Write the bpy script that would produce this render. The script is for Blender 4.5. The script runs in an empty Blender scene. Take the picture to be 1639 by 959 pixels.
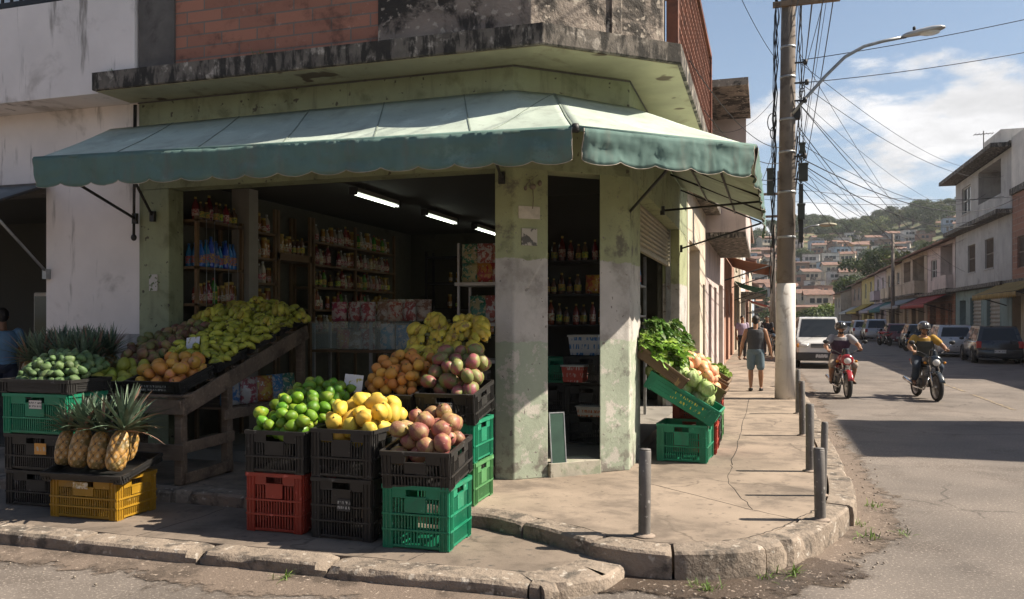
import bpy, bmesh, math, random
from mathutils import Vector, Matrix, Euler, noise as mnoise
random.seed(7)
R = math.radians
PI = math.pi
V = Vector
scene = bpy.context.scene
COL = scene.collection
rnd = random.uniform

# ------------------------------------------------------------------ mesh builder
class MB:
    def __init__(self):
        self.v = []; self.f = []; self.m = []; self.s = []
    def add(self, vs, fs, m=0, smooth=False):
        o = len(self.v); self.v += [tuple(p) for p in vs]
        for f in fs:
            self.f.append(tuple(i + o for i in f)); self.m.append(m); self.s.append(smooth)
        return self
    def box(self, x0, y0, z0, x1, y1, z1, m=0):
        if x0 > x1: x0, x1 = x1, x0
        if y0 > y1: y0, y1 = y1, y0
        if z0 > z1: z0, z1 = z1, z0
        return self.add([(x0,y0,z0),(x1,y0,z0),(x1,y1,z0),(x0,y1,z0),(x0,y0,z1),(x1,y0,z1),(x1,y1,z1),(x0,y1,z1)],
            [(3,2,1,0),(4,5,6,7),(0,1,5,4),(1,2,6,5),(2,3,7,6),(3,0,4,7)], m)
    def obox(self, c, ax, ay, az, hx, hy, hz, m=0):
        c, ax, ay, az = V(c), V(ax), V(ay), V(az)
        vs = [c+ax*hx*i+ay*hy*j+az*hz*k for k in (-1,1) for j in (-1,1) for i in (-1,1)]
        return self.add(vs, [(0,2,3,1),(4,5,7,6),(0,1,5,4),(1,3,7,5),(3,2,6,7),(2,0,4,6)], m)
    def bar(self, p, q, w, h, up=(0,0,1), m=0):
        p, q = V(p), V(q); d = (q-p); L = d.length; d.normalize(); u = V(up)
        s = d.cross(u)
        if s.length < 1e-4: s = d.cross(V((1,0,0)))
        s.normalize(); u = s.cross(d)
        return self.obox((p+q)/2, s, d, u, w/2, L/2, h/2, m)
    def prism(self, poly, z0, z1, m=0, mt=None):
        n = len(poly)
        vs = [(p[0],p[1],z0) for p in poly] + [(p[0],p[1],z1) for p in poly]
        area = sum(poly[i][0]*poly[(i+1)%n][1]-poly[(i+1)%n][0]*poly[i][1] for i in range(n))
        b = list(range(n)); t = [i+n for i in range(n)]
        side = [(i,(i+1)%n,(i+1)%n+n,i+n) for i in range(n)]
        if area < 0: side = [f[::-1] for f in side]; t = t[::-1]; b = b[::-1]
        self.add(vs, [tuple(b[::-1])]+side, m)
        return self.add(vs, [tuple(t)], m if mt is None else mt)
    def loft(self, rings, m=0, smooth=True, caps=True, closed=True):
        n = len(rings[0]); vs = [p for r in rings for p in r]; fs = []
        for i in range(len(rings)-1):
            for j in range(n if closed else n-1):
                k = (j+1) % n
                fs.append((i*n+j, i*n+k, (i+1)*n+k, (i+1)*n+j))
        if caps and closed:
            fs.append(tuple(range(n))[::-1]); fs.append(tuple((len(rings)-1)*n+j for j in range(n)))
        return self.add(vs, fs, m, smooth)
    def tube(self, pts, r, n=8, m=0, smooth=True, caps=True, flat=1.0):
        pts = [V(p) for p in pts]; rings = []
        rr = r if isinstance(r, (list, tuple)) else [r]*len(pts)
        pu = None
        for i, p in enumerate(pts):
            d = (pts[min(i+1,len(pts)-1)] - pts[max(i-1,0)])
            if d.length < 1e-7: d = V((0,0,1))
            d.normalize()
            if pu is None:
                a = V((0,0,1)) if abs(d.z) < .95 else V((1,0,0))
            else: a = pu
            s = d.cross(a)
            if s.length < 1e-5: s = d.cross(V((0,1,0)))
            s.normalize(); u = s.cross(d); pu = u
            rings.append([p + (s*math.cos(2*PI*k/n) + u*math.sin(2*PI*k/n)*flat)*rr[i] for k in range(n)])
        return self.loft(rings, m, smooth, caps)
    def lathe(self, prof, n=16, c=(0,0,0), m=0, smooth=True, axis='z'):
        c = V(c); rings = []
        for r, h in prof:
            ring = []
            for k in range(n):
                a = 2*PI*k/n; x, y = r*math.cos(a), r*math.sin(a)
                q = {'z': (x,y,h), 'x': (h,x,y), 'y': (y,h,x)}[axis]
                ring.append(c+V(q))
            rings.append(ring)
        return self.loft(rings, m, smooth, True)
    def ball(self, c, rx, ry=None, rz=None, n=12, k=8, m=0):
        ry = rx if ry is None else ry; rz = rx if rz is None else rz
        c = V(c); rings = []
        for i in range(k+1):
            t = -PI/2 + PI*i/k
            cr = max(math.cos(t), .02)
            rings.append([c+V((rx*cr*math.cos(2*PI*j/n), ry*cr*math.sin(2*PI*j/n), rz*math.sin(t))) for j in range(n)])
        return self.loft(rings, m, True, True)
    def capsule(self, a, b, ra, rb, n=12, m=0):
        a, b = V(a), V(b); d = (b-a)
        if d.length < 1e-6: return self.ball(a, ra, m=m)
        d.normalize()
        pts = []; rr = []
        for t in (-90,-60,-30): pts.append(a + d*ra*math.sin(R(t))); rr.append(max(ra*math.cos(R(t)), ra*.08))
        pts.append(a); rr.append(ra); pts.append(b); rr.append(rb)
        for t in (30,60,90): pts.append(b + d*rb*math.sin(R(t))); rr.append(max(rb*math.cos(R(t)), rb*.08))
        u = d.cross(V((0,0,1)))
        if u.length < 1e-3: u = d.cross(V((0,1,0)))
        u.normalize(); w = d.cross(u)
        rings = [[p+(u*math.cos(2*PI*k/n)+w*math.sin(2*PI*k/n))*r for k in range(n)] for p, r in zip(pts, rr)]
        return self.loft(rings, m, True, True)
    def quad(self, a, b, c, d, m=0, smooth=False):
        return self.add([a,b,c,d], [(0,1,2,3)], m, smooth)
    def grid(self, fn, nu, nv, m=0, smooth=True):
        vs = [fn(i/nu, j/nv) for j in range(nv+1) for i in range(nu+1)]
        fs = [(j*(nu+1)+i, j*(nu+1)+i+1, (j+1)*(nu+1)+i+1, (j+1)*(nu+1)+i) for j in range(nv) for i in range(nu)]
        return self.add(vs, fs, m, smooth)
    def mesh(self, name, mats):
        me = bpy.data.meshes.new(name)
        me.from_pydata(self.v, [], self.f)
        if not isinstance(mats, (list, tuple)): mats = [mats]
        for x in mats: me.materials.append(x)
        if self.f:
            me.polygons.foreach_set('material_index', self.m)
            me.polygons.foreach_set('use_smooth', self.s)
        me.update()
        return me
    def build(self, name, mats, parent=None, bevel=0, fix=True, solid=0, origin=None, sharp=0):
        if origin is not None:
            o = V(origin); self.v = [tuple(V(p)-o) for p in self.v]
        me = self.mesh(name, mats)
        if fix:
            bm = bmesh.new(); bm.from_mesh(me)
            bmesh.ops.recalc_face_normals(bm, faces=bm.faces)
            bm.to_mesh(me); bm.free()
        if sharp: me.set_sharp_from_angle(angle=R(sharp))
        ob = link(name, me, parent)
        if origin is not None: ob.location = origin
        if solid:
            md = ob.modifiers.new('Solidify', 'SOLIDIFY'); md.thickness = solid; md.offset = 0
        if bevel:
            md = ob.modifiers.new('Bevel', 'BEVEL'); md.width = bevel; md.segments = 2; md.limit_method = 'ANGLE'; md.angle_limit = R(40)
        return ob

def link(name, me, parent=None):
    ob = bpy.data.objects.new(name, me); COL.objects.link(ob)
    if parent is not None: ob.parent = parent
    return ob
def tag(o, label=None, cat=None, group=None, kind=None):
    if label: o['label'] = label
    if cat: o['category'] = cat
    if group: o['group'] = group
    if kind: o['kind'] = kind
    return o
def thing(name, label, cat, loc=(0,0,0), rz=0, group=None):
    o = link(name, None); o.location = loc; o.rotation_euler = (0,0,rz); o.empty_display_size = .1
    return tag(o, label, cat, group)
def structure(o): return tag(o, kind='structure')
def copy_tree(o, parent=None):
    c = o.copy(); COL.objects.link(c)
    if parent is not None: c.parent = parent
    for ch in list(o.children): copy_tree(ch, c)
    return c
def dup(o, loc, rot=None, label=None, group=None, scale=None):
    c = copy_tree(o); c.location = loc
    if rot is not None: c.rotation_euler = rot
    if scale is not None: c.scale = (scale,)*3 if not isinstance(scale, (tuple, list)) else scale
    if label: c['label'] = label
    if group: c['group'] = group
    return c
class Proto:
    """First use moves the original, later uses copy it."""
    def __init__(self, o): self.o = o; self.used = False
    def at(self, loc, rot=None, label=None, group=None, scale=None):
        if self.used: return dup(self.o, loc, rot, label, group, scale)
        self.used = True; o = self.o; o.location = loc
        if rot is not None: o.rotation_euler = rot
        if scale is not None: o.scale = (scale,)*3 if not isinstance(scale, (tuple, list)) else scale
        if label: o['label'] = label
        if group: o['group'] = group
        return o
def evaluate(ob, name, mat, parent=None):
    dg = bpy.context.evaluated_depsgraph_get(); dg.update()
    me = bpy.data.meshes.new_from_object(ob.evaluated_get(dg))
    me.name = name; me.materials.clear()
    for x in (mat if isinstance(mat, (list,tuple)) else [mat]): me.materials.append(x)
    for p in me.polygons: p.use_smooth = True
    bpy.data.objects.remove(ob)
    return link(name, me, parent)
def remesh(mb, name, mat, parent=None, voxel=.01, smooth=4):
    ob = mb.build(name, mat)
    a = ob.modifiers.new('r', 'REMESH'); a.mode = 'VOXEL'; a.voxel_size = voxel; a.use_smooth_shade = True
    b = ob.modifiers.new('s', 'SMOOTH'); b.factor = .5; b.iterations = smooth
    return evaluate(ob, name, mat, parent)
def lerp(a, b, t): return a + (b-a)*t
def fbm(x, y, z=0): return mnoise.fractal(V((x,y,z)), 1.0, 2.0, 4)

# ------------------------------------------------------------------ materials
def nd(nt, typ, props=None, **ins):
    n = nt.nodes.new(typ)
    for k, v in (props or {}).items(): setattr(n, k, v)
    for k, v in ins.items():
        key = int(k[1:]) if k[0] == 'i' and k[1:].isdigit() else k.replace('_', ' ')
        s = n.inputs[key]
        if isinstance(v, bpy.types.NodeSocket): nt.links.new(v, s)
        else: s.default_value = v
    return n
def c4(c): return (c[0], c[1], c[2], 1.0)
def newmat(name):
    m = bpy.data.materials.new(name); m.use_nodes = True; nt = m.node_tree; nt.nodes.clear()
    out = nt.nodes.new('ShaderNodeOutputMaterial'); b = nt.nodes.new('ShaderNodeBsdfPrincipled')
    nt.links.new(b.outputs[0], out.inputs[0])
    return m, nt, b
def noise(nt, vec, scale, detail=4, rough=.55, dist=0.0):
    return nd(nt, 'ShaderNodeTexNoise', None, Vector=vec, Scale=scale, Detail=detail, Roughness=rough, Distortion=dist).outputs[0]
def ramp(nt, fac, lo, hi, a=0.0, b=1.0):
    return nd(nt, 'ShaderNodeMapRange', {'interpolation_type': 'SMOOTHSTEP'}, Value=fac, From_Min=lo, From_Max=hi, To_Min=a, To_Max=b).outputs[0]
def mixc(nt, fac, a, b, blend='MIX'):
    n = nt.nodes.new('ShaderNodeMix'); n.data_type = 'RGBA'; n.blend_type = blend
    for idx, v in ((0, fac), (6, a), (7, b)):
        s = n.inputs[idx]
        if isinstance(v, bpy.types.NodeSocket): nt.links.new(v, s)
        else: s.default_value = c4(v) if idx and not isinstance(v, float) else v
    return n.outputs[2]
def math_(nt, op, a, b=0.0):
    return nd(nt, 'ShaderNodeMath', {'operation': op}, i0=a, i1=b).outputs[0]
def coord(nt, which='Object', scale=None, rot=None, loc=None):
    t = nt.nodes.new('ShaderNodeTexCoord').outputs[which]
    if scale or rot or loc:
        t = nd(nt, 'ShaderNodeMapping', None, Vector=t, Scale=scale or (1,1,1), Rotation=rot or (0,0,0), Location=loc or (0,0,0)).outputs[0]
    return t
def bump(nt, b, h, strength=.3, dist=.01, prev=None):
    n = nd(nt, 'ShaderNodeBump', None, Strength=strength, Distance=dist, Height=h)
    if prev is not None: nt.links.new(prev, n.inputs['Normal'])
    nt.links.new(n.outputs[0], b.inputs['Normal']); return n.outputs[0]

def M(name, col, rough=.7, var=.18, scale=3.0, col2=None, at2=(.55,.7), s2=2.0, streak=None, streak_at=(.52,.75), streak_s=(7,7,.7),
      bmp=.15, bscale=45.0, bdist=.006, metal=0.0, spec=.4, rand=0.0, rand_hue=0.0, speck=None, speck_at=(.64,.7), speck_s=40.0,
      trans=0.0, sss=0.0, coat=0.0, cracks=0.0, isl=0.0):
    m, nt, b = newmat(name)
    co = coord(nt)
    if rand or rand_hue:
        oi = nt.nodes.new('ShaderNodeObjectInfo')
        off = nd(nt, 'ShaderNodeVectorMath', {'operation': 'SCALE'}, i0=(37.1, 17.3, 91.7), Scale=oi.outputs['Random'])
        co = nd(nt, 'ShaderNodeVectorMath', {'operation': 'ADD'}, i0=co, i1=off.outputs[0]).outputs[0]
    n1 = noise(nt, co, scale, 5, .6)
    c = c4(col)
    if col2 is not None:
        n2 = noise(nt, co, s2, 5, .65, .4)
        c = mixc(nt, ramp(nt, n2, *at2), col, col2)
    if streak is not None:
        st = nd(nt, 'ShaderNodeMapping', None, Vector=co, Scale=streak_s).outputs[0]
        n3 = noise(nt, st, 1.0, 5, .65)
        c = mixc(nt, ramp(nt, n3, *streak_at, 0.0, streak[3] if len(streak) > 3 else .8), c, streak[:3])
    if speck is not None:
        n4 = noise(nt, co, speck_s, 2, .5)
        c = mixc(nt, ramp(nt, n4, *speck_at), c, speck)
    val = ramp(nt, n1, .25, .75, 1-var, 1+var)
    if rand: val = math_(nt, 'MULTIPLY', val, nd(nt, 'ShaderNodeMapRange', None, Value=oi.outputs['Random'], To_Min=1-rand, To_Max=1+rand).outputs[0])
    hue = .5
    if isl:
        ri = nt.nodes.new('ShaderNodeNewGeometry').outputs['Random Per Island']
        val = math_(nt, 'MULTIPLY', val, nd(nt, 'ShaderNodeMapRange', None, Value=ri, To_Min=1-isl, To_Max=1+isl).outputs[0])
        hue = nd(nt, 'ShaderNodeMapRange', None, Value=math_(nt, 'FRACT', math_(nt, 'MULTIPLY', ri, 13.7)), To_Min=.5-isl*.05, To_Max=.5+isl*.05).outputs[0]
    if rand_hue:
        fr = math_(nt, 'FRACT', math_(nt, 'MULTIPLY', oi.outputs['Random'], 7.31))
        hue = nd(nt, 'ShaderNodeMapRange', None, Value=fr, To_Min=.5-rand_hue, To_Max=.5+rand_hue).outputs[0]
    h = nd(nt, 'ShaderNodeHueSaturation', None, Hue=hue, Saturation=1.0, Value=val, Color=c)
    base = h.outputs[0]
    prev = None
    if cracks:
        v = nd(nt, 'ShaderNodeTexVoronoi', {'feature': 'DISTANCE_TO_EDGE'}, Scale=cracks,
               Vector=nd(nt, 'ShaderNodeVectorMath', {'operation': 'ADD'}, i0=co, i1=nd(nt, 'ShaderNodeVectorMath', {'operation': 'SCALE'}, i0=nd(nt, 'ShaderNodeTexNoise', None, Vector=co, Scale=2.5, Detail=5.0).outputs[1], Scale=.5).outputs[0]).outputs[0])
        line = ramp(nt, v.outputs[0], .0, .012, 1.0, 0.0)
        gate = ramp(nt, noise(nt, co, .6, 2), .48, .58)
        base = mixc(nt, math_(nt, 'MULTIPLY', math_(nt, 'MULTIPLY', line, gate), .75), base, tuple(x*.38 for x in col))
    nt.links.new(base, b.inputs['Base Color']) if isinstance(base, bpy.types.NodeSocket) else None
    rr = ramp(nt, n1, .3, .7, max(rough-.08, .02), min(rough+.08, 1))
    nt.links.new(rr, b.inputs['Roughness'])
    b.inputs['Metallic'].default_value = metal
    b.inputs['Specular IOR Level'].default_value = spec
    if coat: b.inputs['Coat Weight'].default_value = coat; b.inputs['Coat Roughness'].default_value = .08
    if sss:
        b.inputs['Subsurface Weight'].default_value = sss; b.inputs['Subsurface Radius'].default_value = (.02,.01,.006); b.inputs['Subsurface Scale'].default_value = .3
    if bmp:
        prev = bump(nt, b, noise(nt, co, bscale, 6, .65), bmp, bdist)
    if trans:
        t = nd(nt, 'ShaderNodeBsdfTranslucent', None)
        nt.links.new(base, t.inputs[0])
        mx = nd(nt, 'ShaderNodeMixShader', None, i0=trans, i1=b.outputs[0], i2=t.outputs[0])
        nt.links.new(mx.outputs[0], nt.nodes['Material Output'].inputs[0])
    return m
def glass_dark(name, col=(.02,.025,.03), rough=.06):
    m, nt, b = newmat(name); b.inputs['Base Color'].default_value = c4(col); b.inputs['Roughness'].default_value = rough
    b.inputs['Specular IOR Level'].default_value = .4
    return m
def glass_clear(name, tint=(.85,.95,.92), alpha=.25):
    m, nt, b = newmat(name)
    b.inputs['Base Color'].default_value = c4(tint); b.inputs['Roughness'].default_value = .08; b.inputs['Alpha'].default_value = alpha
    return m
def emit(name, col, s):
    m, nt, b = newmat(name); b.inputs['Base Color'].default_value = c4(col)
    b.inputs['Emission Color'].default_value = c4(col); b.inputs['Emission Strength'].default_value = s
    return m
def scribble(name, paper, ink, sc=60.0, aspect=(1,1,3), thr=.5, picture=False):
    """paper with rows of unreadable printed marks"""
    m, nt, b = newmat(name); co = coord(nt)
    if picture: f = ramp(nt, noise(nt, co, sc, 3, .5), thr, thr+.06)
    else:
        s_ = nd(nt, 'ShaderNodeSeparateXYZ', None, i0=co); rw = math_(nt, 'MULTIPLY', math_(nt, 'ADD', s_.outputs[2], 5.0), sc*.55)
        row = math_(nt, 'FLOOR', rw); fr = math_(nt, 'FRACT', rw)
        hz_ = math_(nt, 'ADD', s_.outputs[0], s_.outputs[1])
        v = nd(nt, 'ShaderNodeCombineXYZ', None, i0=math_(nt, 'MULTIPLY', hz_, sc*3.2), i1=math_(nt, 'MULTIPLY', row, 7.3), i2=math_(nt, 'MULTIPLY', fr, .9)).outputs[0]
        ink_ = ramp(nt, noise(nt, v, 1.0, 1, .5), thr-.03, thr+.03); band = math_(nt, 'MULTIPLY', ramp(nt, fr, .2, .26), ramp(nt, fr, .82, .76))
        gap = ramp(nt, noise(nt, nd(nt, 'ShaderNodeCombineXYZ', None, i0=math_(nt, 'MULTIPLY', hz_, sc*.5), i1=row, i2=0.0).outputs[0], 1.0, 1), .34, .4)
        f = math_(nt, 'MULTIPLY', math_(nt, 'MULTIPLY', ink_, band), gap)
    c = mixc(nt, f, paper, ink)
    nt.links.new(c, b.inputs['Base Color']); b.inputs['Roughness'].default_value = .6
    return m

# ---- masonry
m_asphalt = M('asphalt', (.158,.135,.116), .85, .28, .5, col2=(.1,.083,.07), at2=(.45,.7), s2=.8, speck=(.3,.26,.22), speck_at=(.57,.68), speck_s=48, bmp=.5, bscale=70, bdist=.012, cracks=.42)
m_walk = M('worn_concrete', (.27,.215,.165), .9, .25, .9, col2=(.15,.12,.094), at2=(.43,.68), s2=2.1, speck=(.14,.112,.088), speck_at=(.6,.78), speck_s=13, bmp=.35, bscale=38, bdist=.01, cracks=.5)
m_walk_low = M('stained_concrete', (.2,.16,.125), .9, .24, 1.0, col2=(.11,.088,.069), at2=(.44,.68), s2=1.9, speck=(.09,.078,.068), speck_at=(.6,.78), speck_s=14, bmp=.35, bscale=40, bdist=.01, cracks=.6)
m_kerb = M('kerb_stone', (.265,.215,.168), .9, .28, 1.5, col2=(.1,.085,.07), at2=(.48,.66), s2=5, speck=(.42,.37,.31), speck_at=(.62,.7), speck_s=16, bmp=.8, bscale=18, bdist=.03)
m_dirt = M('gutter_dirt', (.2,.145,.1), .95, .25, 2, col2=(.1,.07,.05), at2=(.5,.6), s2=1.6, speck=(.36,.3,.24), speck_at=(.64,.7), speck_s=30, bmp=.7, bscale=40, bdist=.02)
m_green = M('green_paint', (.28,.31,.19), .75, .16, 1.6, col2=(.18,.195,.11), at2=(.5,.7), s2=2.6, streak=(.08,.08,.05,.55), speck=(.09,.085,.06), speck_at=(.66,.72), speck_s=13, bmp=.3, bscale=26, bdist=.008)
m_greenlo = M('aqua_green_paint', (.33,.42,.32), .75, .15, 1.6, col2=(.5,.48,.42), at2=(.63,.68), s2=3, streak=(.13,.12,.09,.5), bmp=.3, bscale=26, bdist=.008)
m_soffit = M('soffit_paint', (.38,.36,.235), .8, .2, 1.4, col2=(.2,.17,.11), at2=(.54,.72), s2=1.6, speck=(.12,.09,.06), speck_at=(.66,.7), speck_s=2.2, bmp=.1)
m_mould = M('mouldy_concrete', (.15,.132,.112), .95, .35, 5.0, col2=(.4,.36,.31), at2=(.52,.66), s2=7, streak=(.028,.026,.023,.92), streak_at=(.45,.58), streak_s=(9,9,2.6), bmp=.5, bscale=30, bdist=.015)
m_oldcon = M('old_concrete', (.25,.21,.175), .95, .3, 2.2, col2=(.05,.044,.038), at2=(.47,.58), s2=2.4, speck=(.4,.35,.29), speck_at=(.6,.68), speck_s=14, bmp=.8, bscale=18, bdist=.03)
m_darkcol = M('dark_concrete_column', (.13,.12,.11), .95, .3, 2.0, col2=(.06,.055,.05), at2=(.5,.7), s2=2, bmp=.5, bscale=25, bdist=.015)
m_white = M('white_plaster', (.78,.73,.7), .85, .1, .9, col2=(.48,.44,.41), at2=(.54,.72), s2=1.3, streak=(.16,.14,.12,.8), streak_at=(.56,.7), streak_s=(4.5,4.5,.55), bmp=.2, bscale=20, bdist=.008)
m_white_low = M('grey_dado', (.36,.35,.34), .85, .2, 1.5, streak=(.1,.09,.08,.6), bmp=.3)
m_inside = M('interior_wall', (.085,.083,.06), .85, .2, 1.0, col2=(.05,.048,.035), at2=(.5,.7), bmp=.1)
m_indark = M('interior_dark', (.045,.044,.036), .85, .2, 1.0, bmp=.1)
m_floor = M('shop_floor', (.26,.24,.21), .6, .2, 2.0, col2=(.14,.13,.11), bmp=.1)
def pier_mat():
    m, nt, b = newmat('banded_pier_paint'); co = coord(nt)
    z = nd(nt, 'ShaderNodeSeparateXYZ', None, i0=co).outputs[2]
    wob = noise(nt, co, 9, 4); z2 = math_(nt, 'ADD', z, nd(nt, 'ShaderNodeMapRange', None, Value=wob, To_Min=-.05, To_Max=.05).outputs[0])
    n1 = noise(nt, co, 2.0, 5, .6)
    g = mixc(nt, ramp(nt, noise(nt, co, 3.5, 5, .7), .55, .68), (.31,.335,.19), (.21,.23,.125))
    w = mixc(nt, ramp(nt, noise(nt, co, 2.6, 6, .7), .45, .7), (.46,.435,.4), (.29,.27,.24))
    lo = mixc(nt, ramp(nt, noise(nt, co, 5, 6, .75), .53, .6), (.33,.37,.28), (.5,.47,.41))
    c = mixc(nt, ramp(nt, z2, 2.385, 2.4), w, g)
    c = mixc(nt, ramp(nt, z2, 1.565, 1.575), lo, c)
    grime = math_(nt, 'MULTIPLY', ramp(nt, noise(nt, co, 4.2, 6, .72), .52, .66), ramp(nt, noise(nt, co, .9, 2), .42, .58))
    c = mixc(nt, math_(nt, 'MULTIPLY', grime, .8), c, (.1,.085,.075))
    foot = math_(nt, 'MULTIPLY', ramp(nt, z, .75, .2), ramp(nt, noise(nt, co, 7, 5), .46, .6))
    c = mixc(nt, math_(nt, 'MULTIPLY', foot, .85), c, (.15,.13,.11))
    chips = ramp(nt, noise(nt, co, 16, 3, .5), .68, .7)
    c = mixc(nt, chips, c, (.2,.18,.16))
    c = nd(nt, 'ShaderNodeHueSaturation', None, Value=ramp(nt, n1, .25, .75, .85, 1.12), Color=c).outputs[0]
    nt.links.new(c, b.inputs['Base Color']); b.inputs['Roughness'].default_value = .8
    p = bump(nt, b, noise(nt, co, 22, 6, .7), .35, .012)
    bump(nt, b, chips, .5, -.004, p)
    return m
m_pier = pier_mat()
def brick_mat(name, c1, c2, mort, bw=.34, bh=.15, rot=(R(90),0,0), sz=.012):
    m, nt, b = newmat(name); co = coord(nt, rot=rot)
    br = nd(nt, 'ShaderNodeTexBrick', None, Vector=co, Color1=c4(c1), Color2=c4(c2), Mortar=c4(mort), Scale=1.0, Mortar_Size=sz, Brick_Width=bw, Row_Height=bh, Bias=0.0)
    o = coord(nt)
    c = mixc(nt, math_(nt, 'MULTIPLY', ramp(nt, noise(nt, o, 3.2, 6, .7), .5, .7), .75), br.outputs[0], (.1,.055,.04))
    c = mixc(nt, math_(nt, 'MULTIPLY', ramp(nt, noise(nt, o, 7, 5, .7), .6, .72), .45), c, (.5,.36,.3))
    nt.links.new(c, b.inputs['Base Color']); b.inputs['Roughness'].default_value = .9
    p = bump(nt, b, br.outputs['Fac'], .6, -.012)
    bump(nt, b, noise(nt, o, 40, 5, .7), .35, .01, p)
    return m
m_brick = brick_mat('red_block_brick', (.42,.19,.125), (.31,.14,.095), (.2,.165,.14), .44, .128, sz=.009)
m_brickfar = brick_mat('far_brick', (.30,.15,.1), (.24,.12,.08), (.28,.23,.2), .3, .12, (R(90),0,R(90)))
m_lattice = M('clay_lattice', (.19,.085,.058), .9, .3, 4, col2=(.09,.05,.04), bmp=.2)
# ---- metal, wood, fabric, plastic
m_iron = M('dark_iron', (.035,.035,.035), .55, .3, 12, col2=(.09,.05,.03), at2=(.6,.72), s2=14, metal=.3, bmp=.1)
m_steel = M('galvanised_steel', (.33,.34,.34), .45, .2, 10, col2=(.17,.12,.09), at2=(.58,.74), s2=5, metal=.6, bmp=.1)
m_bollard = M('bollard_steel', (.15,.14,.13), .6, .25, 7, col2=(.2,.1,.05), at2=(.6,.7), s2=5, streak=(.07,.06,.05,.7), speck=(.33,.31,.29), speck_at=(.63,.7), speck_s=22, metal=.25, bmp=.25, bscale=60)
m_shutter = M('shutter_metal', (.36,.33,.25), .55, .2, 3, col2=(.2,.15,.1), at2=(.58,.72), s2=3, metal=.2, bmp=.1)
m_wood = M('weathered_wood', (.2,.14,.095), .85, .25, 3, col2=(.1,.07,.05), at2=(.48,.66), s2=4, streak=(.32,.24,.17,.6), streak_s=(2,30,30), streak_at=(.5,.7), bmp=.4, bscale=35, bdist=.008)
m_shelfwood = M('shelf_wood', (.15,.095,.05), .75, .25, 4, streak=(.1,.06,.03,.6), streak_s=(18,2,18), bmp=.2)
m_polecon = M('pole_concrete', (.17,.142,.118), .9, .2, 1.5, col2=(.095,.075,.06), at2=(.5,.7), s2=2.5, streak=(.33,.29,.25,.5), streak_s=(6,6,.5), bmp=.4, bscale=25, bdist=.01)
m_polewhite = M('pole_whitewash', (.6,.57,.53), .9, .15, 2.0, col2=(.33,.29,.25), at2=(.56,.68), s2=3, streak=(.25,.21,.18,.6), bmp=.3)
m_black = M('black_rubber', (.016,.016,.017), .6, .3, 8, bmp=.1)
m_wire = M('wire_insulation', (.012,.012,.014), .6, .1, 3, bmp=0)
def fabric(name, col, dirt, trans=.22):
    m, nt, b = newmat(name); co = coord(nt)
    n1 = noise(nt, co, 1.1, 5, .6); st = nd(nt, 'ShaderNodeMapping', None, Vector=co, Scale=(5,5,.8)).outputs[0]
    c = mixc(nt, ramp(nt, noise(nt, st, 1.0, 5, .65), .48, .75, 0, .6), col, dirt)
    c = mixc(nt, ramp(nt, noise(nt, co, 3, 5, .7), .54, .72, 0, .5), c, tuple(min(x*1.45+.05,.9) for x in col)); c = mixc(nt, ramp(nt, noise(nt, co, 6, 6, .75), .58, .7, 0, .4), c, (.1,.09,.07))
    c = nd(nt, 'ShaderNodeHueSaturation', None, Value=ramp(nt, n1, .25, .75, .85, 1.15), Color=c).outputs[0]
    nt.links.new(c, b.inputs['Base Color']); b.inputs['Roughness'].default_value = .85; b.inputs['Specular IOR Level'].default_value = .25
    p = bump(nt, b, noise(nt, co, 2.2, 3, .5, .6), .35, .05)
    bump(nt, b, noise(nt, co, 300, 2), .15, .002, p)
    t = nd(nt, 'ShaderNodeBsdfTranslucent', None, Color=c)
    mx = nd(nt, 'ShaderNodeMixShader', None, i0=trans, i1=b.outputs[0], i2=t.outputs[0])
    nt.links.new(mx.outputs[0], nt.nodes['Material Output'].inputs[0])
    return m
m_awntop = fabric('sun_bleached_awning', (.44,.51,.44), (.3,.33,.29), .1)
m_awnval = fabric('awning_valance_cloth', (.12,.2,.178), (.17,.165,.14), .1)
m_hem = M('awning_hem', (.4,.36,.3), .8, .2, 6, bmp=.1)
def plastic(name, c, rough=.45): return M(name, c, rough, .14, 3.5, col2=tuple(x*.55+.02 for x in c), at2=(.56,.76), s2=3, speck=tuple(min(x*1.5+.06,1) for x in c), speck_at=(.66,.74), speck_s=22, bmp=.12, bscale=50, spec=.45, rand=.08)
P_BLACK = plastic('black_crate_plastic', (.02,.019,.018), .5)
P_GREEN = plastic('green_crate_plastic', (.012,.2,.105))
P_GREEN2 = plastic('faded_green_plastic', (.07,.22,.08))
P_RED = plastic('red_crate_plastic', (.3,.035,.02))
P_OCHRE = plastic('ochre_crate_plastic', (.3,.165,.012))
P_BROWN = M('printed_cardboard', (.15,.1,.06), .85, .25, 4, col2=(.33,.23,.1), at2=(.62,.66), s2=7, bmp=.2)
m_sticker = scribble('sticker_print', (.62,.6,.56), (.06,.06,.06), 60, (1,1,1.7), .5)
m_sticker_o = scribble('orange_sticker_print', (.62,.3,.06), (.5,.45,.38), 26, (1,1,2), .55)
m_faint = scribble('worn_white_print', (.03,.03,.03), (.5,.5,.47), 48, (1,1,1.5), .54)
m_price = scribble('price_card_print', (.66,.64,.66), (.42,.38,.1), 20, (1,1,1), .56, True)
m_tile = scribble('picture_tile_print', (.42,.39,.34), (.09,.085,.075), 9, (1,1,1), .5, True)
m_tube = emit('lit_tube', (.93,1,.84), 3.0)
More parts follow.
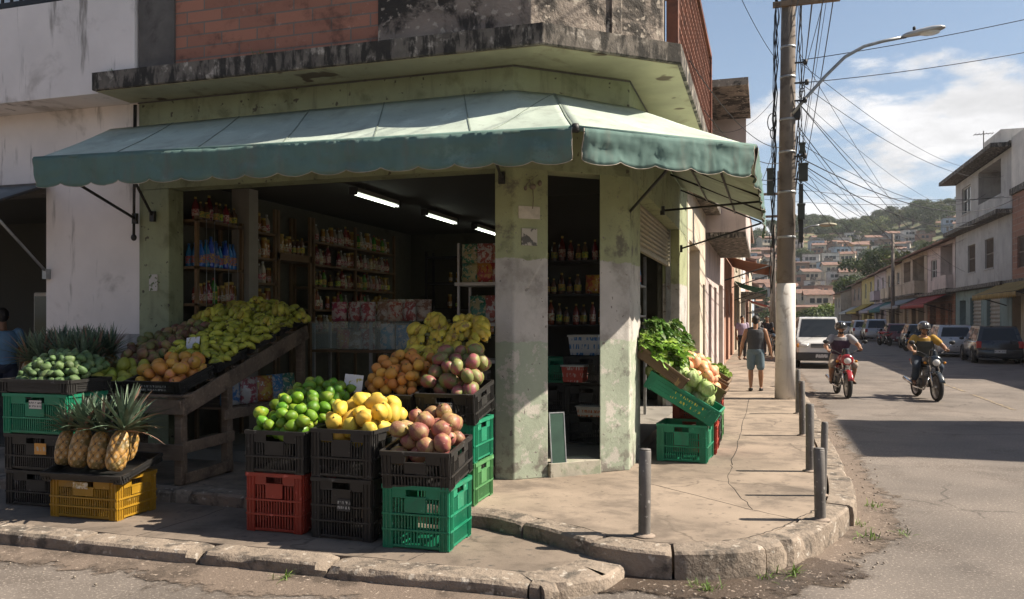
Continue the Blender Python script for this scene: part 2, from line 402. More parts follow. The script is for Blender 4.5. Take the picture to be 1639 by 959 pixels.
# ---- fruit
f_lime = M('lime_skin', (.11,.22,.014), .48, .15, 9, col2=(.32,.34,.04), at2=(.5,.7), s2=11, speck=(.12,.1,.03), speck_at=(.72,.78), speck_s=26, bmp=.2, bscale=190, bdist=.002, spec=.35, rand=.3, rand_hue=.025)
f_orange = M('orange_fruit_skin', (.55,.24,.05), .58, .12, 9, col2=(.6,.33,.06), s2=9, speck=(.2,.08,.03), speck_at=(.74,.78), speck_s=28, bmp=.12, bscale=200, bdist=.002, rand=.16, rand_hue=.016)
f_ymango = M('yellow_mango_skin', (.6,.42,.06), .55, .1, 8, col2=(.55,.48,.06), s2=8, speck=(.26,.13,.03), speck_at=(.7,.75), speck_s=26, bmp=.05, rand=.14, rand_hue=.016)
f_rmango = M('red_mango_skin', (.27,.1,.075), .52, .18, 6, col2=(.36,.24,.1), at2=(.42,.6), s2=11, speck=(.6,.4,.3), speck_at=(.68,.72), speck_s=80, bmp=.05, rand=.25, rand_hue=.03)
f_gmango = M('purple_green_mango_skin', (.17,.19,.06), .52, .15, 6, col2=(.25,.075,.075), at2=(.42,.58), s2=9, speck=(.4,.35,.2), speck_at=(.7,.74), speck_s=80, bmp=.05, rand=.22, rand_hue=.02)
f_gold = M('golden_mango_skin', (.58,.28,.05), .45, .12, 6, col2=(.5,.2,.1), at2=(.5,.65), s2=9, bmp=.05, rand=.2, rand_hue=.02)
f_brown = M('brown_fig_skin', (.2,.105,.06), .6, .25, 6, col2=(.16,.17,.05), at2=(.45,.6), s2=8, bmp=.2, rand=.4, rand_hue=.035)
f_ygreen = M('green_yellow_skin', (.33,.34,.045), .5, .15, 6, col2=(.22,.26,.03), s2=8, bmp=.1, rand=.25, rand_hue=.02)
f_avo = M('green_pod_skin', (.085,.14,.05), .6, .2, 12, col2=(.16,.21,.085), s2=14, bmp=.3, bscale=60, rand=.3, rand_hue=.02)
f_banana = M('banana_skin', (.4,.36,.05), .5, .2, 8, col2=(.24,.265,.03), at2=(.5,.7), s2=7, speck=(.13,.085,.03), speck_at=(.64,.68), speck_s=34, bmp=.05, isl=.38, rand=.18)
f_bananatip = M('banana_stem', (.14,.13,.04), .7, .3, 12, bmp=.1)
f_ripe = M('spotted_banana_skin', (.5,.38,.05), .55, .2, 8, col2=(.2,.12,.045), at2=(.54,.66), s2=14, bmp=.05, isl=.3, rand=.2)
f_onion = M('pale_orange_root_skin', (.72,.4,.2), .5, .12, 7, col2=(.7,.5,.3), s2=9, bmp=.06, rand=.15, rand_hue=.02)
f_cabbage = M('cabbage_leaf', (.36,.48,.16), .6, .14, 7, col2=(.55,.62,.32), at2=(.5,.65), s2=7, bmp=.3, bscale=14, bdist=.02, rand=.15)
f_leaf = M('bright_greens_leaf', (.17,.3,.035), .5, .25, 10, col2=(.36,.46,.1), at2=(.55,.7), s2=14, bmp=.2, trans=.25, rand=.2, isl=.35)
f_leafdark = M('dark_greens_leaf', (.07,.14,.025), .5, .25, 10, col2=(.17,.24,.05), s2=14, bmp=.2, trans=.2, rand=.2, isl=.4)
f_stalk = M('pale_stalk', (.42,.5,.25), .55, .15, 10, bmp=.1)
f_crown = M('pineapple_blade', (.1,.15,.095), .5, .25, 8, col2=(.26,.31,.24), at2=(.55,.72), s2=10, bmp=.1, rand=.15, isl=.35)
f_crowndry = M('dry_blade_tip', (.3,.19,.14), .7, .25, 8, bmp=.1)
def pine_mat():
    m, nt, b = newmat('pineapple_skin'); co = coord(nt)
    at = nd(nt, 'ShaderNodeAttribute', {'attribute_name': 'eye'}).outputs['Fac']
    c = mixc(nt, ramp(nt, at, .06, .42), (.075,.043,.02), (.45,.24,.06))
    c = mixc(nt, ramp(nt, noise(nt, co, 11, 4), .46, .6), c, (.17,.12,.035))
    c = mixc(nt, math_(nt, 'MULTIPLY', ramp(nt, at, .7, .95), ramp(nt, noise(nt, co, 40, 3), .35, .6)), c, (.5,.38,.22))
    c = mixc(nt, ramp(nt, noise(nt, co, 120, 2), .6, .7), c, (.07,.05,.03))
    nt.links.new(c, b.inputs['Base Color']); b.inputs['Roughness'].default_value = .5
    bump(nt, b, noise(nt, co, 90, 4), .3, .004)
    return m
f_pine = pine_mat()
# ================================================================== camera, light, sky
cam = bpy.data.cameras.new('camera'); cam.sensor_width = 36; cam.lens = 1300/1639*36
cam.shift_y = 30.5/1639; cam.clip_end = 5000; cam.clip_start = .05
co_ = bpy.data.objects.new('camera', cam); COL.objects.link(co_)
co_.location = (0,0,1.8); co_.rotation_euler = (R(90),0,R(17.3)); scene.camera = co_
SUN_EL, SUN_AZ = R(44), math.atan2(.26, .965)          # azimuth measured from +x towards +y
sun = bpy.data.lights.new('sun', 'SUN'); sun.energy = 5.0; sun.angle = R(.5); sun.color = (1,.895,.755)
so = bpy.data.objects.new('sun', sun); COL.objects.link(so)
sd = V((math.cos(SUN_EL)*math.cos(SUN_AZ), math.cos(SUN_EL)*math.sin(SUN_AZ), math.sin(SUN_EL)))
so.rotation_euler = sd.to_track_quat('Z','Y').to_euler(); so.location = sd*60
w = bpy.data.worlds.new('World'); scene.world = w; w.use_nodes = True; nt = w.node_tree; nt.nodes.clear()
out = nt.nodes.new('ShaderNodeOutputWorld'); bg = nt.nodes.new('ShaderNodeBackground'); nt.links.new(bg.outputs[0], out.inputs[0])
sky = nd(nt, 'ShaderNodeTexSky', {'sky_type': 'NISHITA', 'sun_disc': False, 'sun_elevation': SUN_EL, 'sun_rotation': PI/2-SUN_AZ, 'dust_density': 1.2, 'air_density': 1.0, 'ozone_density': 1.0})
tc = nt.nodes.new('ShaderNodeTexCoord').outputs['Generated']
sp = nd(nt, 'ShaderNodeSeparateXYZ', None, i0=tc)
zz = math_(nt, 'ADD', math_(nt, 'MAXIMUM', sp.outputs[2], 0.0), .16)
uv = nd(nt, 'ShaderNodeCombineXYZ', None, i0=math_(nt, 'DIVIDE', sp.outputs[0], zz), i1=math_(nt, 'DIVIDE', sp.outputs[1], zz), i2=0.0).outputs[0]
uv = nd(nt, 'ShaderNodeMapping', None, Vector=tc, Scale=(1,1,2.6), Location=(.35,.2,.1)).outputs[0]
big = noise(nt, uv, 2.6, 2, .5); det = noise(nt, uv, 7.0, 9, .58, .1)
low = math_(nt, 'ADD', ramp(nt, sp.outputs[2], .315, .2, -.13, .072), ramp(nt, sp.outputs[1], -.2, .3, -.07, 0.0))
cl = math_(nt, 'ADD', math_(nt, 'ADD', math_(nt, 'MULTIPLY', big, .5), math_(nt, 'MULTIPLY', det, .5)), low)
cov = math_(nt, 'MULTIPLY', ramp(nt, cl, .5, .575), ramp(nt, sp.outputs[2], -.02, .03))
shade = ramp(nt, noise(nt, uv, 9.0, 6, .6), .3, .7, 6.8, 10.0)
white = nd(nt, 'ShaderNodeCombineColor', None, i0=shade, i1=math_(nt, 'MULTIPLY', shade, .985), i2=math_(nt, 'MULTIPLY', shade, .985)).outputs[0]
milk = mixc(nt, math_(nt, 'MULTIPLY', ramp(nt, sp.outputs[2], .75, .0, .0, .42), ramp(nt, sp.outputs[1], -.5, .5, .25, 1.0)), sky.outputs[0], (4.6,6.3,8.6))
nt.links.new(mixc(nt, math_(nt, 'MULTIPLY', cov, .93), milk, white), bg.inputs[0]); bg.inputs[1].default_value = .058
vs = scene.view_settings; vs.view_transform = 'Standard'; vs.look = 'None'; vs.gamma = 1; vs.exposure = 1.0; vs.use_curve_mapping = False
scene.render.engine = 'CYCLES'
cy = scene.cycles; cy.use_denoising = True; cy.max_bounces = 6; cy.diffuse_bounces = 3; cy.glossy_bounces = 3; cy.transparent_max_bounces = 12
cy.caustics_reflective = False; cy.caustics_refractive = False; cy.sample_clamp_indirect = 6
try: cy.denoiser = 'OPENIMAGEDENOISE'
except Exception: pass
cy.use_adaptive_sampling = True; cy.adaptive_threshold = .015

# ================================================================== ground, roads, pavements
SPAN = 2500
m_earth = M('earth', (.14,.12,.08), .95, .25, .02, col2=(.07,.1,.035), at2=(.45,.6), s2=.03, bmp=0)
g = MB(); g.quad((-SPAN,-SPAN,-.03),(SPAN,-SPAN,-.03),(SPAN,SPAN,-.03),(-SPAN,SPAN,-.03)); structure(g.build('ground', m_earth))
g = MB(); g.quad((-60,-30,0),(11.6,-30,0),(11.6,140,0),(-60,140,0)); structure(g.build('road', m_asphalt))
def fade_mat():
    m, nt, b = newmat('gutter_dirt_fading'); co = coord(nt); f = nd(nt, 'ShaderNodeAttribute', {'attribute_name': 'fade'}).outputs['Fac']
    c = mixc(nt, ramp(nt, noise(nt, co, 1.6, 5, .65), .48, .62), (.17,.13,.1), (.08,.06,.045)); c = mixc(nt, ramp(nt, noise(nt, co, 30, 3), .62, .7), c, (.36,.29,.23))
    nt.links.new(c, b.inputs['Base Color']); b.inputs['Roughness'].default_value = .95; bump(nt, b, noise(nt, co, 40, 6, .7), .7, .02)
    a = math_(nt, 'ADD', math_(nt, 'MULTIPLY', noise(nt, co, 4.5, 6, .7), 1.5), math_(nt, 'MULTIPLY', f, -1.0))
    nt.links.new(ramp(nt, a, .05, .3), b.inputs['Alpha']); return m
m_dirtfade = fade_mat()
# kerb path of the raised corner pavement
def smooth_path(pts, per=6):
    out = []
    n = len(pts)
    for i in range(n-1):
        p0, p1, p2, p3 = V(pts[max(i-1,0)]), V(pts[i]), V(pts[i+1]), V(pts[min(i+2,n-1)])
        for k in range(per):
            t = k/per
            out.append(.5*((2*p1)+(p2-p0)*t+(2*p0-5*p1+4*p2-p3)*t*t+(3*p1-p0-3*p2+p3)*t**3))
    out.append(V(pts[-1])); return out
corner = [(-2.15,6.22),(-1.66,5.98),(-1.05,5.66),(-.45,5.66),(.1,6.06),(.55,6.95),(.78,8.0),(.84,10.4),(.84,14)]
path = [V((-15,6.24))] + [V((x,6.24)) for x in (-12,-9,-7,-5.6,-4.2,-3)] + smooth_path(corner, 6)
def offset(pts, d):
    res = []
    for i, p in enumerate(pts):
        a = pts[max(i-1,0)]; b = pts[min(i+1,len(pts)-1)]; t = (b-a).normalized(); nrm = V((-t.y, t.x)); res.append(p + nrm*d)
    return res
inner = offset(path, .24)
poly = [tuple(p) for p in inner] + [(.6,130),(-15,130)]
g = MB(); g.prism(poly, -.02, .196); structure(g.build('pavement', m_walk))
def kerb_run(pts, width, h, base=-.02, step=.95, jitter=.012, seed=1):
    """irregular kerb stones laid end to end along a path"""
    r = random.Random(seed); mb = MB()
    L = [0]
    for i in range(1, len(pts)): L.append(L[-1]+(pts[i]-pts[i-1]).length)
    def at(s):
        for i in range(1, len(pts)):
            if s <= L[i] or i == len(pts)-1:
                t = (s-L[i-1])/max(L[i]-L[i-1],1e-6); p = pts[i-1].lerp(pts[i], t); d = (pts[i]-pts[i-1]).normalized(); return p, V((-d.y,d.x))
    s = 0
    while s < L[-1]-.05:
        e = min(s+step*r.uniform(.75,1.2), L[-1]); gap = r.uniform(.006,.022); k = 14; rings = []
        hh = h + r.uniform(-jitter,jitter); oo = r.uniform(-jitter,jitter)*1.5
        for q in range(k+1):
            p, n = at(s + (e-gap-s)*q/k)
            en = .022 if q in (0,k) else 0.0; chip = max(0, fbm(p.x*5, p.y*5, seed)-.22)*.1
            w0 = oo + .005*fbm(p.x*6,p.y*6,seed+3) + chip*.5
            ht = hh + .004*fbm(p.x*4,p.y*4,seed+7) - en*.5 - chip*.25
            prof = [(0+w0+en*.4, base), (w0+en*.4, ht*.55), (w0+.006+en*.6+chip*.4, ht-.022-chip*.6), (w0+.024+en+chip, ht-.004), (width-.02, ht), (width, base)]
            rings.append([V((p.x+n.x*o, p.y+n.y*o, z)) for o, z in prof])
        mb.loft(rings, 0, True, True)
        s = e
    return mb
structure(kerb_run(path[:-1]+[V((.84,14)),V((.84,130))] if False else path, .236, .205, step=.8, seed=3).build('kerb', m_kerb, sharp=24, fix=True))
structure(kerb_run([V((.84,14.0)), V((.84,60)), V((.84,130))], .236, .205, step=1.1, seed=8).build('kerb', m_kerb))
g = MB(); g.prism([(-15,5.2),(-1.32,5.2),(-1.05,5.64),(-1.66,5.97),(-2.15,6.21),(-3,6.236),(-15,6.236)], -.02, .098)
structure(g.build('lower_pavement', m_walk_low))
structure(kerb_run([V((-15,4.94)), V((-6,4.92)), V((-3.4,4.94)), V((-1.36,4.99))], .26, .105, step=1.25, seed=5).build('kerb', m_kerb, sharp=24, fix=True))
structure(kerb_run([V((-1.33,4.97)), V((-1.0,5.3)), V((-.92,5.62))], .34, .108, step=3, seed=6).build('kerb', m_kerb, sharp=24, fix=True))
# opposite pavement
g = MB(); g.prism([(9.95,-12),(11.6,-12),(11.6,135),(9.95,135)], -.02, .15); structure(g.build('far_pavement', m_walk))
# gutter dirt: thin irregular sheet along the kerb, and damp patch by the step
def dirt_strip(pts, wmin, wmax, seed, z=.004):
    r = random.Random(seed); mb = MB(); rows = []
    for i, p in enumerate(pts):
        a = pts[max(i-1,0)]; b = pts[min(i+1,len(pts)-1)]; t = (b-a).normalized(); nrm = V((t.y,-t.x))
        wd = lerp(wmin, wmax, .5+.5*fbm(p.x*1.7, p.y*1.7, seed)) + r.uniform(-.03,.03)
        q = p + nrm*max(wd,.03); rows.append([tuple(p-nrm*.03)+(z+.012,)]+[tuple(p.lerp(q,f)+nrm*0)+(z+.008*(1-f),) for f in (.25,.5,.75,1.0)])
    for i in range(len(rows)-1):
        a, b = rows[i], rows[i+1]
        for k in range(4): mb.quad(a[k], a[k+1], b[k+1], b[k], 0, True)
    mb.fade = [f for i in range(len(rows)-1) for k in range(4) for f in (k/4,(k+1)/4,(k+1)/4,k/4)]
    return mb
def faded(mb, name, mt=None):
    o = mb.build(name, mt or m_dirtfade, fix=False); at = o.data.attributes.new('fade','FLOAT','POINT'); at.data.foreach_set('value', mb.fade); return o
dense = []
for i in range(len(path)-1):
    if path[i].x > -1.3 and path[i].y < 40:
        for k in range(4): dense.append(path[i].lerp(path[i+1], k/4))
d1 = dirt_strip(dense + [V((.84,14+i*.4)) for i in range(40)], .3, .75, 4)
tag(faded(d1, 'gutter_dirt'), kind='stuff', label='brown dirt gathered in the gutter round the kerb', cat='dirt')
d2 = dirt_strip([V((-15+i*.25, 4.93)) for i in range(56)], .25, .8, 9)
tag(faded(d2, 'gutter_dirt'), kind='stuff', label='thin dirt along the low kerb', cat='dirt')
d3 = dirt_strip([p for p in dense if -1.2 < p.x < .35], .35, .8, 15, .009)
m_damp = m_dirtfade.copy(); m_damp.name = 'damp_gutter_dirt'
for n_ in m_damp.node_tree.nodes:
    if n_.type == 'MIX' and n_.inputs[6].is_linked is False: n_.inputs[6].default_value = (.075,.052,.036,1); n_.inputs[7].default_value = (.04,.028,.02,1)
m_damp.node_tree.nodes['Principled BSDF'].inputs['Roughness'].default_value = .55
tag(faded(d3, 'gutter_dirt', m_damp), kind='stuff', label='damp dark dirt in the gutter below the corner kerb', cat='dirt')
# pebbles and crumbs
mb = MB(); r = random.Random(12)
for i in range(520):
    if i % 3:
        p = dense[r.randrange(len(dense))]; a = r.uniform(0,6.3); d = r.uniform(.05,.5)
        x, y = p.x+abs(math.cos(a))*d*.8+.05, p.y-abs(math.sin(a))*d*(1 if p.y < 7 else .2)
    else: x, y = r.uniform(-9,4), r.uniform(3.3,4.9)
    s = r.uniform(.003,.012)
    mb.ball((x,y,s*.6+.006), s*r.uniform(.8,1.5), s, s*.7, 5, 3)
tag(mb.build('gravel', M('pebble', (.25,.21,.17), .9, .3, 30, bmp=0)), kind='stuff', label='loose pebbles scattered along the gutter', cat='gravel')
# open joints and cracks in the pavement
def joint(pts, wd=.007, seed=0, z=.1965, name='pavement_joint'):
    g = MB(); q = []
    for i in range(len(pts)-1):
        for k in range(8):
            p = V(pts[i]).lerp(V(pts[i+1]), k/8); q.append(V((p.x+.035*fbm(p.x*3,p.y*3,seed)+.012*fbm(p.x*14,p.y*14,seed), p.y+.035*fbm(p.x*3,p.y*3,seed+5)+.012*fbm(p.x*14,p.y*14,seed+9), z)))
    q.append(V((*pts[-1],z)))
    g.tube(q, [wd*(.6+.9*abs(fbm(p.x*6,p.y*6,seed+2))) for p in q], 5, flat=.35); return structure(g.build(name, m_joint))
m_joint = M('dark_joint', (.05,.042,.035), .95, .2, 9, bmp=0)
joint([tuple(p) for p in offset(path[7:-8], .26)], .006, 1)
joint([(-1.1,7.95),(-.1,7.1),(.45,6.75)], .005, 2); joint([(-.35,9.2),(-.35,8.2),(-.1,7.12)], .005, 3); joint([(-.35,9.2),(-.32,12),(-.3,17)], .006, 4); joint([(-.32,12.2),(.6,12.25)], .006, 5)
joint([(-2.4,6.2),(-2.35,5.6),(-2.4,5.2)], .005, 8, .0985); joint([(-9,5.19),(-6,5.19),(-3.4,5.2),(-1.4,5.24)], .006, 9, .0985); joint([(-4.6,6.2),(-4.7,5.2)], .005, 10, .0985)
# painted centre line (worn dashes)
m_paint = M('worn_yellow_paint', (.36,.27,.14), .85, .2, 4, col2=(.15,.125,.105), at2=(.4,.5), s2=9, bmp=.2)
g = MB()
for y in [14+i*4.2 for i in range(20)]: g.box(4.64, y, .002, 4.73, y+3.4, .005)
structure(g.build('road_marking', m_paint))
m_patch = M('asphalt_patch', (.1,.092,.088), .85, .2, 1.2, speck=(.2,.19,.18), speck_at=(.62,.7), speck_s=60, bmp=.5, bscale=80, bdist=.01)
g = MB(); pts = [(2.1,4.7),(2.9,5.35),(3.6,5.5),(4.6,5.1),(4.7,3.2),(3.3,3.0),(2.5,3.7)]
g.prism(pts, .001, .005); structure(g.build('road_patch', m_patch))

# ================================================================== hill
def hill_z(x, y):
    t = max(0.0, (y-150)/235.0)
    crest = 39 + 5*math.sin(x*.045-1.0) + 4*math.sin(x*.11+.6)
    s = min(t,1.0); z = crest*(s*s*(3-2*s)*.45+s*.55)
    if t > 1: z -= (t-1)*14
    z += 2.0*fbm(x*.02, y*.02, 3)*min(1,t*4)
    side = max(0.0, (abs(x-30)-150)/200); z *= max(0.0, 1-side)
    return max(z, -.02)
def hill_fn(u, v):
    x, y = lerp(-260, 330, u), lerp(142, 560, v); return (x, y, hill_z(x, y) if v > 0 else -.04)
m_hill = M('hillside_earth', (.1,.11,.05), .95, .3, .08, col2=(.2,.13,.08), at2=(.52,.64), s2=.12, bmp=0)
mb = MB(); mb.grid(hill_fn, 110, 70); structure(mb.build('hill', m_hill))

# the air between here and the hill
hz = MB(); hz.box(-300,-40,-1.5,380,600,75)
m_hz = bpy.data.materials.new('haze_air'); m_hz.use_nodes = True; n_ = m_hz.node_tree; n_.nodes.clear()
o_ = n_.nodes.new('ShaderNodeOutputMaterial'); pv = n_.nodes.new('ShaderNodeVolumePrincipled'); n_.links.new(pv.outputs[0], o_.inputs['Volume'])
pv.inputs['Color'].default_value = (.86,.9,.95,1); pv.inputs['Density'].default_value = .0003; pv.inputs['Anisotropy'].default_value = .1
hzo = hz.build('haze', m_hz); tag(hzo, 'thin pale haze over the street and hillside', 'haze', kind='stuff')
cy.volume_bounces = 0; cy.volume_max_steps = 64
# ================================================================== the corner shop
def part(mb, name, mats, root, parent=None, **k):
    o = V(root.location); mb.v = [tuple(V(p)-o) for p in mb.v]
    return mb.build(name, mats, parent or root, **k)
shop = thing('corner_shop', 'two-storey pale green corner shop with brick upper floor and chamfered doorway', 'shop', (-4,8,0))
A, B = V((-2.38,7.70)), V((-1.37,8.58))
ch = lambda f: A.lerp(B, f)
cn = V(((B-A).y, -(B-A).x)).normalized()
g = MB(); g.prism([(-6.97,7.78),(-2.5,7.74),(-2.36,7.735),(-1.4,8.575),(-1.4,15.3),(-6.97,15.3)], .15, .32)
part(g, 'shop_floor', m_floor, shop)
g = MB(); q0, q1 = ch(.285), ch(.728)
g.prism([tuple(q0+cn*.04), tuple(q1+cn*.04), tuple(q1-cn*.3), tuple(q0-cn*.3)], .18, .335)
part(g, 'door_step', [M('door_step_cement',(.4,.37,.3),.85,.2,3,col2=(.26,.28,.2),at2=(.45,.65),s2=5,speck=(.15,.13,.1),speck_at=(.6,.75),speck_s=12,bmp=.4)], shop, bevel=.012)
g = MB(); g.box(-6.97,7.75,.19,-6.55,8.0,3.3); part(g, 'pier', m_green, shop, bevel=.012)
g = MB(); g.prism([(-2.58,7.70),tuple(A),tuple(q0),(-2.28,8.16),(-2.58,8.1)], .19, 3.3); fp = part(g, 'pier', m_pier, shop, bevel=.014)
g = MB(); g.prism([tuple(q1),tuple(B),(-1.37,9.37),(-1.6,9.37),(-1.62,8.66)], .19, 3.3); part(g, 'pier', m_pier, shop, bevel=.014)
g = MB(); g.box(-1.66,13.9,.19,-1.37,15.25,3.3); part(g, 'pier', m_pier, shop, bevel=.014)
g = MB(); g.prism([(-6.97,7.752),(-2.385,7.702),(-1.372,8.582),(-1.372,15.28),(-1.64,15.28),(-1.64,8.7),(-2.47,7.96),(-6.97,8.0)], 3.3, 4.322)
part(g, 'upper_band_wall', m_green, shop)
outer = [(-7.12,7.2),(-1.95,7.2),(-.79,8.18),(-.79,15.3)]
g = MB(); g.prism(outer+[(-2.6,15.3),(-2.6,8.3),(-7.12,8.05)], 4.325, 4.52)
sl = part(g, 'canopy_slab', m_mould, shop, bevel=.012)
g = MB(); g.prism([(-7.08,7.24),(-1.965,7.24),(-.83,8.2),(-.83,15.25),(-1.36,15.25),(-1.36,8.57),(-2.37,7.69),(-7.08,7.74)], 4.318, 4.3245)
part(g, 'soffit', m_soffit, shop, sl)
g = MB()   # dark crack line where soffit meets wall
g.bar((-6.97,7.735,4.305),(-2.39,7.69,4.305),.012,.012); g.bar((-2.38,7.685,4.305),(-1.365,8.57,4.305),.012,.012); g.bar((-1.36,8.58,4.305),(-1.36,15.2,4.305),.012,.012)
part(g, 'joint', m_darkcol, shop, sl)
# upper floor
TOP = 7.6
g = MB(); g.box(-6.6,7.33,4.52,-6.13,7.7,TOP); part(g, 'concrete_column', m_darkcol, shop, bevel=.01)
g = MB(); g.box(-6.13,7.36,4.52,-3.69,7.6,TOP); part(g, 'brick_wall', m_brick, shop)
g = MB(); g.prism([(-3.69,7.34),(-2.1,7.34),(-1.0,8.43),(-1.0,8.62),(-1.2,8.62),(-2.2,7.62),(-3.69,7.6)], 4.52, TOP); part(g, 'concrete_wall', m_oldcon, shop, bevel=.01)
g = MB(); g.prism([(-1.46,7.965),(-1.36,8.06),(-1.365,8.03),(-1.44,7.95)], 4.52, TOP); part(g, 'pilaster', m_oldcon, shop)
g = MB(); g.box(-6.6,7.6,TOP,-1.2,15,TOP+.12); g.box(-6.5,7.7,4.52,-6.3,15,TOP); g.box(-2.6,8.7,4.52,-2.45,15,TOP); g.box(-6.6,14.9,4.52,-2.45,15.1,TOP)
part(g, 'upper_room_wall', m_oldcon, shop)
# clay lattice screen above the street side
g = MB(); x0, x1 = -.96, -.88; y0, y1, z0, z1 = 8.66, 14.0, 4.52, 6.2
for i in range(int((y1-y0)/.16)+1):
    y = y0+i*.16
    for k in range(int((z1-z0)/.16)):
        z = z0+k*.16; s = 1 if (i+k) % 2 else -1
        g.bar((x0+.04,y,z+.08-.08*s),(x0+.04,y+.16,z+.08+.08*s), .06, .035, (1,0,0))
        g.box(x0+.01,y-.012,z,x1-.01,y+.012,z+.16)
for k in range(int((z1-z0)/.16)+1):
    g.box(x0+.012,y0,z0+k*.16-.01,x1-.012,y1+.1,z0+k*.16+.01)
lat = part(g, 'lattice_screen', m_lattice, shop)
g = MB()
for y in (y0-.05,y1+.16): g.box(x0-.02,y-.06,z0,x1+.02,y+.06,z1+.05)
g.box(x0-.02,y0-.1,z1,x1+.02,y1+.2,z1+.08)
part(g, 'lattice_frame', m_lattice, shop, lat)
# interior shell
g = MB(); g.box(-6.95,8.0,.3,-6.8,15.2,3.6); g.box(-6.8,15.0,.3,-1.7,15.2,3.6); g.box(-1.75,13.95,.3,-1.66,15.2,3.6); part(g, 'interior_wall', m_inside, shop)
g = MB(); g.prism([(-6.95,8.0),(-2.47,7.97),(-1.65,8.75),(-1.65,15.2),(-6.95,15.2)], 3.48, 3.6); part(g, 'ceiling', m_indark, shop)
g = MB(); g.box(-6.62,9.0,.32,-6.36,9.2,3.48); part(g, 'interior_column', M('off_white_column', (.28,.26,.23), .8, .15, 2), shop)
# roll-up shutter, half lowered
g = MB(); n = 9
def shut(u, v):
    z = lerp(2.72, 3.3, v); k = v*n; return (-1.56+.022*math.sin(k*2*PI), lerp(9.37,13.9,u), z)
g.grid(shut, 1, n*8, smooth=True); g.box(-1.585,9.38,2.68,-1.535,13.89,2.72)
part(g, 'roller_shutter', m_shutter, shop, solid=.004)
for y in (9.385, 13.885):
    g = MB(); g.box(-1.6,y-.015,.33,-1.52,y+.015,3.3); part(g, 'shutter_rail', m_steel, shop)
# picture tiles and marks on the piers
def on_ch(f, z, w, h, name, mat, lift=.006, lab=None):
    c = ch(f) + cn*lift; d = (B-A).normalized(); g = MB()
    g.obox((c.x,c.y,z), (d.x,d.y,0), (cn.x,cn.y,0), (0,0,1), w/2, .006, h/2)
    o = V((c.x,c.y,z)); g.v = [tuple(V(p)-o) for p in g.v]
    ob = g.build(name, mat, shop); ob.location = o - shop.location
    if lab: ob['label'] = lab
    return ob
on_ch(.125, 2.615, .17, .17, 'picture_tile', m_tile, lab='square tile with a dark smudged picture on the middle pier')
on_ch(.125, 2.86, .235, .125, 'plaster_patch', M('bare_plaster', (.52,.48,.42), .9, .2, 8, bmp=.3), .001)
g = MB(); g.box(-6.815,7.735,2.12,-6.7,7.752,2.31); o = V((-6.757,7.744,2.215)); g.v = [tuple(V(p)-o) for p in g.v]
ob = g.build('picture_tile', scribble('plant_tile_print', (.5,.47,.43), (.1,.14,.05), 20, (1,1,1), .53, True), shop); ob.location = o-shop.location; ob['label'] = 'white tile with a small green plant picture'
# broken wall fitting with loose wires on the middle pier
g = MB(); c = ch(.15)+cn*.015
g.ball((c.x,c.y,3.12), .035, .02, .03, 8, 6); g.ball((c.x+.06,c.y+.05,3.16), .022, .018, .03, 8, 6); g.ball((c.x-.06,c.y-.05,3.1), .018, .014, .025, 8, 6)
for k in range(5): g.tube([(c.x,c.y,3.12),(c.x+rnd(-.08,.08),c.y+rnd(-.05,.0),3.12+rnd(-.02,.1)),(c.x+rnd(-.1,.1),c.y+rnd(-.06,.02),3.12+rnd(.06,.14))], .003, 4)
g.tube([(c.x,c.y,3.12),(c.x+.01,c.y-.01,3.0),(c.x,c.y,2.9)], .004, 5)
part(g, 'broken_light_fitting', M('corroded_fitting', (.18,.15,.12), .8, .3, 20), shop)
# electric conduit at the left edge
g = MB(); g.tube([(-6.985,7.7,4.28),(-6.985,7.69,3.4),(-6.99,7.69,2.75)], .016, 6); g.tube([(-6.965,7.7,4.28),(-6.96,7.685,3.6),(-6.985,7.69,2.95)], .009, 6); g.ball((-6.99,7.69,2.74),.035,.03,.04,8,6)
part(g, 'conduit', m_iron, shop)

# ---------------------------------------------------------------- the awning
aw = thing('shop_awning', 'faded green canvas awning with scalloped valance wrapping the shop corner', 'awning', (-4,7,3.4))
T = [V((-7.35,7.72,4.03)), V((-2.02,7.97,4.07)), V((-1.36,8.6,4.04)), V((-1.36,14.0,4.03))]
E_ = [V((-7.0,6.36,3.4)), V((-1.52,6.67,3.4)), V((-.09,7.89,3.4)), V((-.02,14.0,3.4))]
def pan(k, sag):
    def fn(u, v):
        a = T[k].lerp(T[k+1], u); 
        if k == 0 and u < 1:                      # keep to the wall line until the chamfer
            a = V((a.x, lerp(7.72, 7.70, u/.93) if u < .93 else lerp(7.70, 7.97, (u-.93)/.07), a.z))
        b = E_[k].lerp(E_[k+1], u); p = a.lerp(b, v)
        nn = [6,1,5][k]; bay = abs(math.sin(PI*u*nn))
        p.z -= sag*math.sin(PI*v)*(.35+.65*bay) + .007*fbm(p.x*2.2,p.y*2.2,k)*math.sin(PI*v)
        return p
    return fn
g = MB()
for k, (nu, sg) in enumerate(((72,.045),(18,.03),(60,.045))): g.grid(pan(k,sg), nu, 10)
canv = part(g, 'canvas_top', m_awntop, aw, solid=.004)
m_seam = M('awning_seam', (.2,.24,.2), .8, .2, 5, bmp=0)
def strip(k, u0, u1, wd=.012):
    g = MB(); f = pan(k, [.045,.03,.045][k]); n = 10
    for i in range(n):
        p, q = f(lerp(u0,u1,i/n), i/n), f(lerp(u0,u1,(i+1)/n), (i+1)/n); p, q = V(p)+V((0,0,.005)), V(q)+V((0,0,.005))
        g.bar(p, q, wd, .006)
    part(g, 'seam', m_seam, aw, canv)
for u in (1/6,2/6,3/6,4/6,5/6): strip(0,u,u)
strip(0,.998,.998,.018); strip(0,.998,.86,.008); strip(2,.002,.002,.016)
for u in (.2,.4,.6,.8): strip(2,u,u)
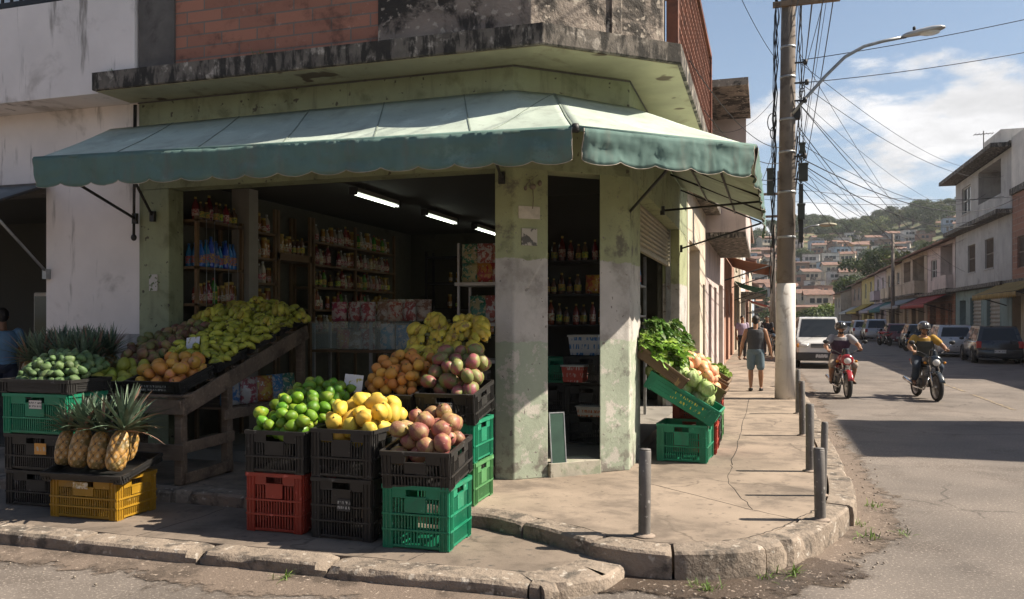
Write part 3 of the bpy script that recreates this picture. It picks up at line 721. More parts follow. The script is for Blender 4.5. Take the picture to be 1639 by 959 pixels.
def valance(k, u0, u1, out, h=.3):
    a, b = E_[k].lerp(E_[k+1], u0), E_[k].lerp(E_[k+1], u1); L = (b-a).length; d = (b-a).normalized(); nrm = V((d.y,-d.x,0)); per = L/round(L/.335)
    def fn(u, v):
        s = u*L; p = a + d*s
        sc = .045*(1-abs(math.sin(PI*s/per))**.55)
        z = -v*(h - sc) ; amp = v*(.014*math.sin(s*7.3+k)+.03*fbm(s*2.3, k*3.1)+.012*fbm(s*8,k)) + .02*fbm(s*3.1, v*2.4+k*5) + .008*fbm(s*9+v*4, v*5+k)
        dr = .05*math.exp(-s*5)*v + .05*math.exp(-(L-s)*5)*v
        return p + nrm*(out + amp - dr) + V((0,0,z))
    g = MB(); g.grid(fn, int(L/.0168), 8)
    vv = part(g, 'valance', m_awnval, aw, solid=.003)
    g = MB(); n = int(L/.0168)
    g.tube([V(fn(i/n,1)) for i in range(n+1)], .003, 5); g.tube([V(fn(0,j/6)) for j in range(7)], .0045, 5); g.tube([V(fn(1,j/6)) for j in range(7)], .0045, 5)
    part(g, 'hem', m_hem, aw, vv)
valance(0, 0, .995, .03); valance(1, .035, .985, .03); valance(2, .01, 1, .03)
a = E_[3]; g = MB()
for k in range(3):
    g = MB(); p, q = E_[k], E_[k+1]; g.tube([p, q], .026, 8); part(g, 'front_rail', m_awnval if k < 2 else m_iron, aw)
g = MB(); g.lathe([(.0,-.035),(.03,-.035),(.034,0),(.03,.035),(0,.035)], 10, tuple(E_[1])); part(g, 'rail_joint', m_iron, aw)
for p, q in [((-6.98,7.7,2.96),(-6.95,6.42,3.37)), ((-6.75,7.72,2.98),(-6.74,7.3,3.5)), ((-1.4,8.66,2.92),(-.65,7.45,3.36)), ((-1.36,13.95,2.98),(-.06,13.9,3.36)), ((-1.36,11.4,3.3),(-.07,11.4,3.37)), ((-2.5,7.68,3.2),(-2.3,6.66,3.37))]:
    g = MB(); g.tube([p,q], .016, 6); g.box(p[0]-.03,p[1]-.02,p[2]-.06,p[0]+.03,p[1]+.02,p[2]+.06); part(g, 'bracket_arm', m_iron, aw)
for y in (9.6,11.0,12.4,13.95):
    g = MB(); g.tube([(-1.36,y,3.97),(-.05,y,3.375)], .014, 6); part(g, 'rafter', m_iron, aw)
for f in (.33,.66):
    g = MB(); g.tube([T[2].lerp(E_[2],f)+V((0,0,-.06)), T[3].lerp(E_[3],f)+V((0,0,-.06))], .014, 6); part(g, 'rafter', m_iron, aw)

# ---------------------------------------------------------------- the white building next door
wb = thing('white_building', 'stained white building with overhanging upper floor beside the green shop', 'building', (-9,8,0))
g = MB(); g.box(-16,7.3,4.32,-7.62,7.5,5.42); g.box(-7.62,7.3,4.32,-6.625,7.5,7.6); g.box(-16,7.5,4.32,-6.7,8.12,4.5); part(g, 'upper_wall', m_white, wb)
g = MB(); g.box(-8.37,7.77,1.62,-6.975,8.1,4.318); part(g, 'lower_wall', m_white, wb)
g = MB(); g.box(-8.37,7.768,.19,-6.975,8.1,1.62); part(g, 'dado', m_white_low, wb)
g = MB(); g.box(-16,7.77,3.45,-8.37,8.1,4.318); part(g, 'shop_lintel', m_white, wb)
g = MB(); g.box(-16,7.72,3.32,-8.37,8.0,3.45); part(g, 'shutter_box', m_darkcol, wb)
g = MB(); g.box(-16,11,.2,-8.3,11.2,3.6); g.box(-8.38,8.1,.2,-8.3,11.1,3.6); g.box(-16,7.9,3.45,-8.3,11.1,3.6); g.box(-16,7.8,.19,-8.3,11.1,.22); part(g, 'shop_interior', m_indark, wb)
g = MB(); g.box(-16,9.2,4.5,-7,9.4,7.4); part(g, 'balcony_back_wall', M('pale_blue_wall', (.42,.5,.6), .8, .15, 2), wb)
g = MB(); g.box(-16,7.36,5.46,-7.62,7.4,5.52)
for i in range(60): g.box(-15.9+i*.14,7.365,5.42,-15.88+i*.14,7.395,6.4)
part(g, 'balcony_railing', m_iron, wb)
sa = thing('small_awning', 'small dark grey shop awning on a metal strut beside the white wall', 'awning', (-9,7,3))
def saf(u,v):
    x = lerp(-13,-8.28,u); return (x, lerp(7.7,6.9,v), lerp(3.42,3.08,v)-.02*math.sin(PI*v))
g = MB(); g.grid(saf, 20, 6); part(g, 'canvas', fabric('grey_awning_cloth', (.16,.18,.19), (.08,.09,.09), .05), sa, solid=.004)
g = MB(); g.tube([(-13,6.9,3.07),(-8.26,6.9,3.07)], .025, 8); part(g, 'front_rail', m_iron, sa)
g = MB(); g.tube([(-8.3,6.9,3.07),(-8.33,7.75,2.35)], .016, 6); g.box(-8.36,7.7,2.28,-8.3,7.77,2.4); part(g, 'strut', m_steel, sa)
g = MB(); g.tube([(-8.27,7.72,3.42),(-8.27,6.9,3.07)], .02, 6); part(g, 'side_arm', m_iron, sa)
fr = thing('shop_fridge', 'upright white fridge standing in the dark shop next door', 'fridge', (-10.3,9.9,.22))
g = MB(); g.box(-10.7,9.7,.3,-9.95,10.3,2.2); part(g, 'cabinet', M('fridge_enamel', (.5,.48,.45), .4, .1, 3), fr, bevel=.02)
g = MB(); g.box(-10.66,9.68,.9,-9.99,9.698,2.14); part(g, 'door', glass_dark('fridge_glass', (.06,.06,.055)), fr)
g = MB(); g.box(-10.03,9.65,1.2,-10.0,9.68,1.6); part(g, 'handle', m_steel, fr)
g = MB(); g.box(-10.66,9.72,.22,-10.0,10.2,.3); part(g, 'plinth', m_black, fr)
# ================================================================== crates
def panel_mesh(name, L, h, mat, rows, handle, thick=.012):
    """one slotted crate wall, local: along x, outward -y, bottom z=0"""
    g = MB(); post = min(.15*L, .085); t = thick
    rim = .03
    g.box(-L/2,0,0,-L/2+post,t,h); g.box(L/2-post,0,0,L/2,t,h)                    # corner posts
    g.box(-L/2-.004,-.012,h-rim,L/2+.004,0,h); g.box(-L/2+post,0,h-rim,L/2-post,t,h)
    hb = h-rim
    hh = .052 if handle else .0
    if handle:
        hl = .15*L
        g.box(-L/2+post,0,hb-hh,-hl,t,hb); g.box(hl,0,hb-hh,L/2-post,t,hb)
        g.box(-hl-.01,-.006,hb-hh-.012,hl+.01,t,hb-hh)
        hb -= hh
        g.box(-L/2+post,0,hb-.012,-hl-.01,t,hb); g.box(hl+.01,0,hb-.012,L/2-post,t,hb); hb -= .012
    foot = .03
    g.box(-L/2+post,0,.014,L/2-post,t,foot)
    if rows:
        rh = (hb-foot)/rows
        n = max(int((L-2*post)/.0235),4); dx = (L-2*post)/n
        for r_ in range(rows):
            z0 = foot+r_*rh; z1 = z0+rh
            g.box(-L/2-.003,-.009,z1-.012,L/2+.003,t,z1+.002) if r_ < rows-1 else None
            for i in range(1,n):
                x = -L/2+post+i*dx
                if handle and r_ == rows-1 and abs(x) < .15*L: continue
                g.box(x-.0048,.001,z0,x+.0048,t-.001,z1-.006)
            if handle and r_ == rows-1: g.box(-.15*L,-.003,z0+.01,.15*L,t-.002,z1)
    else:
        g.box(-L/2+post,.001,foot,L/2-post,t-.001,hb)
        for k in range(3): g.box(-L/2+post+.02,-.005,lerp(foot,hb,.2+.3*k),L/2-post-.02,0,lerp(foot,hb,.2+.3*k)+.006)
    for s in (-1,1):
        for q in (.12,.5,.88):
            x = s*(L/2-post*q); g.box(x-.0035,-.008,.012,x+.0035,0,h-rim)
    return g.mesh(name, mat)
_pm = {}
def crate(w, d, h, mat, rows=3, loc=(0,0,0), rz=0, tilt=0, roll=0, label='', name='crate', handle=True, sticker=None, group='produce crates round the shop'):
    root = thing(name, label, 'crate', loc, rz, group)
    root.rotation_euler = (tilt, roll, rz)
    key = (round(w,3), round(d,3), round(h,3), mat.name, rows, handle)
    if key not in _pm:
        fl = MB(); fl.box(-w/2+.012,-d/2+.012,.008,w/2-.012,d/2-.012,.018)
        for i in range(6): fl.box(-w/2+.01,lerp(-d/2+.03,d/2-.03,i/5)-.006,.001,w/2-.01,lerp(-d/2+.03,d/2-.03,i/5)+.006,.008)
        _pm[key] = (panel_mesh('crate_end', w, h, mat, rows, handle), panel_mesh('crate_side', d-.026, h, mat, rows, handle), fl.mesh('crate_floor', mat))
    a, b, f = _pm[key]
    for me, lc, rot in ((a,(0,-d/2,0),0),(a,(0,d/2,0),PI),(b,(w/2,0,0),PI/2),(b,(-w/2,0,0),-PI/2)):
        o = link('side_panel', me, root); o.location = lc; o.rotation_euler = (0,0,rot)
    link('floor', f, root)
    if sticker:
        sx, sz, sw, sh, sm = sticker
        g = MB(); g.box(-sw/2,-.003,-sh/2,sw/2,.003,sh/2); o = g.build('sticker', sm, root); o.location = (sx,-d/2-.012,sz)
    return root
Z0, Z1 = .1, .198
# front row on the low pavement
crate(.69,.47,.355,P_OCHRE,3,(-5.53,5.735,Z0),R(1.5),label='ochre yellow crate standing on the low pavement under the pineapple tray',sticker=(-.02,.285,.15,.055,M('ochre_worn_print', (.42,.3,.12), .6, .3, 40, col2=(.6,.55,.45), at2=(.5,.54), s2=30, bmp=0)))
tray_p = crate(.8,.52,.075,P_BLACK,0,(-5.51,5.71,.475),R(3),tilt=R(13),handle=False,name='tray',label='black tray of pineapples tilted on the ochre crate')
crate(.5,.58,.47,P_RED,3,(-3.73,5.89,Z0),R(1),label='red crate under the limes on the low pavement')
crate(.53,.74,.335,P_BLACK,2,(-3.72,5.96,.572),R(1),label='black crate heaped with limes on the red crate')
crate(.52,.56,.47,P_BLACK,3,(-3.105,5.85,Z0),R(-1),label='black crate with a worn white print under the yellow mangoes',sticker=(.03,.27,.11,.09,m_faint))
crate(.53,.66,.375,P_BLACK,2,(-3.1,5.9,.572),R(-1.5),label='black crate heaped with yellow mangoes between limes and red mangoes',sticker=None)
crate(.525,.5,.47,P_GREEN,3,(-2.46,5.74,Z0),R(1.5),label='bright green crate at the kerb corner under the red mangoes')
crate(.535,.53,.285,P_BLACK,2,(-2.455,5.745,.575),R(2.5),tilt=R(7),label='black crate of round red mangoes on the bright green crate')
o = MB(); o.box(-.06,-.002,-.04,.06,.002,.04)
# second row on the raised pavement
for z, m_, lb in ((Z1,P_GREEN2,'faded green crate on the pavement, lowest beside the middle pier'),(Z1+.365,P_GREEN,'green crate in the middle of the stack beside the middle pier')):
    crate(.5,.52,.36,m_,2,(-2.62,6.77,z),R(1),label=lb)
crate(.53,.55,.27,P_BLACK,2,(-2.62,6.76,Z1+.735),R(1),tilt=R(9),label='black crate of purple green mangoes beside the middle pier',sticker=(.01,.17,.12,.05,m_sticker))
for z, m_, lb in ((Z1,P_BLACK,'black crate on the pavement behind the yellow mango stack'),(Z1+.365,P_GREEN,'green crate under the crate of oranges')):
    crate(.54,.52,.36,m_,2,(-3.2,6.78,z),R(-1),label=lb)
crate(.58,.55,.26,P_BLACK,2,(-3.2,6.77,Z1+.735),R(-2),tilt=R(11),label='black crate of oranges behind the yellow mangoes')
for i in range(3): crate(.74,.5,.36,P_BLACK,2,(-2.99,7.42,Z1+i*.365),0,label=['black crate at the foot of the stack behind the oranges','black crate halfway up the stack behind the oranges','black crate on the stack behind the oranges, under the spotted bananas'][i])
# far-left stack
crate(.68,.46,.32,P_BLACK,2,(-6.31,5.97,Z0),R(2),label='black crate on the pavement under the green crate of pods')
crate(.7,.46,.325,P_BLACK,2,(-6.31,5.965,Z0+.325),R(1),label='black crate with an orange label under the green crate of pods',sticker=(.07,.2,.13,.1,m_sticker_o))
crate(.72,.47,.365,P_GREEN,2,(-6.3,5.955,Z0+.655),R(1),label='green crate with a white label under the tray of green pods',sticker=(.02,.27,.14,.075,m_sticker))
crate(.78,.5,.125,P_BLACK,0,(-6.3,5.96,Z0+1.025),R(1),handle=False,name='tray',label='black tray heaped with green pods on the green crate')
for i in range(3): crate(.62,.5,.36,P_BLACK,2,(-6.98,6.72,Z1+i*.365),0,label=['black crate on the pavement by the white wall, lowest under pineapple crowns','black crate by the white wall, middle one under pineapple crowns','black crate by the white wall filled with leafy pineapples'][i])

# ================================================================== wooden display stand
st = thing('display_stand', 'weathered wooden sloping display stand carrying bananas and mangoes', 'display stand', (-5.9,7.5,.198))
SX0, SX1, SY0, SY1 = -6.5, -5.33, 6.47, 8.69
deck = lambda y: 1.02 + (y-SY0)*.318
for x in (SX0+.05, SX1-.04):
    for y in (SY0+.05, 7.22, SY1-.06):
        g = MB(); g.box(x-.04,y-.045,.2 if y < 7.7 else .322,x+.04,y+.045,deck(y)-.06); part(g,'leg',m_wood,st,bevel=.006)
    g = MB(); s = 1 if x > -6 else -1
    g.bar((x+s*.055,SY0-.03,deck(SY0)-.085),(x+s*.055,SY1,deck(SY1)-.085),.03,.17); part(g,'side_beam',m_wood,st,bevel=.006)
    for z0, z1, ya, yb in ((.56,.575,SY0,7.26),(.26,.275,SY0+.04,7.24)):
        g = MB(); g.bar((x+s*.055,ya,z0),(x+s*.055,yb,z1),.025,.11); part(g,'side_rail',m_wood,st,bevel=.006)
    g = MB(); g.bar((x+s*.055,7.1,.8),(x+s*.055,SY1,.82),.025,.1); part(g,'side_rail',m_wood,st,bevel=.006)
for z in (.955,.52):
    g = MB(); g.box(SX0-.05,SY0-.032,z-.075,SX1+.055,SY0,z+.075); part(g,'front_plank',m_wood,st,bevel=.006)
g = MB(); g.box(SX0-.02,SY0-.05,1.045,SX1+.05,SY0+.1,1.07); part(g,'front_lip',m_wood,st,bevel=.004)
for x in (SX0+.08,-5.92,SX1-.06):
    g = MB(); g.box(x-.06,SY0-.04,1.031,x+.06,SY0+.06,1.045); part(g,'batten',m_wood,st)
g = MB()
for i in range(7):
    y = SY0+.18+i*.36; g.bar((SX0,y,deck(y)-.012),(SX1,y,deck(y)-.012),.2,.02)
part(g,'deck_slats',m_wood,st)
g = MB()
for i in range(3): g.box(SX0+.02,7.25+i*.35,.84,SX1-.02,7.55+i*.35,.86)
part(g,'lower_shelf',m_wood,st)
SL = math.atan(.318)
def on_stand(x, y, w, d, h, lb): return crate(w,d,h,P_BLACK,0,(x,y,deck(y)+.045),0,tilt=SL*.9,handle=False,name='tray',label=lb,sticker=(0,h*.5,w*.5,h*.42,m_faint) if y < 6.9 else None)
on_stand(-6.24,6.70,.5,.48,.115,'black tray of green mangoes at the low front corner of the wooden stand')
on_stand(-5.64,6.71,.64,.5,.125,'black tray of golden mangoes on the low front edge of the wooden stand')
for i,y in enumerate((7.26,7.8,8.36)):
    on_stand(-5.63,y,.62,.5,.1,['black tray right behind the golden mangoes, under green bananas','black tray halfway up the stand under green bananas','black tray at the top of the stand under green bananas'][i])
    on_stand(-6.23,y,.5,.5,.1,['black tray of brown figs on the wooden stand','black tray on the wall side of the stand, higher than the figs','black tray on the wall side at the top of the stand'][i])

# ================================================================== fruit
def fruit(name, mat, r, el=(1,1,1), n=14, k=9, lump=.06, tip=0, seed=0, eg=0, stem=None):
    g = MB(); g.ball((0,0,0), r, r, r, n, k)
    out = []
    for p in g.v:
        q = V(p); d = q.normalized(); f = 1+lump*mnoise.noise(d*1.6+V((seed*3.1,0,0)))
        zt = d.z
        if tip and zt > .8: f += tip*(zt-.8)*5
        if eg: f *= 1 + eg*zt*.5; q.x += eg*.25*r*zt*zt
        q = q*f; out.append((q.x*el[0], q.y*el[1], q.z*el[2]))
    g.v = out
    if stem is not None: g.lathe([(0,-.004),(.006*r/.05,-.003),(.005*r/.05,.012*r/.05),(0,.012*r/.05)], 6, (0,0,r*el[2]*.985), 1)
    return g.mesh(name, [mat, f_bananatip])
MESH = dict(
    lime=[fruit('lime', f_lime, .047, (1,1,1.1), lump=.1, tip=.14, seed=i, stem=1) for i in range(2)],
    orange=[fruit('orange', f_orange, .052, (1,1,.94), lump=.1, seed=i, stem=1) for i in range(3)],
    yellow=[fruit('yellow_mango', f_ymango, .064, (1,.9,1.3), lump=.2, eg=.24, seed=i, stem=1) for i in range(3)],
    red=[fruit('red_mango', f_rmango, .066, (1,.95,1.06), lump=.12, seed=i, stem=1) for i in range(3)],
    purple=[fruit('purple_mango', f_gmango, .067, (1,.9,1.2), lump=.12, eg=.25, seed=i, stem=1) for i in range(3)],
    gold=[fruit('golden_mango', f_gold, .062, (1,.92,1.12), lump=.1, eg=.15, seed=i, stem=1) for i in range(3)],
    green=[fruit('green_mango', f_ygreen, .062, (1,.9,1.2), lump=.1, eg=.2, seed=i, stem=1) for i in range(2)],
    brown=[fruit('fig', f_brown, .048, (1,.95,1.25), lump=.2, eg=.35, seed=i, stem=1) for i in range(3)],
    pod=[fruit('green_pod', f_avo, .036, (1,.85,1.3), lump=.2, eg=.1, seed=i) for i in range(3)],
    root=[fruit('pale_root', f_onion, .062, (1,1,1.2), lump=.12, eg=.2, seed=i, stem=1) for i in range(3)],
)
def pile(N, rect, floor, r, dome=0.0, seed=1, tries=70, lim=None):
    rr = random.Random(seed); x0,x1,y0,y1 = rect; P = []
    cx, cy_ = (x0+x1)/2, (y0+y1)/2; hx, hy = (x1-x0)/2, (y1-y0)/2
    for i in range(N):
        best = None
        for t in range(tries):
            x, y = rr.uniform(x0+r*.8,x1-r*.8), rr.uniform(y0+r*.8,y1-r*.8); z = floor(x,y)+r*.9
            for (a,b,c) in P:
                d2 = (a-x)**2+(b-y)**2; D = 1.85*r
                if d2 < D*D: z = max(z, c+math.sqrt(D*D-d2))
            cost = z-floor(x,y) + dome*(((x-cx)/hx)**2+((y-cy_)/hy)**2)
            if best is None or cost < best[0]: best = (cost,x,y,z)
        P.append(best[1:])
    return P
def scatter(kind, name, label, cat, group, pts, seed=0, flat=.0, s=(.86,1.14)):
    rr = random.Random(seed+77)
    for p in pts:
        o = link(name, rr.choice(MESH[kind])); o.location = p
        o.rotation_euler = (rr.uniform(-1,1)*(PI/2)+(PI/2 if rr.random() < .5 else 0), rr.uniform(-1,1)*1.2, rr.uniform(0,6.28)); o.scale = (rr.uniform(*s),)*3
        tag(o, label, cat, group)
tl = lambda y0, z0, a: (lambda x, y: z0 + (y-y0)*math.tan(a))
scatter('lime','lime','glossy green lime in the heap on the red crate stack','lime','limes in the black crate', pile(105,(-3.97,-3.47,5.6,6.5),tl(5.6,.815,R(17)),.048,.02,1),1)
scatter('yellow','yellow_mango','yellow mango in the heap between limes and red mangoes','mango','yellow mangoes in the black crate', pile(38,(-3.35,-2.85,5.59,6.26),tl(5.59,.8,R(13)),.064,.03,2),2)
scatter('red','red_mango','round red mango in the crate over the bright green crate','mango','red mangoes in the black crate', pile(30,(-2.69,-2.22,5.5,6.0),tl(5.5,.69,R(12)),.066,.02,3),3)
scatter('purple','purple_mango','purple green mango in the crate beside the middle pier','mango','purple mangoes by the pier', pile(32,(-2.87,-2.37,6.52,7.05),tl(6.52,1.08,R(20)),.066,.0,4),4)
scatter('orange','orange','orange in the heaped crate behind the yellow mangoes','orange','oranges in the black crate', pile(64,(-3.48,-2.93,6.52,7.08),tl(6.52,1.09,R(20)),.05,.02,5),5)
st_f = lambda h: (lambda x, y: deck(y)+h)
scatter('gold','golden_mango','golden mango on the low front edge of the wooden stand','mango','golden mangoes on the stand', pile(34,(-5.93,-5.34,6.47,6.98),st_f(.08),.062,.03,6),6)
scatter('green','green_mango','yellow green mango on the low corner of the wooden stand','mango','green mangoes on the stand', pile(15,(-6.47,-6.0,6.47,6.92),st_f(.08),.06,.03,7),7)
scatter('brown','fig','brown green fig heaped on the wooden stand behind green mangoes','fig','figs on the stand', pile(150,(-6.48,-5.93,6.82,7.85),st_f(.13),.045,.03,8),8)
scatter('pod','green_pod','small green pod in the heap on the far stack','pod','green pods in the tray', pile(170,(-6.67,-5.93,5.74,6.3),tl(5.74,1.19,R(15)),.035,.12,9,40),9)
# bananas
def banana_bunch(name, mat, seed, n=4, L=.165, r0=.036):
    rr = random.Random(seed); g = MB()
    for i in range(n):
        a = lerp(-.55,.55,i/(n-1)) + rr.uniform(-.1,.1); row = i % 2
        pts = []; rad = []
        for k in range(8):
            t = k/7; bend = 1.15*t*t
            out_ = L*(t*.95); z = .05+row*.034 + L*(.5*t - .75*t*t)
            pts.append((math.sin(a)*out_*(1-.18*bend)+math.sin(a)*.02, -math.cos(a)*out_*(1-.12*bend), z)); rad.append(r0*(.45,.8,.98,1.04,1.05,1.0,.84,.35)[k]*rr.uniform(.93,1.08))
        g.tube(pts, rad, 7); g.ball(pts[-1], r0*.4, n=6, k=4, m=1)
    me = g.mesh(name, [mat, f_bananatip])
    s = MB(); s.tube([(0,.05,.06),(0,.02,.062),(0,-.03,.062)], [.014,.022,.026], 6); return me, s.mesh('stem', f_bananatip)
BB = [banana_bunch('banana_bunch', f_banana, i, 4+i%2) for i in range(4)]; BR = [banana_bunch('banana_bunch', f_ripe, 10+i, 4+i%2) for i in range(3)]
def bananas(B, pts, label, group, seed, tiltx=0):
    rr = random.Random(seed)
    for p in pts:
        a, s = rr.choice(B); o = link('banana_bunch', a); o.location = p; tag(o, label, 'bananas', group)
        o.rotation_euler = (rr.uniform(-.3,.6)+tiltx, rr.uniform(-.5,.5), rr.gauss(.2,.7)); o.scale = (rr.uniform(.85,1.15),)*3
        link('stem', s, o)
def plump(seed):
    rr = random.Random(seed); g = MB(); L = .15; pts = []; rad = []
    for k in range(9):
        t = k/8; a = (t-.5)*1.25; pts.append((math.sin(a)*L*.8, 0, math.cos(a)*L*.8-L*.72)); rad.append(.037*(.22,.62,.9,1,1.03,1,.9,.66,.25)[k]*rr.uniform(.95,1.05))
    g.tube(pts, rad, 9, flat=.92); g.tube([pts[0],V(pts[0])+V((-.02,0,-.004))], [.009,.006], 5, 1); g.ball(pts[-1], .01, n=6, k=4, m=1)
    return g.mesh('banana', [f_banana, f_bananatip])
MESH['banana'] = [plump(i) for i in range(4)]
bank = lambda x, y: deck(y)+.09+.11*math.sin(PI*min(max((x+6.42)/1.14,0),1))
P1 = pile(175,(-5.97,-5.27,6.98,8.64),bank,.045,.0,51,28); P2 = pile(85,(-6.44,-5.9,7.72,8.64),bank,.045,.0,52,28)
rr = random.Random(55)
for p in P1+P2:
    o = link('banana', rr.choice(MESH['banana'])); o.location = p; o.scale = (rr.uniform(.85,1.15),)*3
    o.rotation_euler = Matrix.Rotation(SL,3,'X').to_euler() if False else Euler((rr.gauss(0,.5), rr.gauss(0,.4), rr.gauss(1.2,.75)))
    tag(o, 'short green yellow banana in the bank on the sloping wooden stand', 'banana', 'green bananas on the stand')
pts = []
rr = random.Random(5)
for j in (10,13):
    y = 7.0+j*.106
    xs = (-5.95,-5.28) if y < 7.72 else (-6.42,-5.28)
    n = int((xs[1]-xs[0])/.115)
    for i in range(n+1): pts.append((lerp(*xs,i/n)+rr.uniform(-.04,.04), y+rr.uniform(-.05,.05), deck(y)+.12+rr.uniform(0,.12)+.13*math.sin(PI*i/n)))
bananas(BB, pts, 'green banana bunch near the top of the sloping wooden stand', 'green banana bunches on the stand', 3)
pts = [(lerp(-3.32,-2.66,(i+rr.uniform(.2,.8))/8), lerp(7.22,7.66,(j+rr.random())/5), 1.34+j*.085+rr.uniform(0,.08)) for i in range(8) for j in range(5)]
bananas(BR, pts, 'brown spotted banana bunch on the stack behind the oranges', 'spotted bananas behind the oranges', 4)
# price cards
def card(loc, w, h, rot, label):
    t = thing('price_card', label, 'price card', loc); t.rotation_euler = rot
    g = MB(); g.box(-w/2,-.002,0,w/2,.002,h); g.build('card', m_price, t)
    g = MB(); g.tube([(0,.006,-.16),(0,.006,h*.6)], .004, 5); g.build('stick', m_shelfwood, t)
card((-5.72,7.12,deck(7.1)+.27),.15,.12,(R(-18),R(-6),R(8)),'white price card stuck in the green bananas')
card((-3.52,6.5,1.13),.17,.17,(R(-8),R(5),R(10)),'white price card beside the crate of oranges')
# pineapples
def blade(g, base, ang, el, L, w, droop, m=0):
    d = V((math.cos(ang)*math.cos(el), math.sin(ang)*math.cos(el), math.sin(el))); s = V((-math.sin(ang), math.cos(ang), 0))
    n = 5; vs = []
    for k in range(n+1):
        t = k/n; p = V(base)+d*L*t+V((0,0,-droop*L*t*t)); ww = w*(1-t**1.6)*(.75+.5*min(t*4,1)*.5)+.0006
        up = d.cross(s)*-.0
        vs += [p-s*ww+V((0,0,ww*.5)), p, p+s*ww+V((0,0,ww*.5))]
    fs = []
    for k in range(n):
        for j in (0,1): fs.append((3*k+j,3*k+j+1,3*k+j+4,3*k+j+3))
    return g.add(vs, fs, m, True)
def crown_mesh(seed, L=.25, n=52, spread=1.0):
    rr = random.Random(seed); g = MB()
    for i in range(n):
        t = i/n; ang = i*2.39996+rr.uniform(-.2,.2); el = lerp(.15,1.45,t**.8)*(1 if spread == 1 else .9)
        blade(g,(math.cos(ang)*.018*(1-t),math.sin(ang)*.018*(1-t),.04*t), ang, el, L*lerp(.62,1.05,math.sin(PI*min(t*.75+.15,1)))*rr.uniform(.85,1.15), .0135*rr.uniform(.8,1.2), lerp(.35,.02,t), 1 if rr.random() < .1 else 0)
    return g.mesh('crown', [f_crown, f_crowndry])
def pineapple_body():
    g = MB(); nu, nv = 80, 60; H = .35; eye = []; vs = []
    for j in range(nv+1):
        v = j/nv; th = PI*v; rad = .088*(math.sin(th)**.55 if 0 < v < 1 else .0)*(1.06-.2*v); z = H*(.5-.5*math.cos(th))
        for i in range(nu):
            u = i/nu; p = abs(math.cos(PI*(7*u+5*v))*math.cos(PI*(7*u-5*v))); e = p**.6
            f = 1+.12*e-(.0 if e < .9 else .04); a = 2*PI*u
            vs.append((rad*f*math.cos(a), rad*f*math.sin(a), z)); eye.append(e)
    fs = [(j*nu+i, j*nu+(i+1)%nu, (j+1)*nu+(i+1)%nu, (j+1)*nu+i) for j in range(nv) for i in range(nu)]
    g.add(vs, fs, 0, True); me = g.mesh('pineapple', f_pine)
    at = me.attributes.new('eye', 'FLOAT', 'POINT'); at.data.foreach_set('value', eye); return me
PB = pineapple_body(); CR = [crown_mesh(i,.25,60) for i in range(4)]; CRB = [crown_mesh(20+i, .3, 60) for i in range(3)]
def pineapple(loc, tilt, rz, s, label, group, cr, cs=1.0):
    o = link('pineapple', PB); o.location = loc; o.rotation_euler = (tilt, 0, rz); o.scale = (s,)*3; tag(o, label, 'pineapple', group)
    c = link('crown', cr, o); c.location = (0,0,.335); c.scale = (cs,)*3
for i, (x,y,z,t,rz,s,lb) in enumerate((
    (-5.65,5.56,.515,-15,6,.98,'golden pineapple second from the low end of the tilted tray'), (-5.44,5.55,.515,-13,2,.93,'brown green pineapple in the middle of the tilted tray'),
    (-5.23,5.53,.515,-16,-4,1.0,'large pineapple with wide crown nearest the wooden stand'), (-5.85,5.6,.52,-14,14,.86,'smaller pineapple leaning at the pod stack end of the tray'),
    (-5.33,5.76,.56,-14,-20,.84,'green pineapple half hidden behind the large one in the tray'))):
    pineapple((x,y,z), R(t), R(rz), s, lb, 'pineapples in the tilted tray', CR[i%4], (1.45,1.5,1.7,1.25,1.4)[i])
rr = random.Random(4)
for i in range(16):
    x, y = -7.22+.2*(i%4)+rr.uniform(-.05,.05), 6.55+.14*(i//4)+rr.uniform(-.03,.03)
    pineapple((x,y,1.06+.02*(i//4)), R(rr.uniform(-14,8)), rr.uniform(0,6.28), .88, 'leafy dark pineapple standing in the crate by the white wall', 'pineapples by the white wall', CRB[i%3], 1.3)

# ================================================================== vegetables on the street side
TS = R(30)
gsd = crate(.55,.54,.42,P_GREEN,2,(-.87,9.48,Z1),R(-4),label='green crate on the pavement under the cabbages, nearest the doorway')
crate(.86,.52,.2,P_GREEN,0,(-.93,9.46,.82),R(-3),roll=TS,handle=False,label='green crate of cabbages tilted towards the street',sticker=(.1,.1,.45,.09,scribble('yellow_crate_print', (.012,.2,.1), (.6,.55,.05), 24, (1,1,2), .6)))
for z, m_, lb in ((Z1,P_RED,'lower red crate under the pale orange roots'),(Z1+.345,P_RED,'upper red crate under the pale orange roots')): crate(.5,.52,.335,m_,2,(-.8,10.1,z),0,label=lb)
crate(.86,.6,.2,P_BROWN,0,(-.9,10.07,1.0),R(-2),roll=TS,handle=False,label='brown box of pale orange roots tilted over the red crates',name='crate')
for z, m_, lb in ((Z1,P_BLACK,'lower black crate on the street side beyond the red crates'),(Z1+.345,P_BLACK,'upper black crate on the street side beyond the red crates')): crate(.5,.52,.335,m_,2,(-.8,10.72,z),0,label=lb)
crate(.86,.6,.2,P_BROWN,0,(-.9,10.7,1.05),R(-2),roll=TS,handle=False,label='brown box of pale roots and lettuce beyond the first root box',name='crate')
for z, m_, lb in ((Z1,P_GREEN2,'faded green crate at the far end of the vegetables'),(Z1+.345,P_RED,'red crate at the far end of the vegetables')): crate(.5,.52,.335,m_,2,(-.8,11.34,z),0,label=lb)
crate(.86,.6,.2,P_BROWN,0,(-.92,11.32,1.02),R(-2),roll=TS,handle=False,label='brown box of lettuce at the far end of the vegetables',name='crate')
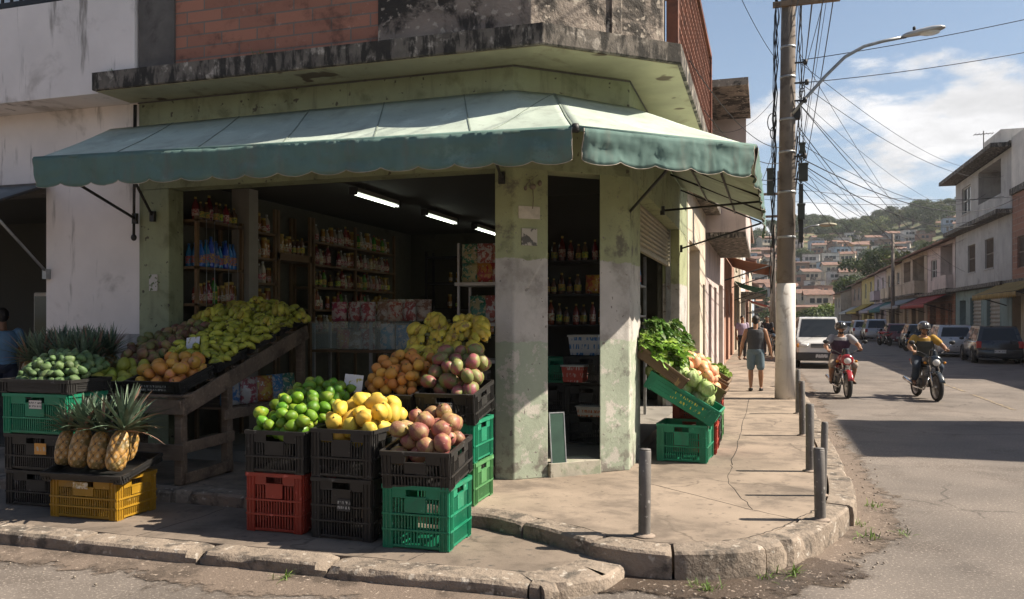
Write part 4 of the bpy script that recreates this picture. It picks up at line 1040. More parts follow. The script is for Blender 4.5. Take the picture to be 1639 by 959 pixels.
crate(.62,.56,.14,P_BROWN,0,(-1.13,9.4,1.2),R(-2),roll=R(36),handle=False,label='brown cardboard box of leafy greens above the cabbages',name='crate')
crate(.5,1.1,.14,P_BROWN,0,(-1.2,10.3,1.3),R(-1),roll=R(34),handle=False,label='long brown box of leafy greens along the shop wall',name='crate')
slope = lambda x0, z0, a: (lambda x, y: z0-(x-x0)*math.tan(a))
def cabbage(seed):
    rr = random.Random(seed); g = MB(); g.ball((0,0,0), .115, .11, .1, 18, 12)
    g.v = [tuple(V(p)*(1+.05*mnoise.noise(V(p)*30)+.03*mnoise.noise(V(p)*70))) for p in g.v]
    for k in range(5):
        a = k*1.26+rr.uniform(-.2,.2); c0 = rr.uniform(.3,.6)
        def fn(u, v):
            th = a+(u-.5)*1.5*math.sin(PI*min(v*.8+.2,1)); ph = -1.1+v*1.9; rad = .122+.02*v*v+.008*math.sin(u*14+v*9)
            return V((math.cos(th)*math.cos(ph)*rad, math.sin(th)*math.cos(ph)*rad, math.sin(ph)*rad*.92))
        g.grid(fn, 8, 8)
    return g.mesh('cabbage', f_cabbage)
CB = [cabbage(i) for i in range(3)]
rr = random.Random(8)
for p in pile(19,(-1.28,-.54,9.23,9.7),slope(-.93,.95,TS),.086,.0,3):
    o = link('cabbage', rr.choice(CB)); o.location = p; o.rotation_euler = (rr.uniform(-.6,.6),rr.uniform(-.6,.6),rr.uniform(0,6)); o.scale = (rr.uniform(.78,.95),)*3
    tag(o, 'pale green cabbage in the tilted green crate', 'cabbage', 'cabbages on the street side')
scatter('root','pale_root','pale orange root in the brown box over the red crates','root vegetable','pale roots on the street side', pile(58,(-1.28,-.54,9.8,10.37),slope(-.9,1.09,TS),.062,0,6),6)
scatter('root','pale_root','pale orange root in the second brown box','root vegetable','pale roots in the second box', pile(40,(-1.25,-.54,10.43,10.98),slope(-.9,1.14,TS),.062,0,7),7)
def leafy(seed, mat, L=.26, n=14, w=.05, curl=.5, stalk=True):
    rr = random.Random(seed); g = MB()
    for i in range(n):
        a = rr.gauss(0,.55); el = rr.uniform(-.1,.75); Ln = L*rr.uniform(.7,1.2); wd = w*rr.uniform(.7,1.25)
        d = V((math.cos(a)*math.cos(el), math.sin(a)*math.cos(el), math.sin(el))); s = V((-math.sin(a),math.cos(a),rr.uniform(-.5,.5))).normalized()
        b = V((rr.uniform(-.04,.04),rr.uniform(-.06,.06),rr.uniform(0,.03))); nv_ = 6; vs = []; up = s.cross(d)*-1; tw = rr.uniform(-.8,.8)
        for k in range(nv_+1):
            t = k/nv_; p = b+d*Ln*(.35+.65*t)+V((0,0,-curl*Ln*t*t*.6)); ww = wd*max(math.sin(PI*min(t*.92+.06,1)),.03)**.75
            ss = (s*math.cos(tw*t)+up*math.sin(tw*t)); rip = .012*math.sin(k*2.6+i)
            vs += [p-ss*ww+up*(.35*ww+rip), p-ss*ww*.5+up*.1*ww, p, p+ss*ww*.5+up*.1*ww, p+ss*ww+up*(.35*ww-rip)]
        fs = [(5*k+j,5*k+j+1,5*k+j+6,5*k+j+5) for k in range(nv_) for j in range(4)]
        g.add(vs, fs, 0, True)
        if stalk: g.tube([b-d*.03, b+d*Ln*.4, b+d*Ln*.8+V((0,0,-curl*Ln*.25))], [.006,.005,.002], 5, 1)
    return g.mesh('greens', [mat, f_stalk])
LG = [leafy(i, f_leaf, .2, 15, .036) for i in range(3)]; LD = [leafy(10+i, f_leafdark, .2, 14, .042) for i in range(3)]; LL = [leafy(20+i, M('lettuce_leaf', (.3,.42,.09), .55, .2, 12, bmp=.2, trans=.25, rand=.2), .17, 16, .055, .3, False) for i in range(2)]
def greens(meshes, name, label, cat, group, pts, seed):
    rr = random.Random(seed)
    for p in pts:
        o = link(name, rr.choice(meshes)); o.location = p; o.rotation_euler = (rr.uniform(-.4,.4), rr.uniform(.1,.7), rr.gauss(-.35,.7)); o.scale = (rr.uniform(.85,1.2),)*3; tag(o, label, cat, group)
rr = random.Random(21)
greens(LG,'greens_bunch','bright green leafy bunch spilling over the cardboard box','greens','bright greens over the cabbages',[(rr.uniform(-1.36,-1.02),rr.uniform(9.2,9.8),0) for i in range(36)],1)
for o in bpy.data.objects:
    if o.name.startswith('greens_bunch'): o.location.z = 1.36-(o.location.x+1.13)*math.tan(R(34))+rr.uniform(0,.06)
pts = [(x,y,1.44-(x+1.15)*math.tan(R(33))+rr.uniform(0,.1)) for x,y in [(rr.uniform(-1.34,-1.08),rr.uniform(9.75,11.5)) for i in range(44)]]
greens(LD,'greens_bunch','dark green leafy bunch heaped along the shop wall','greens','dark greens along the wall',pts,2)
pts = [(rr.uniform(-1.34,-1.15),rr.uniform(9.25,10.2),1.56+rr.uniform(0,.16)) for i in range(14)]
greens(LD,'greens_bunch','dark leafy bunch at the top of the heap by the pier','greens','dark greens at the top of the heap',pts,3)
pts = [(x,y,1.14-(x+.92)*math.tan(TS)+rr.uniform(0,.05)) for x,y in [(rr.uniform(-1.2,-.6),rr.uniform(11.0,11.65)) for i in range(34)]]
greens(LL,'lettuce','light green lettuce at the far end of the vegetables','lettuce','lettuces at the far end',pts,4)
# ================================================================== inside the shop
FZ = .32
def lamp(x, y, z, label, L=1.25):
    t = thing('ceiling_lamp', label, 'ceiling lamp', (x,y,z), 0, 'fluorescent lamps on the shop ceiling')
    g = MB(); g.box(-.045,-L/2,.02,.045,L/2,.075); g.build('housing', M('lamp_housing', (.2,.2,.17), .5, .05, 3, bmp=0), t)
    for x_ in (-.025,.025):
        g = MB(); g.tube([(x_,-L/2+.03,.0),(x_,L/2-.03,0)], .011, 8); g.build('tube', m_tube, t)
    g = MB(); g.box(-.05,-L/2-.02,-.02,.05,-L/2+.02,.08); g.build('end_cap', m_iron, t)
    g = MB(); g.box(-.05,L/2-.02,-.02,.05,L/2+.02,.08); g.build('end_cap', m_iron, t)
    g = MB(); g.tube([(0,-.3,.07),(0,-.3,3.48-z)], .006, 5); g.build('hanger', m_iron, t)
lamp(-4.86,9.63,3.35,'lit twin tube lamp nearest the shop front'); lamp(-4.82,11.75,3.35,'lit twin tube lamp in the middle of the shop ceiling'); lamp(-4.8,13.85,3.37,'lit twin tube lamp deepest in the shop')
# bottles
def bottle_mesh(name, r, h, body, cap, lab, kind=0):
    g = MB()
    if kind == 0: pr = [(0,0),(r*.95,0),(r,.02),(r,h*.55),(r*.85,h*.68),(r*.34,h*.84),(r*.3,h*.93)]
    elif kind == 1: pr = [(0,0),(r*.95,0),(r,.015),(r,h*.78),(r*.8,h*.86),(r*.72,h*.88)]
    else: pr = [(0,0),(r*.95,0),(r,.02),(r*.92,h*.3),(r,h*.45),(r*.8,h*.66),(r*.3,h*.86),(r*.3,h*.93)]
    g.lathe(pr, 10); top = pr[-1]
    g.lathe([(0,top[1]-.005),(top[0]*1.15,top[1]-.005),(top[0]*1.15,h),(0,h)], 10, m=1)
    g.lathe([(r*1.012,h*.16),(r*1.018,h*.17),(r*1.018,h*.46),(r*1.012,h*.47)], 10, m=2)
    return g.mesh(name, [body, cap, lab])
def liq(name, c, rough=.15): return M(name, c, rough, .1, 5, bmp=0, spec=.6, rand=.35, rand_hue=.03)
b_blue = liq('blue_bottle', (.02,.12,.42)); b_red = liq('dark_red_bottle', (.16,.03,.02)); b_green = liq('green_bottle', (.06,.2,.03)); b_amber = liq('amber_bottle', (.25,.12,.03)); b_clear = liq('pale_bottle', (.3,.28,.22)); b_brown = liq('brown_bottle', (.09,.05,.03))
caps = [M('cap_'+n, c, .5, .1, 5, bmp=0) for n, c in (('blue',(.05,.15,.4)),('gold',(.4,.28,.06)),('red',(.35,.04,.03)),('white',(.5,.5,.48)))]
labs = [M('label_'+n, c, .6, .2, 30, col2=d, at2=(.48,.54), s2=45, bmp=0, rand=.2, rand_hue=.06) for n, c, d in (('orange',(.45,.2,.06),(.05,.12,.35)),('cream',(.5,.45,.35),(.3,.08,.04)),('yellow',(.5,.38,.05),(.1,.2,.05)))]
BM = dict(blue=bottle_mesh('bottle',.047,.33,b_blue,caps[0],labs[0],2), red=bottle_mesh('bottle',.045,.3,b_red,caps[1],labs[1],0), green=bottle_mesh('bottle',.047,.3,b_green,caps[2],labs[2],0),
    amber=bottle_mesh('bottle',.042,.25,b_amber,caps[1],labs[1],1), pale=bottle_mesh('bottle',.042,.26,b_clear,caps[3],labs[1],0), brown=bottle_mesh('bottle',.042,.25,b_brown,caps[1],labs[2],0))
def bottles(keys, p, q, n, z, label, group, seed=0, name='bottle', dj=.012):
    rr = random.Random(seed)
    for i in range(n):
        t = (i+.5)/n
        if n > 9 and rr.random() < .1: continue
        o = link(name, BM[rr.choice(keys)]); s = rr.uniform(.8,1.12)
        o.location = (lerp(p[0],q[0],t)+rr.uniform(-dj,dj), lerp(p[1],q[1],t)+rr.uniform(-dj,dj), z); o.scale = (s,s,s*rr.uniform(.9,1.08)); o.rotation_euler = (0,0,rr.uniform(0,6.28))
        tag(o, label, 'bottle', group)
# tall wooden bottle shelf just inside the opening (faces the street-side, along the side wall)
def shelf_unit(name, label, x0, x1, y0, y1, zs, top, mat, posts=None, thick=.03):
    t = thing(name, label, 'shelf', ((x0+x1)/2,(y0+y1)/2,FZ))
    for x in (x0+.02,x1-.02):
        for y in (posts or (y0+.02,y1-.02)):
            g = MB(); g.box(x-.02,y-.02,FZ,x+.02,y+.02,top); part(g,'post',mat,t)
    for z in zs:
        g = MB(); g.box(x0,y0,z-thick,x1,y1,z); part(g,'shelf_board',mat,t)
    return t
shelf_unit('bottle_shelf','tall pale wooden shelf of blue and green bottles inside the shop opening',-6.76,-6.4,8.05,8.95,(1.45,1.98,2.42,2.98),3.02,m_shelfwood)
for z in (2.02,2.5,3.0):
    pass
g = MB()
for y in (8.2,8.35,8.62,8.8): g.tube([(-6.385,y,1.5),(-6.385,y,2.98)], .004, 4)
sh = [o for o in bpy.data.objects if o.name == 'bottle_shelf'][0]; part(g,'hanging_cord_strand',m_steel,sh)
bottles(['red','brown'],(-6.5,8.1),(-6.5,8.92),9,2.98,'dark red bottle on the top board of the pale wooden shelf','bottles on the top board',1)
bottles(['blue'],(-6.5,8.1),(-6.5,8.92),9,2.42,'tall blue bottle on the pale wooden shelf','blue bottles',2)
bottles(['blue'],(-6.63,8.14),(-6.63,8.88),7,2.42,'tall blue bottle in the back row of the pale shelf','blue bottles behind',12)
bottles(['green','red','amber','green'],(-6.5,8.1),(-6.5,8.92),10,1.98,'green or red soda bottle below the blue bottles','soda bottles below the blue row',3)
bottles(['green','brown'],(-6.5,8.1),(-6.5,8.92),8,1.45,'dark bottle on the low board above the bananas','bottles on the low board',4)
# jar shelves along the side wall
jz = (1.6,1.94,2.28,2.62,2.96)
shelf_unit('jar_shelf','dark shelf of jars between the white column and the doorway',-6.78,-6.42,9.25,9.72,jz,3.3,m_shelfwood)
for k,z in enumerate(jz[1:]): bottles(['amber','pale','amber'],(-6.52,9.29),(-6.52,9.7),4,z,'amber jar on the narrow dark shelf by the column','jars on the narrow shelf',20+k,'jar')
shelf_unit('jar_shelf','dark shelf with a single row of big yellow jars over a dark gap',-6.78,-6.42,9.76,10.62,(2.72,),3.3,m_shelfwood,thick=.1)
bottles(['amber'],(-6.52,9.82),(-6.52,10.2),4,2.72,'big amber jar on the high board','jars on the high board',30,'jar'); bottles(['brown'],(-6.52,10.22),(-6.52,10.58),3,2.72,'dark jar on the high board','dark jars on the high board',31,'jar')
shelf_unit('jar_shelf','long dark wall shelf of small bottles in the middle of the shop',-6.78,-6.42,10.68,13.5,jz,3.3,m_shelfwood,(10.7,12.0,13.46))
for k,z in enumerate(jz): bottles(['red','amber','pale','green','brown'][:3+k%3],(-6.52,10.75),(-6.52,13.4),24,z,'small bottle on row %s of the long wall shelf' % ['one','two','three','four','five'][k],'bottles on the long wall shelf, row '+['one','two','three','four','five'][k],40+k)
t = shelf_unit('back_shelf','dark shelf of bottles along the back wall of the shop',-6.3,-2.2,14.55,14.95,(1.5,2.0,2.5,3.0),3.1,m_iron)
for k,z in enumerate((1.5,2.0,2.5)): bottles(['brown','amber','pale','brown'],(-5.9,14.68),(-2.8,14.68),22,z,'dim bottle on board %s of the back wall shelf' % ['one','two','three'][k],'bottles on the back shelf, board '+['one','two','three'][k],60+k)
# packs: pouches and boxes
def pouch_mesh(name, w, d, h, mat, seed):
    rr = random.Random(seed); g = MB()
    def ring(z, f, dd): return [V((w/2*math.cos(a)*f*(1.0 if abs(math.cos(a))<.8 else 1.05), d/2*math.sin(a)*dd, z)) for a in [2*PI*k/16 for k in range(16)]]
    rings = [ring(0,.95,.6),ring(h*.05,1,.95),ring(h*.35,1.0,1.1),ring(h*.7,.98,.85),ring(h*.9,.97,.25),ring(h,1.0,.08)]
    rings = [[p+V((rr.uniform(-.004,.004),rr.uniform(-.006,.006),rr.uniform(-.004,.004))) for p in r_] for r_ in rings]
    g.loft(rings); return g.mesh(name, mat)
def pack_mat(n, a, b, sc=13): a, b = tuple(x*.85 for x in a), tuple(x*.85 for x in b); return M('pack_'+n, a, .35, .12, 6, col2=b, at2=(.47,.53), s2=sc, speck=(.5,.47,.42), speck_at=(.62,.66), speck_s=34, bmp=.1, spec=.5, rand_hue=.03)
pm = [pack_mat('white_red',(.5,.47,.43),(.33,.08,.06)), pack_mat('white_blue',(.5,.5,.5),(.05,.2,.42)), pack_mat('red',(.35,.05,.04),(.5,.4,.32)), pack_mat('green',(.03,.18,.12),(.45,.4,.2)), pack_mat('yellow',(.5,.32,.05),(.4,.1,.04)), pack_mat('brown',(.28,.17,.1),(.5,.45,.38))]
PO = [pouch_mesh('pack',.19,.11,.25,m_,i) for i, m_ in enumerate(pm)]
def pack(i, loc, label, group=None, s=1.0, rz=0):
    o = link('food_pack', PO[i]); o.location = loc; o.rotation_euler = (0,0,rz); o.scale = (s,)*3 if not isinstance(s, tuple) else s; return tag(o, label, 'food pack', group)
dc = thing('display_case','glass counter case on a metal frame holding packets, behind the oranges','display case',(-4.9,9.5,FZ))
CX0,CX1,CY0,CY1 = -5.62,-4.15,9.3,9.75
for x in (CX0+.02,CX1-.02,-4.78):
    for y in (CY0+.02,CY1-.02):
        g = MB(); g.box(x-.016,y-.016,FZ,x+.016,y+.016,1.75); part(g,'post',m_steel,dc)
for z,n_ in ((1.40,'tray_board'),(.85,'lower_board')):
    g = MB(); g.box(CX0,CY0,z-.035,CX1,CY1,z); part(g,n_,m_shelfwood,dc)
gl = glass_clear('case_glass', (.7,.85,.8), .16)
g = MB(); g.box(CX0,CY0-.004,1.41,CX1,CY0+.002,1.745); part(g,'front_glass',gl,dc)
g = MB(); g.box(CX0-.01,CY0-.01,1.75,CX1+.01,CY1+.01,1.762); part(g,'top_glass',gl,dc)
for i,(x,k,h,lb) in enumerate(((-5.25,4,1,'yellow packet inside the glass case'),(-5.08,5,.9,'brown packet inside the glass case'),(-4.9,0,1.05,'red and white tin packet inside the glass case'),(-4.62,1,1.3,'blue and white packet inside the glass case'),(-4.4,1,1.25,'blue packet at the end of the glass case'))): pack(k,(x,9.47,1.405),lb,s=(1,1,h))
for i,(x,k,lb) in enumerate(((-5.32,2,'red pouch standing on the glass case, furthest from the pier'),(-5.12,0,'white and red pouch standing on the glass case'),(-4.9,0,'white pouch standing on the glass case beside the taller bags'),(-4.7,5,'brown pouch standing on the glass case'),(-4.52,2,'red pouch near the end of the glass case'),(-4.34,0,'white pouch at the end of the glass case'))): pack(k,(x,9.48+.04*(i%2),1.765),lb,rz=.2*(-1)**i)
for i in range(5): pack(5,(-4.72+.13*i,9.64,1.765+.001),'brown pouch in the back row on the glass case','pouches behind on the glass case',1.12,.1*i)
rk = thing('metal_rack','narrow white metal rack of bright packets beside the middle pier','rack',(-3.2,9.5,FZ))
for x in (-3.58,-2.7):
    for y in (9.3,9.7):
        g = MB(); g.box(x-.014,y-.014,FZ,x+.014,y+.014,2.72); part(g,'post',m_steel,rk)
for z in (2.24,1.75,1.3):
    g = MB(); g.box(-3.62,9.26,z-.04,-2.66,9.74,z); part(g,'shelf_board',M('rack_enamel',(.5,.48,.44),.5,.15,4) if z > 2 else m_steel,rk)
for r_ in range(2):
    for i,(k,lb) in enumerate(((3,'green pack'),((0,4)[r_==0],('white and red pack','yellow pack')[r_==0]),((0,2)[r_==0],('white carton pouch','red pack')[r_==0]),(2,'red pouch'))):
        pack(k,(-3.47+.2*i,9.4,2.245+.235*r_),lb+(', upper' if r_ else ', lower')+' row of the rack, '+['at its outer end','second from its outer end','second from the pier','against the pier'][i],s=(1.05,1,.95))
for i,k in enumerate((3,0,3,5)): pack(k,(-3.35+.19*i,9.42,1.755),['green','white','dark green','brown'][i]+' pack on the middle board of the rack by the pier',s=1.3)
# packs under the wooden stand
for i,(x,y,k) in enumerate(((-5.5,7.45,1),(-5.45,7.7,0),(-5.42,7.95,4),(-5.45,8.2,1),(-5.43,8.42,3))): pack(k,(x,y,.865),['blue and white','white and red','yellow','pale blue','green'][i]+' packet on the shelf under the wooden stand',s=1.15,rz=1.2)
# dark shelf unit facing the chamfered doorway
du = thing('door_shelf','dark steel shelf of goods just inside the chamfered doorway','shelf',(-2.3,10.4,FZ))
for x in (-2.86,-1.78):
    for y in (10.2,10.6):
        g = MB(); g.box(x-.015,y-.015,FZ,x+.015,y+.015,3.2); part(g,'post',m_iron,du)
for z in (1.25,1.72,2.12,2.55):
    g = MB(); g.box(-2.88,10.18,z-.025,-1.76,10.62,z); part(g,'shelf_board',m_iron,du)
g = MB(); g.box(-2.9,10.62,FZ,-1.74,10.64,3.45); part(g,'back_panel',m_indark,du)
bottles(['brown','red'],(-2.8,10.36),(-1.85,10.36),9,2.55,'dark bottle on the top of the doorway shelf','bottles on the doorway shelf',70)
bottles(['brown'],(-2.8,10.4),(-2.3,10.4),5,2.12,'dark bottle on the second board of the doorway shelf','second board bottles in the doorway',71)
for i,x in enumerate((-2.12,-1.98,-1.86)): pack(4,(x,10.32,2.125),['orange yellow packet','yellow packet','golden packet nearest the door edge'][i]+' on the second board of the doorway shelf',s=.95)
bottles(['red','brown','amber'],(-2.75,10.36),(-1.85,10.36),8,1.72,'reddish jar on the third board of the doorway shelf','third board jars in the doorway',72,'jar')
def tub(loc, w, d, h, body, print_, label, rz=0):
    t = thing('tub', label, 'tub', loc, rz)
    g = MB(); g.loft([[V((sx*w/2*f,sy*d/2*f,z)) for sx,sy in ((-1,-1),(1,-1),(1,1),(-1,1))] for z,f in ((0,.88),(h*.9,1.0))], smooth=False); g.build('body', [print_], t, bevel=.006)
    g = MB(); g.box(-w/2-.012,-d/2-.012,h*.9,w/2+.012,d/2+.012,h); g.build('lid', [body], t, bevel=.006)
white_pl = M('white_plastic', (.55,.54,.5), .4, .1, 4, bmp=0)
for i in range(3):
    crate(.56,.42,.34,P_BLACK,2,(-1.98,9.55,FZ+.005+i*.345),R(-6),label=['black crate on the floor just inside the chamfered doorway','second black crate up inside the chamfered doorway','top black crate inside the chamfered doorway, under a blue tub'][i])
crate(.4,.42,.3,P_GREEN,2,(-2.42,9.75,FZ+.7),R(-4),label='green crate in the shade beside the tubs in the doorway')
crate(.56,.42,.34,P_BLACK,2,(-2.46,9.78,FZ+.005),R(-6),label='black crate on the shop floor beside the doorway stack'); crate(.56,.42,.34,P_BLACK,2,(-2.46,9.78,FZ+.352),R(-6),label='black crate under the green one inside the doorway')
tub((-1.93,9.28,FZ+.35+.345*0),.3,.2,.12,white_pl,scribble('orange_tub_print',(.55,.5,.42),(.45,.12,.03),30,(1,1,1),.5),'low white tub with orange print in the doorway',R(-6))
tub((-2.12,9.3,1.05+.01),.27,.22,.2,white_pl,scribble('red_tub_print',(.42,.06,.04),(.55,.5,.45),22,(1,1,1),.58),'red tub with a white lid in the doorway',R(-6))
tub((-2.05,9.56,FZ+1.045),.36,.26,.24,white_pl,scribble('blue_tub_print',(.5,.52,.55),(.05,.17,.4),18,(1,1,1),.5),'big white and blue tub on the crates in the doorway',R(-5))
# folded green board leaning at the door jamb
t = thing('leaning_sign','dark green framed board leaning against the middle pier','sign board',(-2.0,8.02,.335)); t.rotation_euler = (R(-7),0,R(38))
g = MB(); g.box(-.075,-.006,.0,.075,.006,.5); g.build('panel', M('green_board',(.03,.07,.05),.6,.25,6,bmp=.1), t)
g = MB(); 
for x0,x1,z0,z1 in ((-.085,-.075,0,.51),(.075,.085,0,.51),(-.085,.085,.5,.512),(-.085,.085,-.01,0)): g.box(x0,-.01,z0,x1,.01,z1)
g.build('frame', m_steel, t)
# bottles on a shelf just inside the shutter opening
shelf_unit('side_shelf','white wire shelf of bottles inside the half-open shutter',-2.3,-1.75,10.75,12.6,(1.35,1.85,2.3),2.75,m_steel)
for k,z in enumerate((1.35,1.85,2.3)): bottles(['pale','green','amber','blue'],(-1.85,10.8),(-1.85,12.5),14,z,'bottle on board %s of the shelf behind the half-open shutter' % ['one','two','three'][k],'bottles behind the shutter, board '+['one','two','three'][k],80+k)
# ================================================================== bollards, pole, lamp, wires
def bollard(loc, r, h, label, lean=(0,0), cap=True):
    t = thing('bollard', label, 'bollard', loc, 0, 'steel bollards along the kerb'); t.rotation_euler = (lean[0],lean[1],0)
    g = MB(); g.lathe([(0,-.02),(r*1.02,-.02),(r,.02),(r,h*.5),(r*1.01,h-.01),(r*.9,h),(0,h)], 18); g.build('post', m_bollard, t)
    g = MB(); g.lathe([(0,0),(r*1.9,0),(r*1.75,.008),(r*1.1,.016),(r*1.02,.02)], 14); g.build('footing', M('bollard_mortar',(.25,.2,.16),.95,.3,12,bmp=.5), t)
    g = MB(); g.lathe([(r*.2,h-.002),(r*.95,h-.002),(r*.95,h+.006),(r*.2,h+.008)], 14); g.build('cap', m_bollard, t)
bollard((-.85,6.01,.198),.045,.635,'thick steel bollard standing alone before the chamfered doorway',(0,R(.5)))
bollard((.42,6.9,.198),.043,.565,'short rusty bollard at the outer bend of the kerb',(0,R(-1)))
bollard((.5,7.86,.198),.03,.66,'thin bollard right behind the short one at the bend',(0,R(1.5)))
bollard((.45,9.07,.198),.042,.7,'steel bollard third along the straight kerb')
bollard((.49,11.8,.198),.042,.74,'steel bollard fourth along the kerb',(0,R(-.8)))
bollard((.53,14.5,.198),.04,.74,'steel bollard nearest the concrete pole')
PX, PY = .38, 17.14
def pole_axis(z): return V((PX+.0085*z, PY+.004*z, z))
up = thing('utility_pole','thick concrete utility pole with whitewashed foot and tangled cables','utility pole',(PX,PY,.198))
def psec(z0, z1, name, mat, grow=0):
    g = MB(); rings = []
    for z in (z0,lerp(z0,z1,.5),z1):
        c = pole_axis(z); r_ = lerp(.195,.115,(z-.2)/10.5)+grow
        rings.append([c+V((math.cos(2*PI*k/18)*r_, math.sin(2*PI*k/18)*r_, 0)) for k in range(18)])
    g.loft(rings); return part(g, name, mat, up)
psec(.19,10.8,'shaft',m_polecon); psec(.195,2.5,'whitewash',m_polewhite,.004)
for z in (3.4,4.3,5.1,5.75,6.6,7.2): psec(z,z+.045,'steel_band',m_steel,.008)
for k,(z,L) in enumerate(((8.05,.95),(9.4,1.2))):
    c = pole_axis(z); g = MB(); g.box(c.x-.3,c.y-.2,z-.05,c.x+L,c.y-.11,z+.05); ca = part(g,'cross_arm',m_wood,up)
    for i in range(4):
        x = c.x+.25+i*(L-.3)/3.2; g = MB(); g.lathe([(0,.05),(.02,.05),(.04,.08),(.025,.11),(.04,.14),(.02,.17),(0,.17)],8,(x,c.y-.155,z)); part(g,'insulator',M('insulator_ceramic',(.12,.08,.06),.3,.1,5,bmp=0),up,ca)
for z, dx in ((6.85,.2),(6.45,.23),(6.1,.2),(5.0,.2),(4.55,.18)):
    c = pole_axis(z); g = MB(); g.box(c.x+.12,c.y-.2,z-.015,c.x+dx+.1,c.y-.17,z+.015); g.lathe([(0,-.05),(.035,-.05),(.045,0),(.035,.05),(0,.05)],8,(c.x+dx+.12,c.y-.185,z)); part(g,'cable_bracket',m_iron,up)
def boxon(z, dx, w, d, h, mat, name):
    c = pole_axis(z); g = MB(); g.box(c.x+dx-w/2,c.y-.16-d,z,c.x+dx+w/2,c.y-.16,z+h); g.box(c.x+dx-w/2-.012,c.y-.17-d,z+h-.03,c.x+dx+w/2+.012,c.y-.15,z+h+.01); part(g,name,mat,up,bevel=.01)
m_jb = M('cable_box',(.035,.04,.035),.6,.2,6,bmp=.1)
boxon(4.5,.3,.17,.14,.34,m_jb,'cable_box'); boxon(3.75,.27,.13,.12,.3,m_jb,'cable_box'); boxon(4.25,-.32,.12,.14,.52,m_jb,'cable_box'); boxon(5.05,.28,.1,.1,.2,m_jb,'cable_box')
g = MB(); c = pole_axis(3.4); g.box(c.x+.23,c.y-.2,3.3,c.x+.31,c.y-.14,4.45); part(g,'cable_duct',m_iron,up)
for k in range(9):
    rr = random.Random(k); g = MB(); dx = -.2-.11*rr.random() if k < 6 else .2+.1*rr.random(); pts = []
    for i in range(15):
        z = lerp(2.3 if k < 3 else 3.2, 10.4, i/14); c = pole_axis(z); r_ = lerp(.2,.125,z/10.5)
        pts.append((c.x+(1 if dx > 0 else -1)*(r_+abs(dx)*.35+.04*math.sin(i*1.9+k*2.1)), c.y-.12+.05*math.sin(i*1.3+k), z))
    g.tube(pts, .011 if k%2 else .007, 5); part(g,'riser_cable',m_wire,up)
for k in range(5):                                         # loops of slack cable
    rr = random.Random(50+k); z = rr.uniform(4.6,6.4); c = pole_axis(z); g = MB(); s = 1 if k%3 else -1; rad = rr.uniform(.07,.14)
    g.tube([(c.x+s*(.22+rad*(1-math.cos(a))*.6), c.y-.18, z+rad*math.sin(a)*1.3) for a in [i*2*PI/14 for i in range(15)]], .01, 5); part(g,'slack_loop',m_wire,up)
# street lamp arm on the pole: a thing of its own, clamped to it
sl_ = thing('street_lamp','grey cobra-head street lamp on a curved arm clamped to the concrete pole','street lamp',(.57,17.1,5.9))
g = MB(); P0, P3 = V((.52,17.05,5.86)), V((2.55,17.35,7.3))
arm = [P0, V((.78,17.1,6.18)), V((1.15,17.16,6.6)), V((1.5,17.22,6.95)), V((1.85,17.27,7.14)), V((2.2,17.31,7.22)), V((2.62,17.35,7.28))]
g.tube(smooth_path3 if False else arm, .032, 8); part(g,'arm',m_steel,sl_)
g = MB(); c = pole_axis(5.9); g.box(c.x+.1,c.y-.1,5.78,c.x+.24,c.y+.1,5.98); part(g,'clamp',m_iron,sl_)
g = MB()
prof = [(0,.03,.035),(.08,.075,.06),(.3,.12,.075),(.5,.15,.08),(.66,.13,.06),(.74,.06,.03),(.76,.01,.01)]
rings = [[V((2.55+t, 17.34+math.cos(a)*w_, 7.285+t*.13+(math.sin(a)*h_ if math.sin(a) > 0 else math.sin(a)*h_*.55))) for a in [2*PI*k/14 for k in range(14)]] for t,w_,h_ in prof]
g.loft(rings); hd = part(g,'lamp_head',M('lamp_head_paint',(.42,.43,.44),.4,.1,4,bmp=.05,metal=.2),sl_)
g = MB(); g.ball((3.02,17.34,7.315),.2,.11,.06,12,6); part(g,'lens',glass_clear('lamp_lens',(.85,.85,.8),.7),sl_,hd)
g = MB(); g.lathe([(0,0),(.028,0),(.03,.05),(.02,.07),(0,.07)],8,(2.76,17.34,7.385)); part(g,'photocell',m_iron,sl_,hd)
# far poles
def far_pole(x, y, h, label, lampdir=None, r0=.15):
    t = thing('utility_pole', label, 'utility pole', (x,y,.15))
    g = MB(); g.lathe([(0,0),(r0,0),(r0*.65,h),(0,h)],10); g.build('shaft', m_polecon, t)
    for z in (h-1.0,h-2.0):
        g = MB(); g.box(-.7,-.05,z-.05,.7,.05,z+.05); g.build('cross_arm', m_wood, t)
    if lampdir:
        g = MB(); g.tube([(0,0,lampdir[1]-.9),(lampdir[0]*.4,0,lampdir[1]-.25),(lampdir[0]*.75,0,lampdir[1]-.03),(lampdir[0],0,lampdir[1])], .035, 6); g.build('lamp_arm', m_steel, t)
        g = MB(); g.ball((lampdir[0]+.25,0,lampdir[1]), .38,.14,.09,10,6); g.build('lamp_head', M('far_lamp_head',(.4,.36,.25),.5,.1,4,bmp=0), t)
far_pole(.62,38,8.2,'second utility pole down the street with a curved lamp arm',(1.75,5.75)); far_pole(.62,62,8.5,'third utility pole along the shop pavement')
far_pole(9.75,71,8.4,'dark utility pole before the houses across the street',None,.17); far_pole(.62,88,8.5,'distant utility pole at the end of the shop pavement')
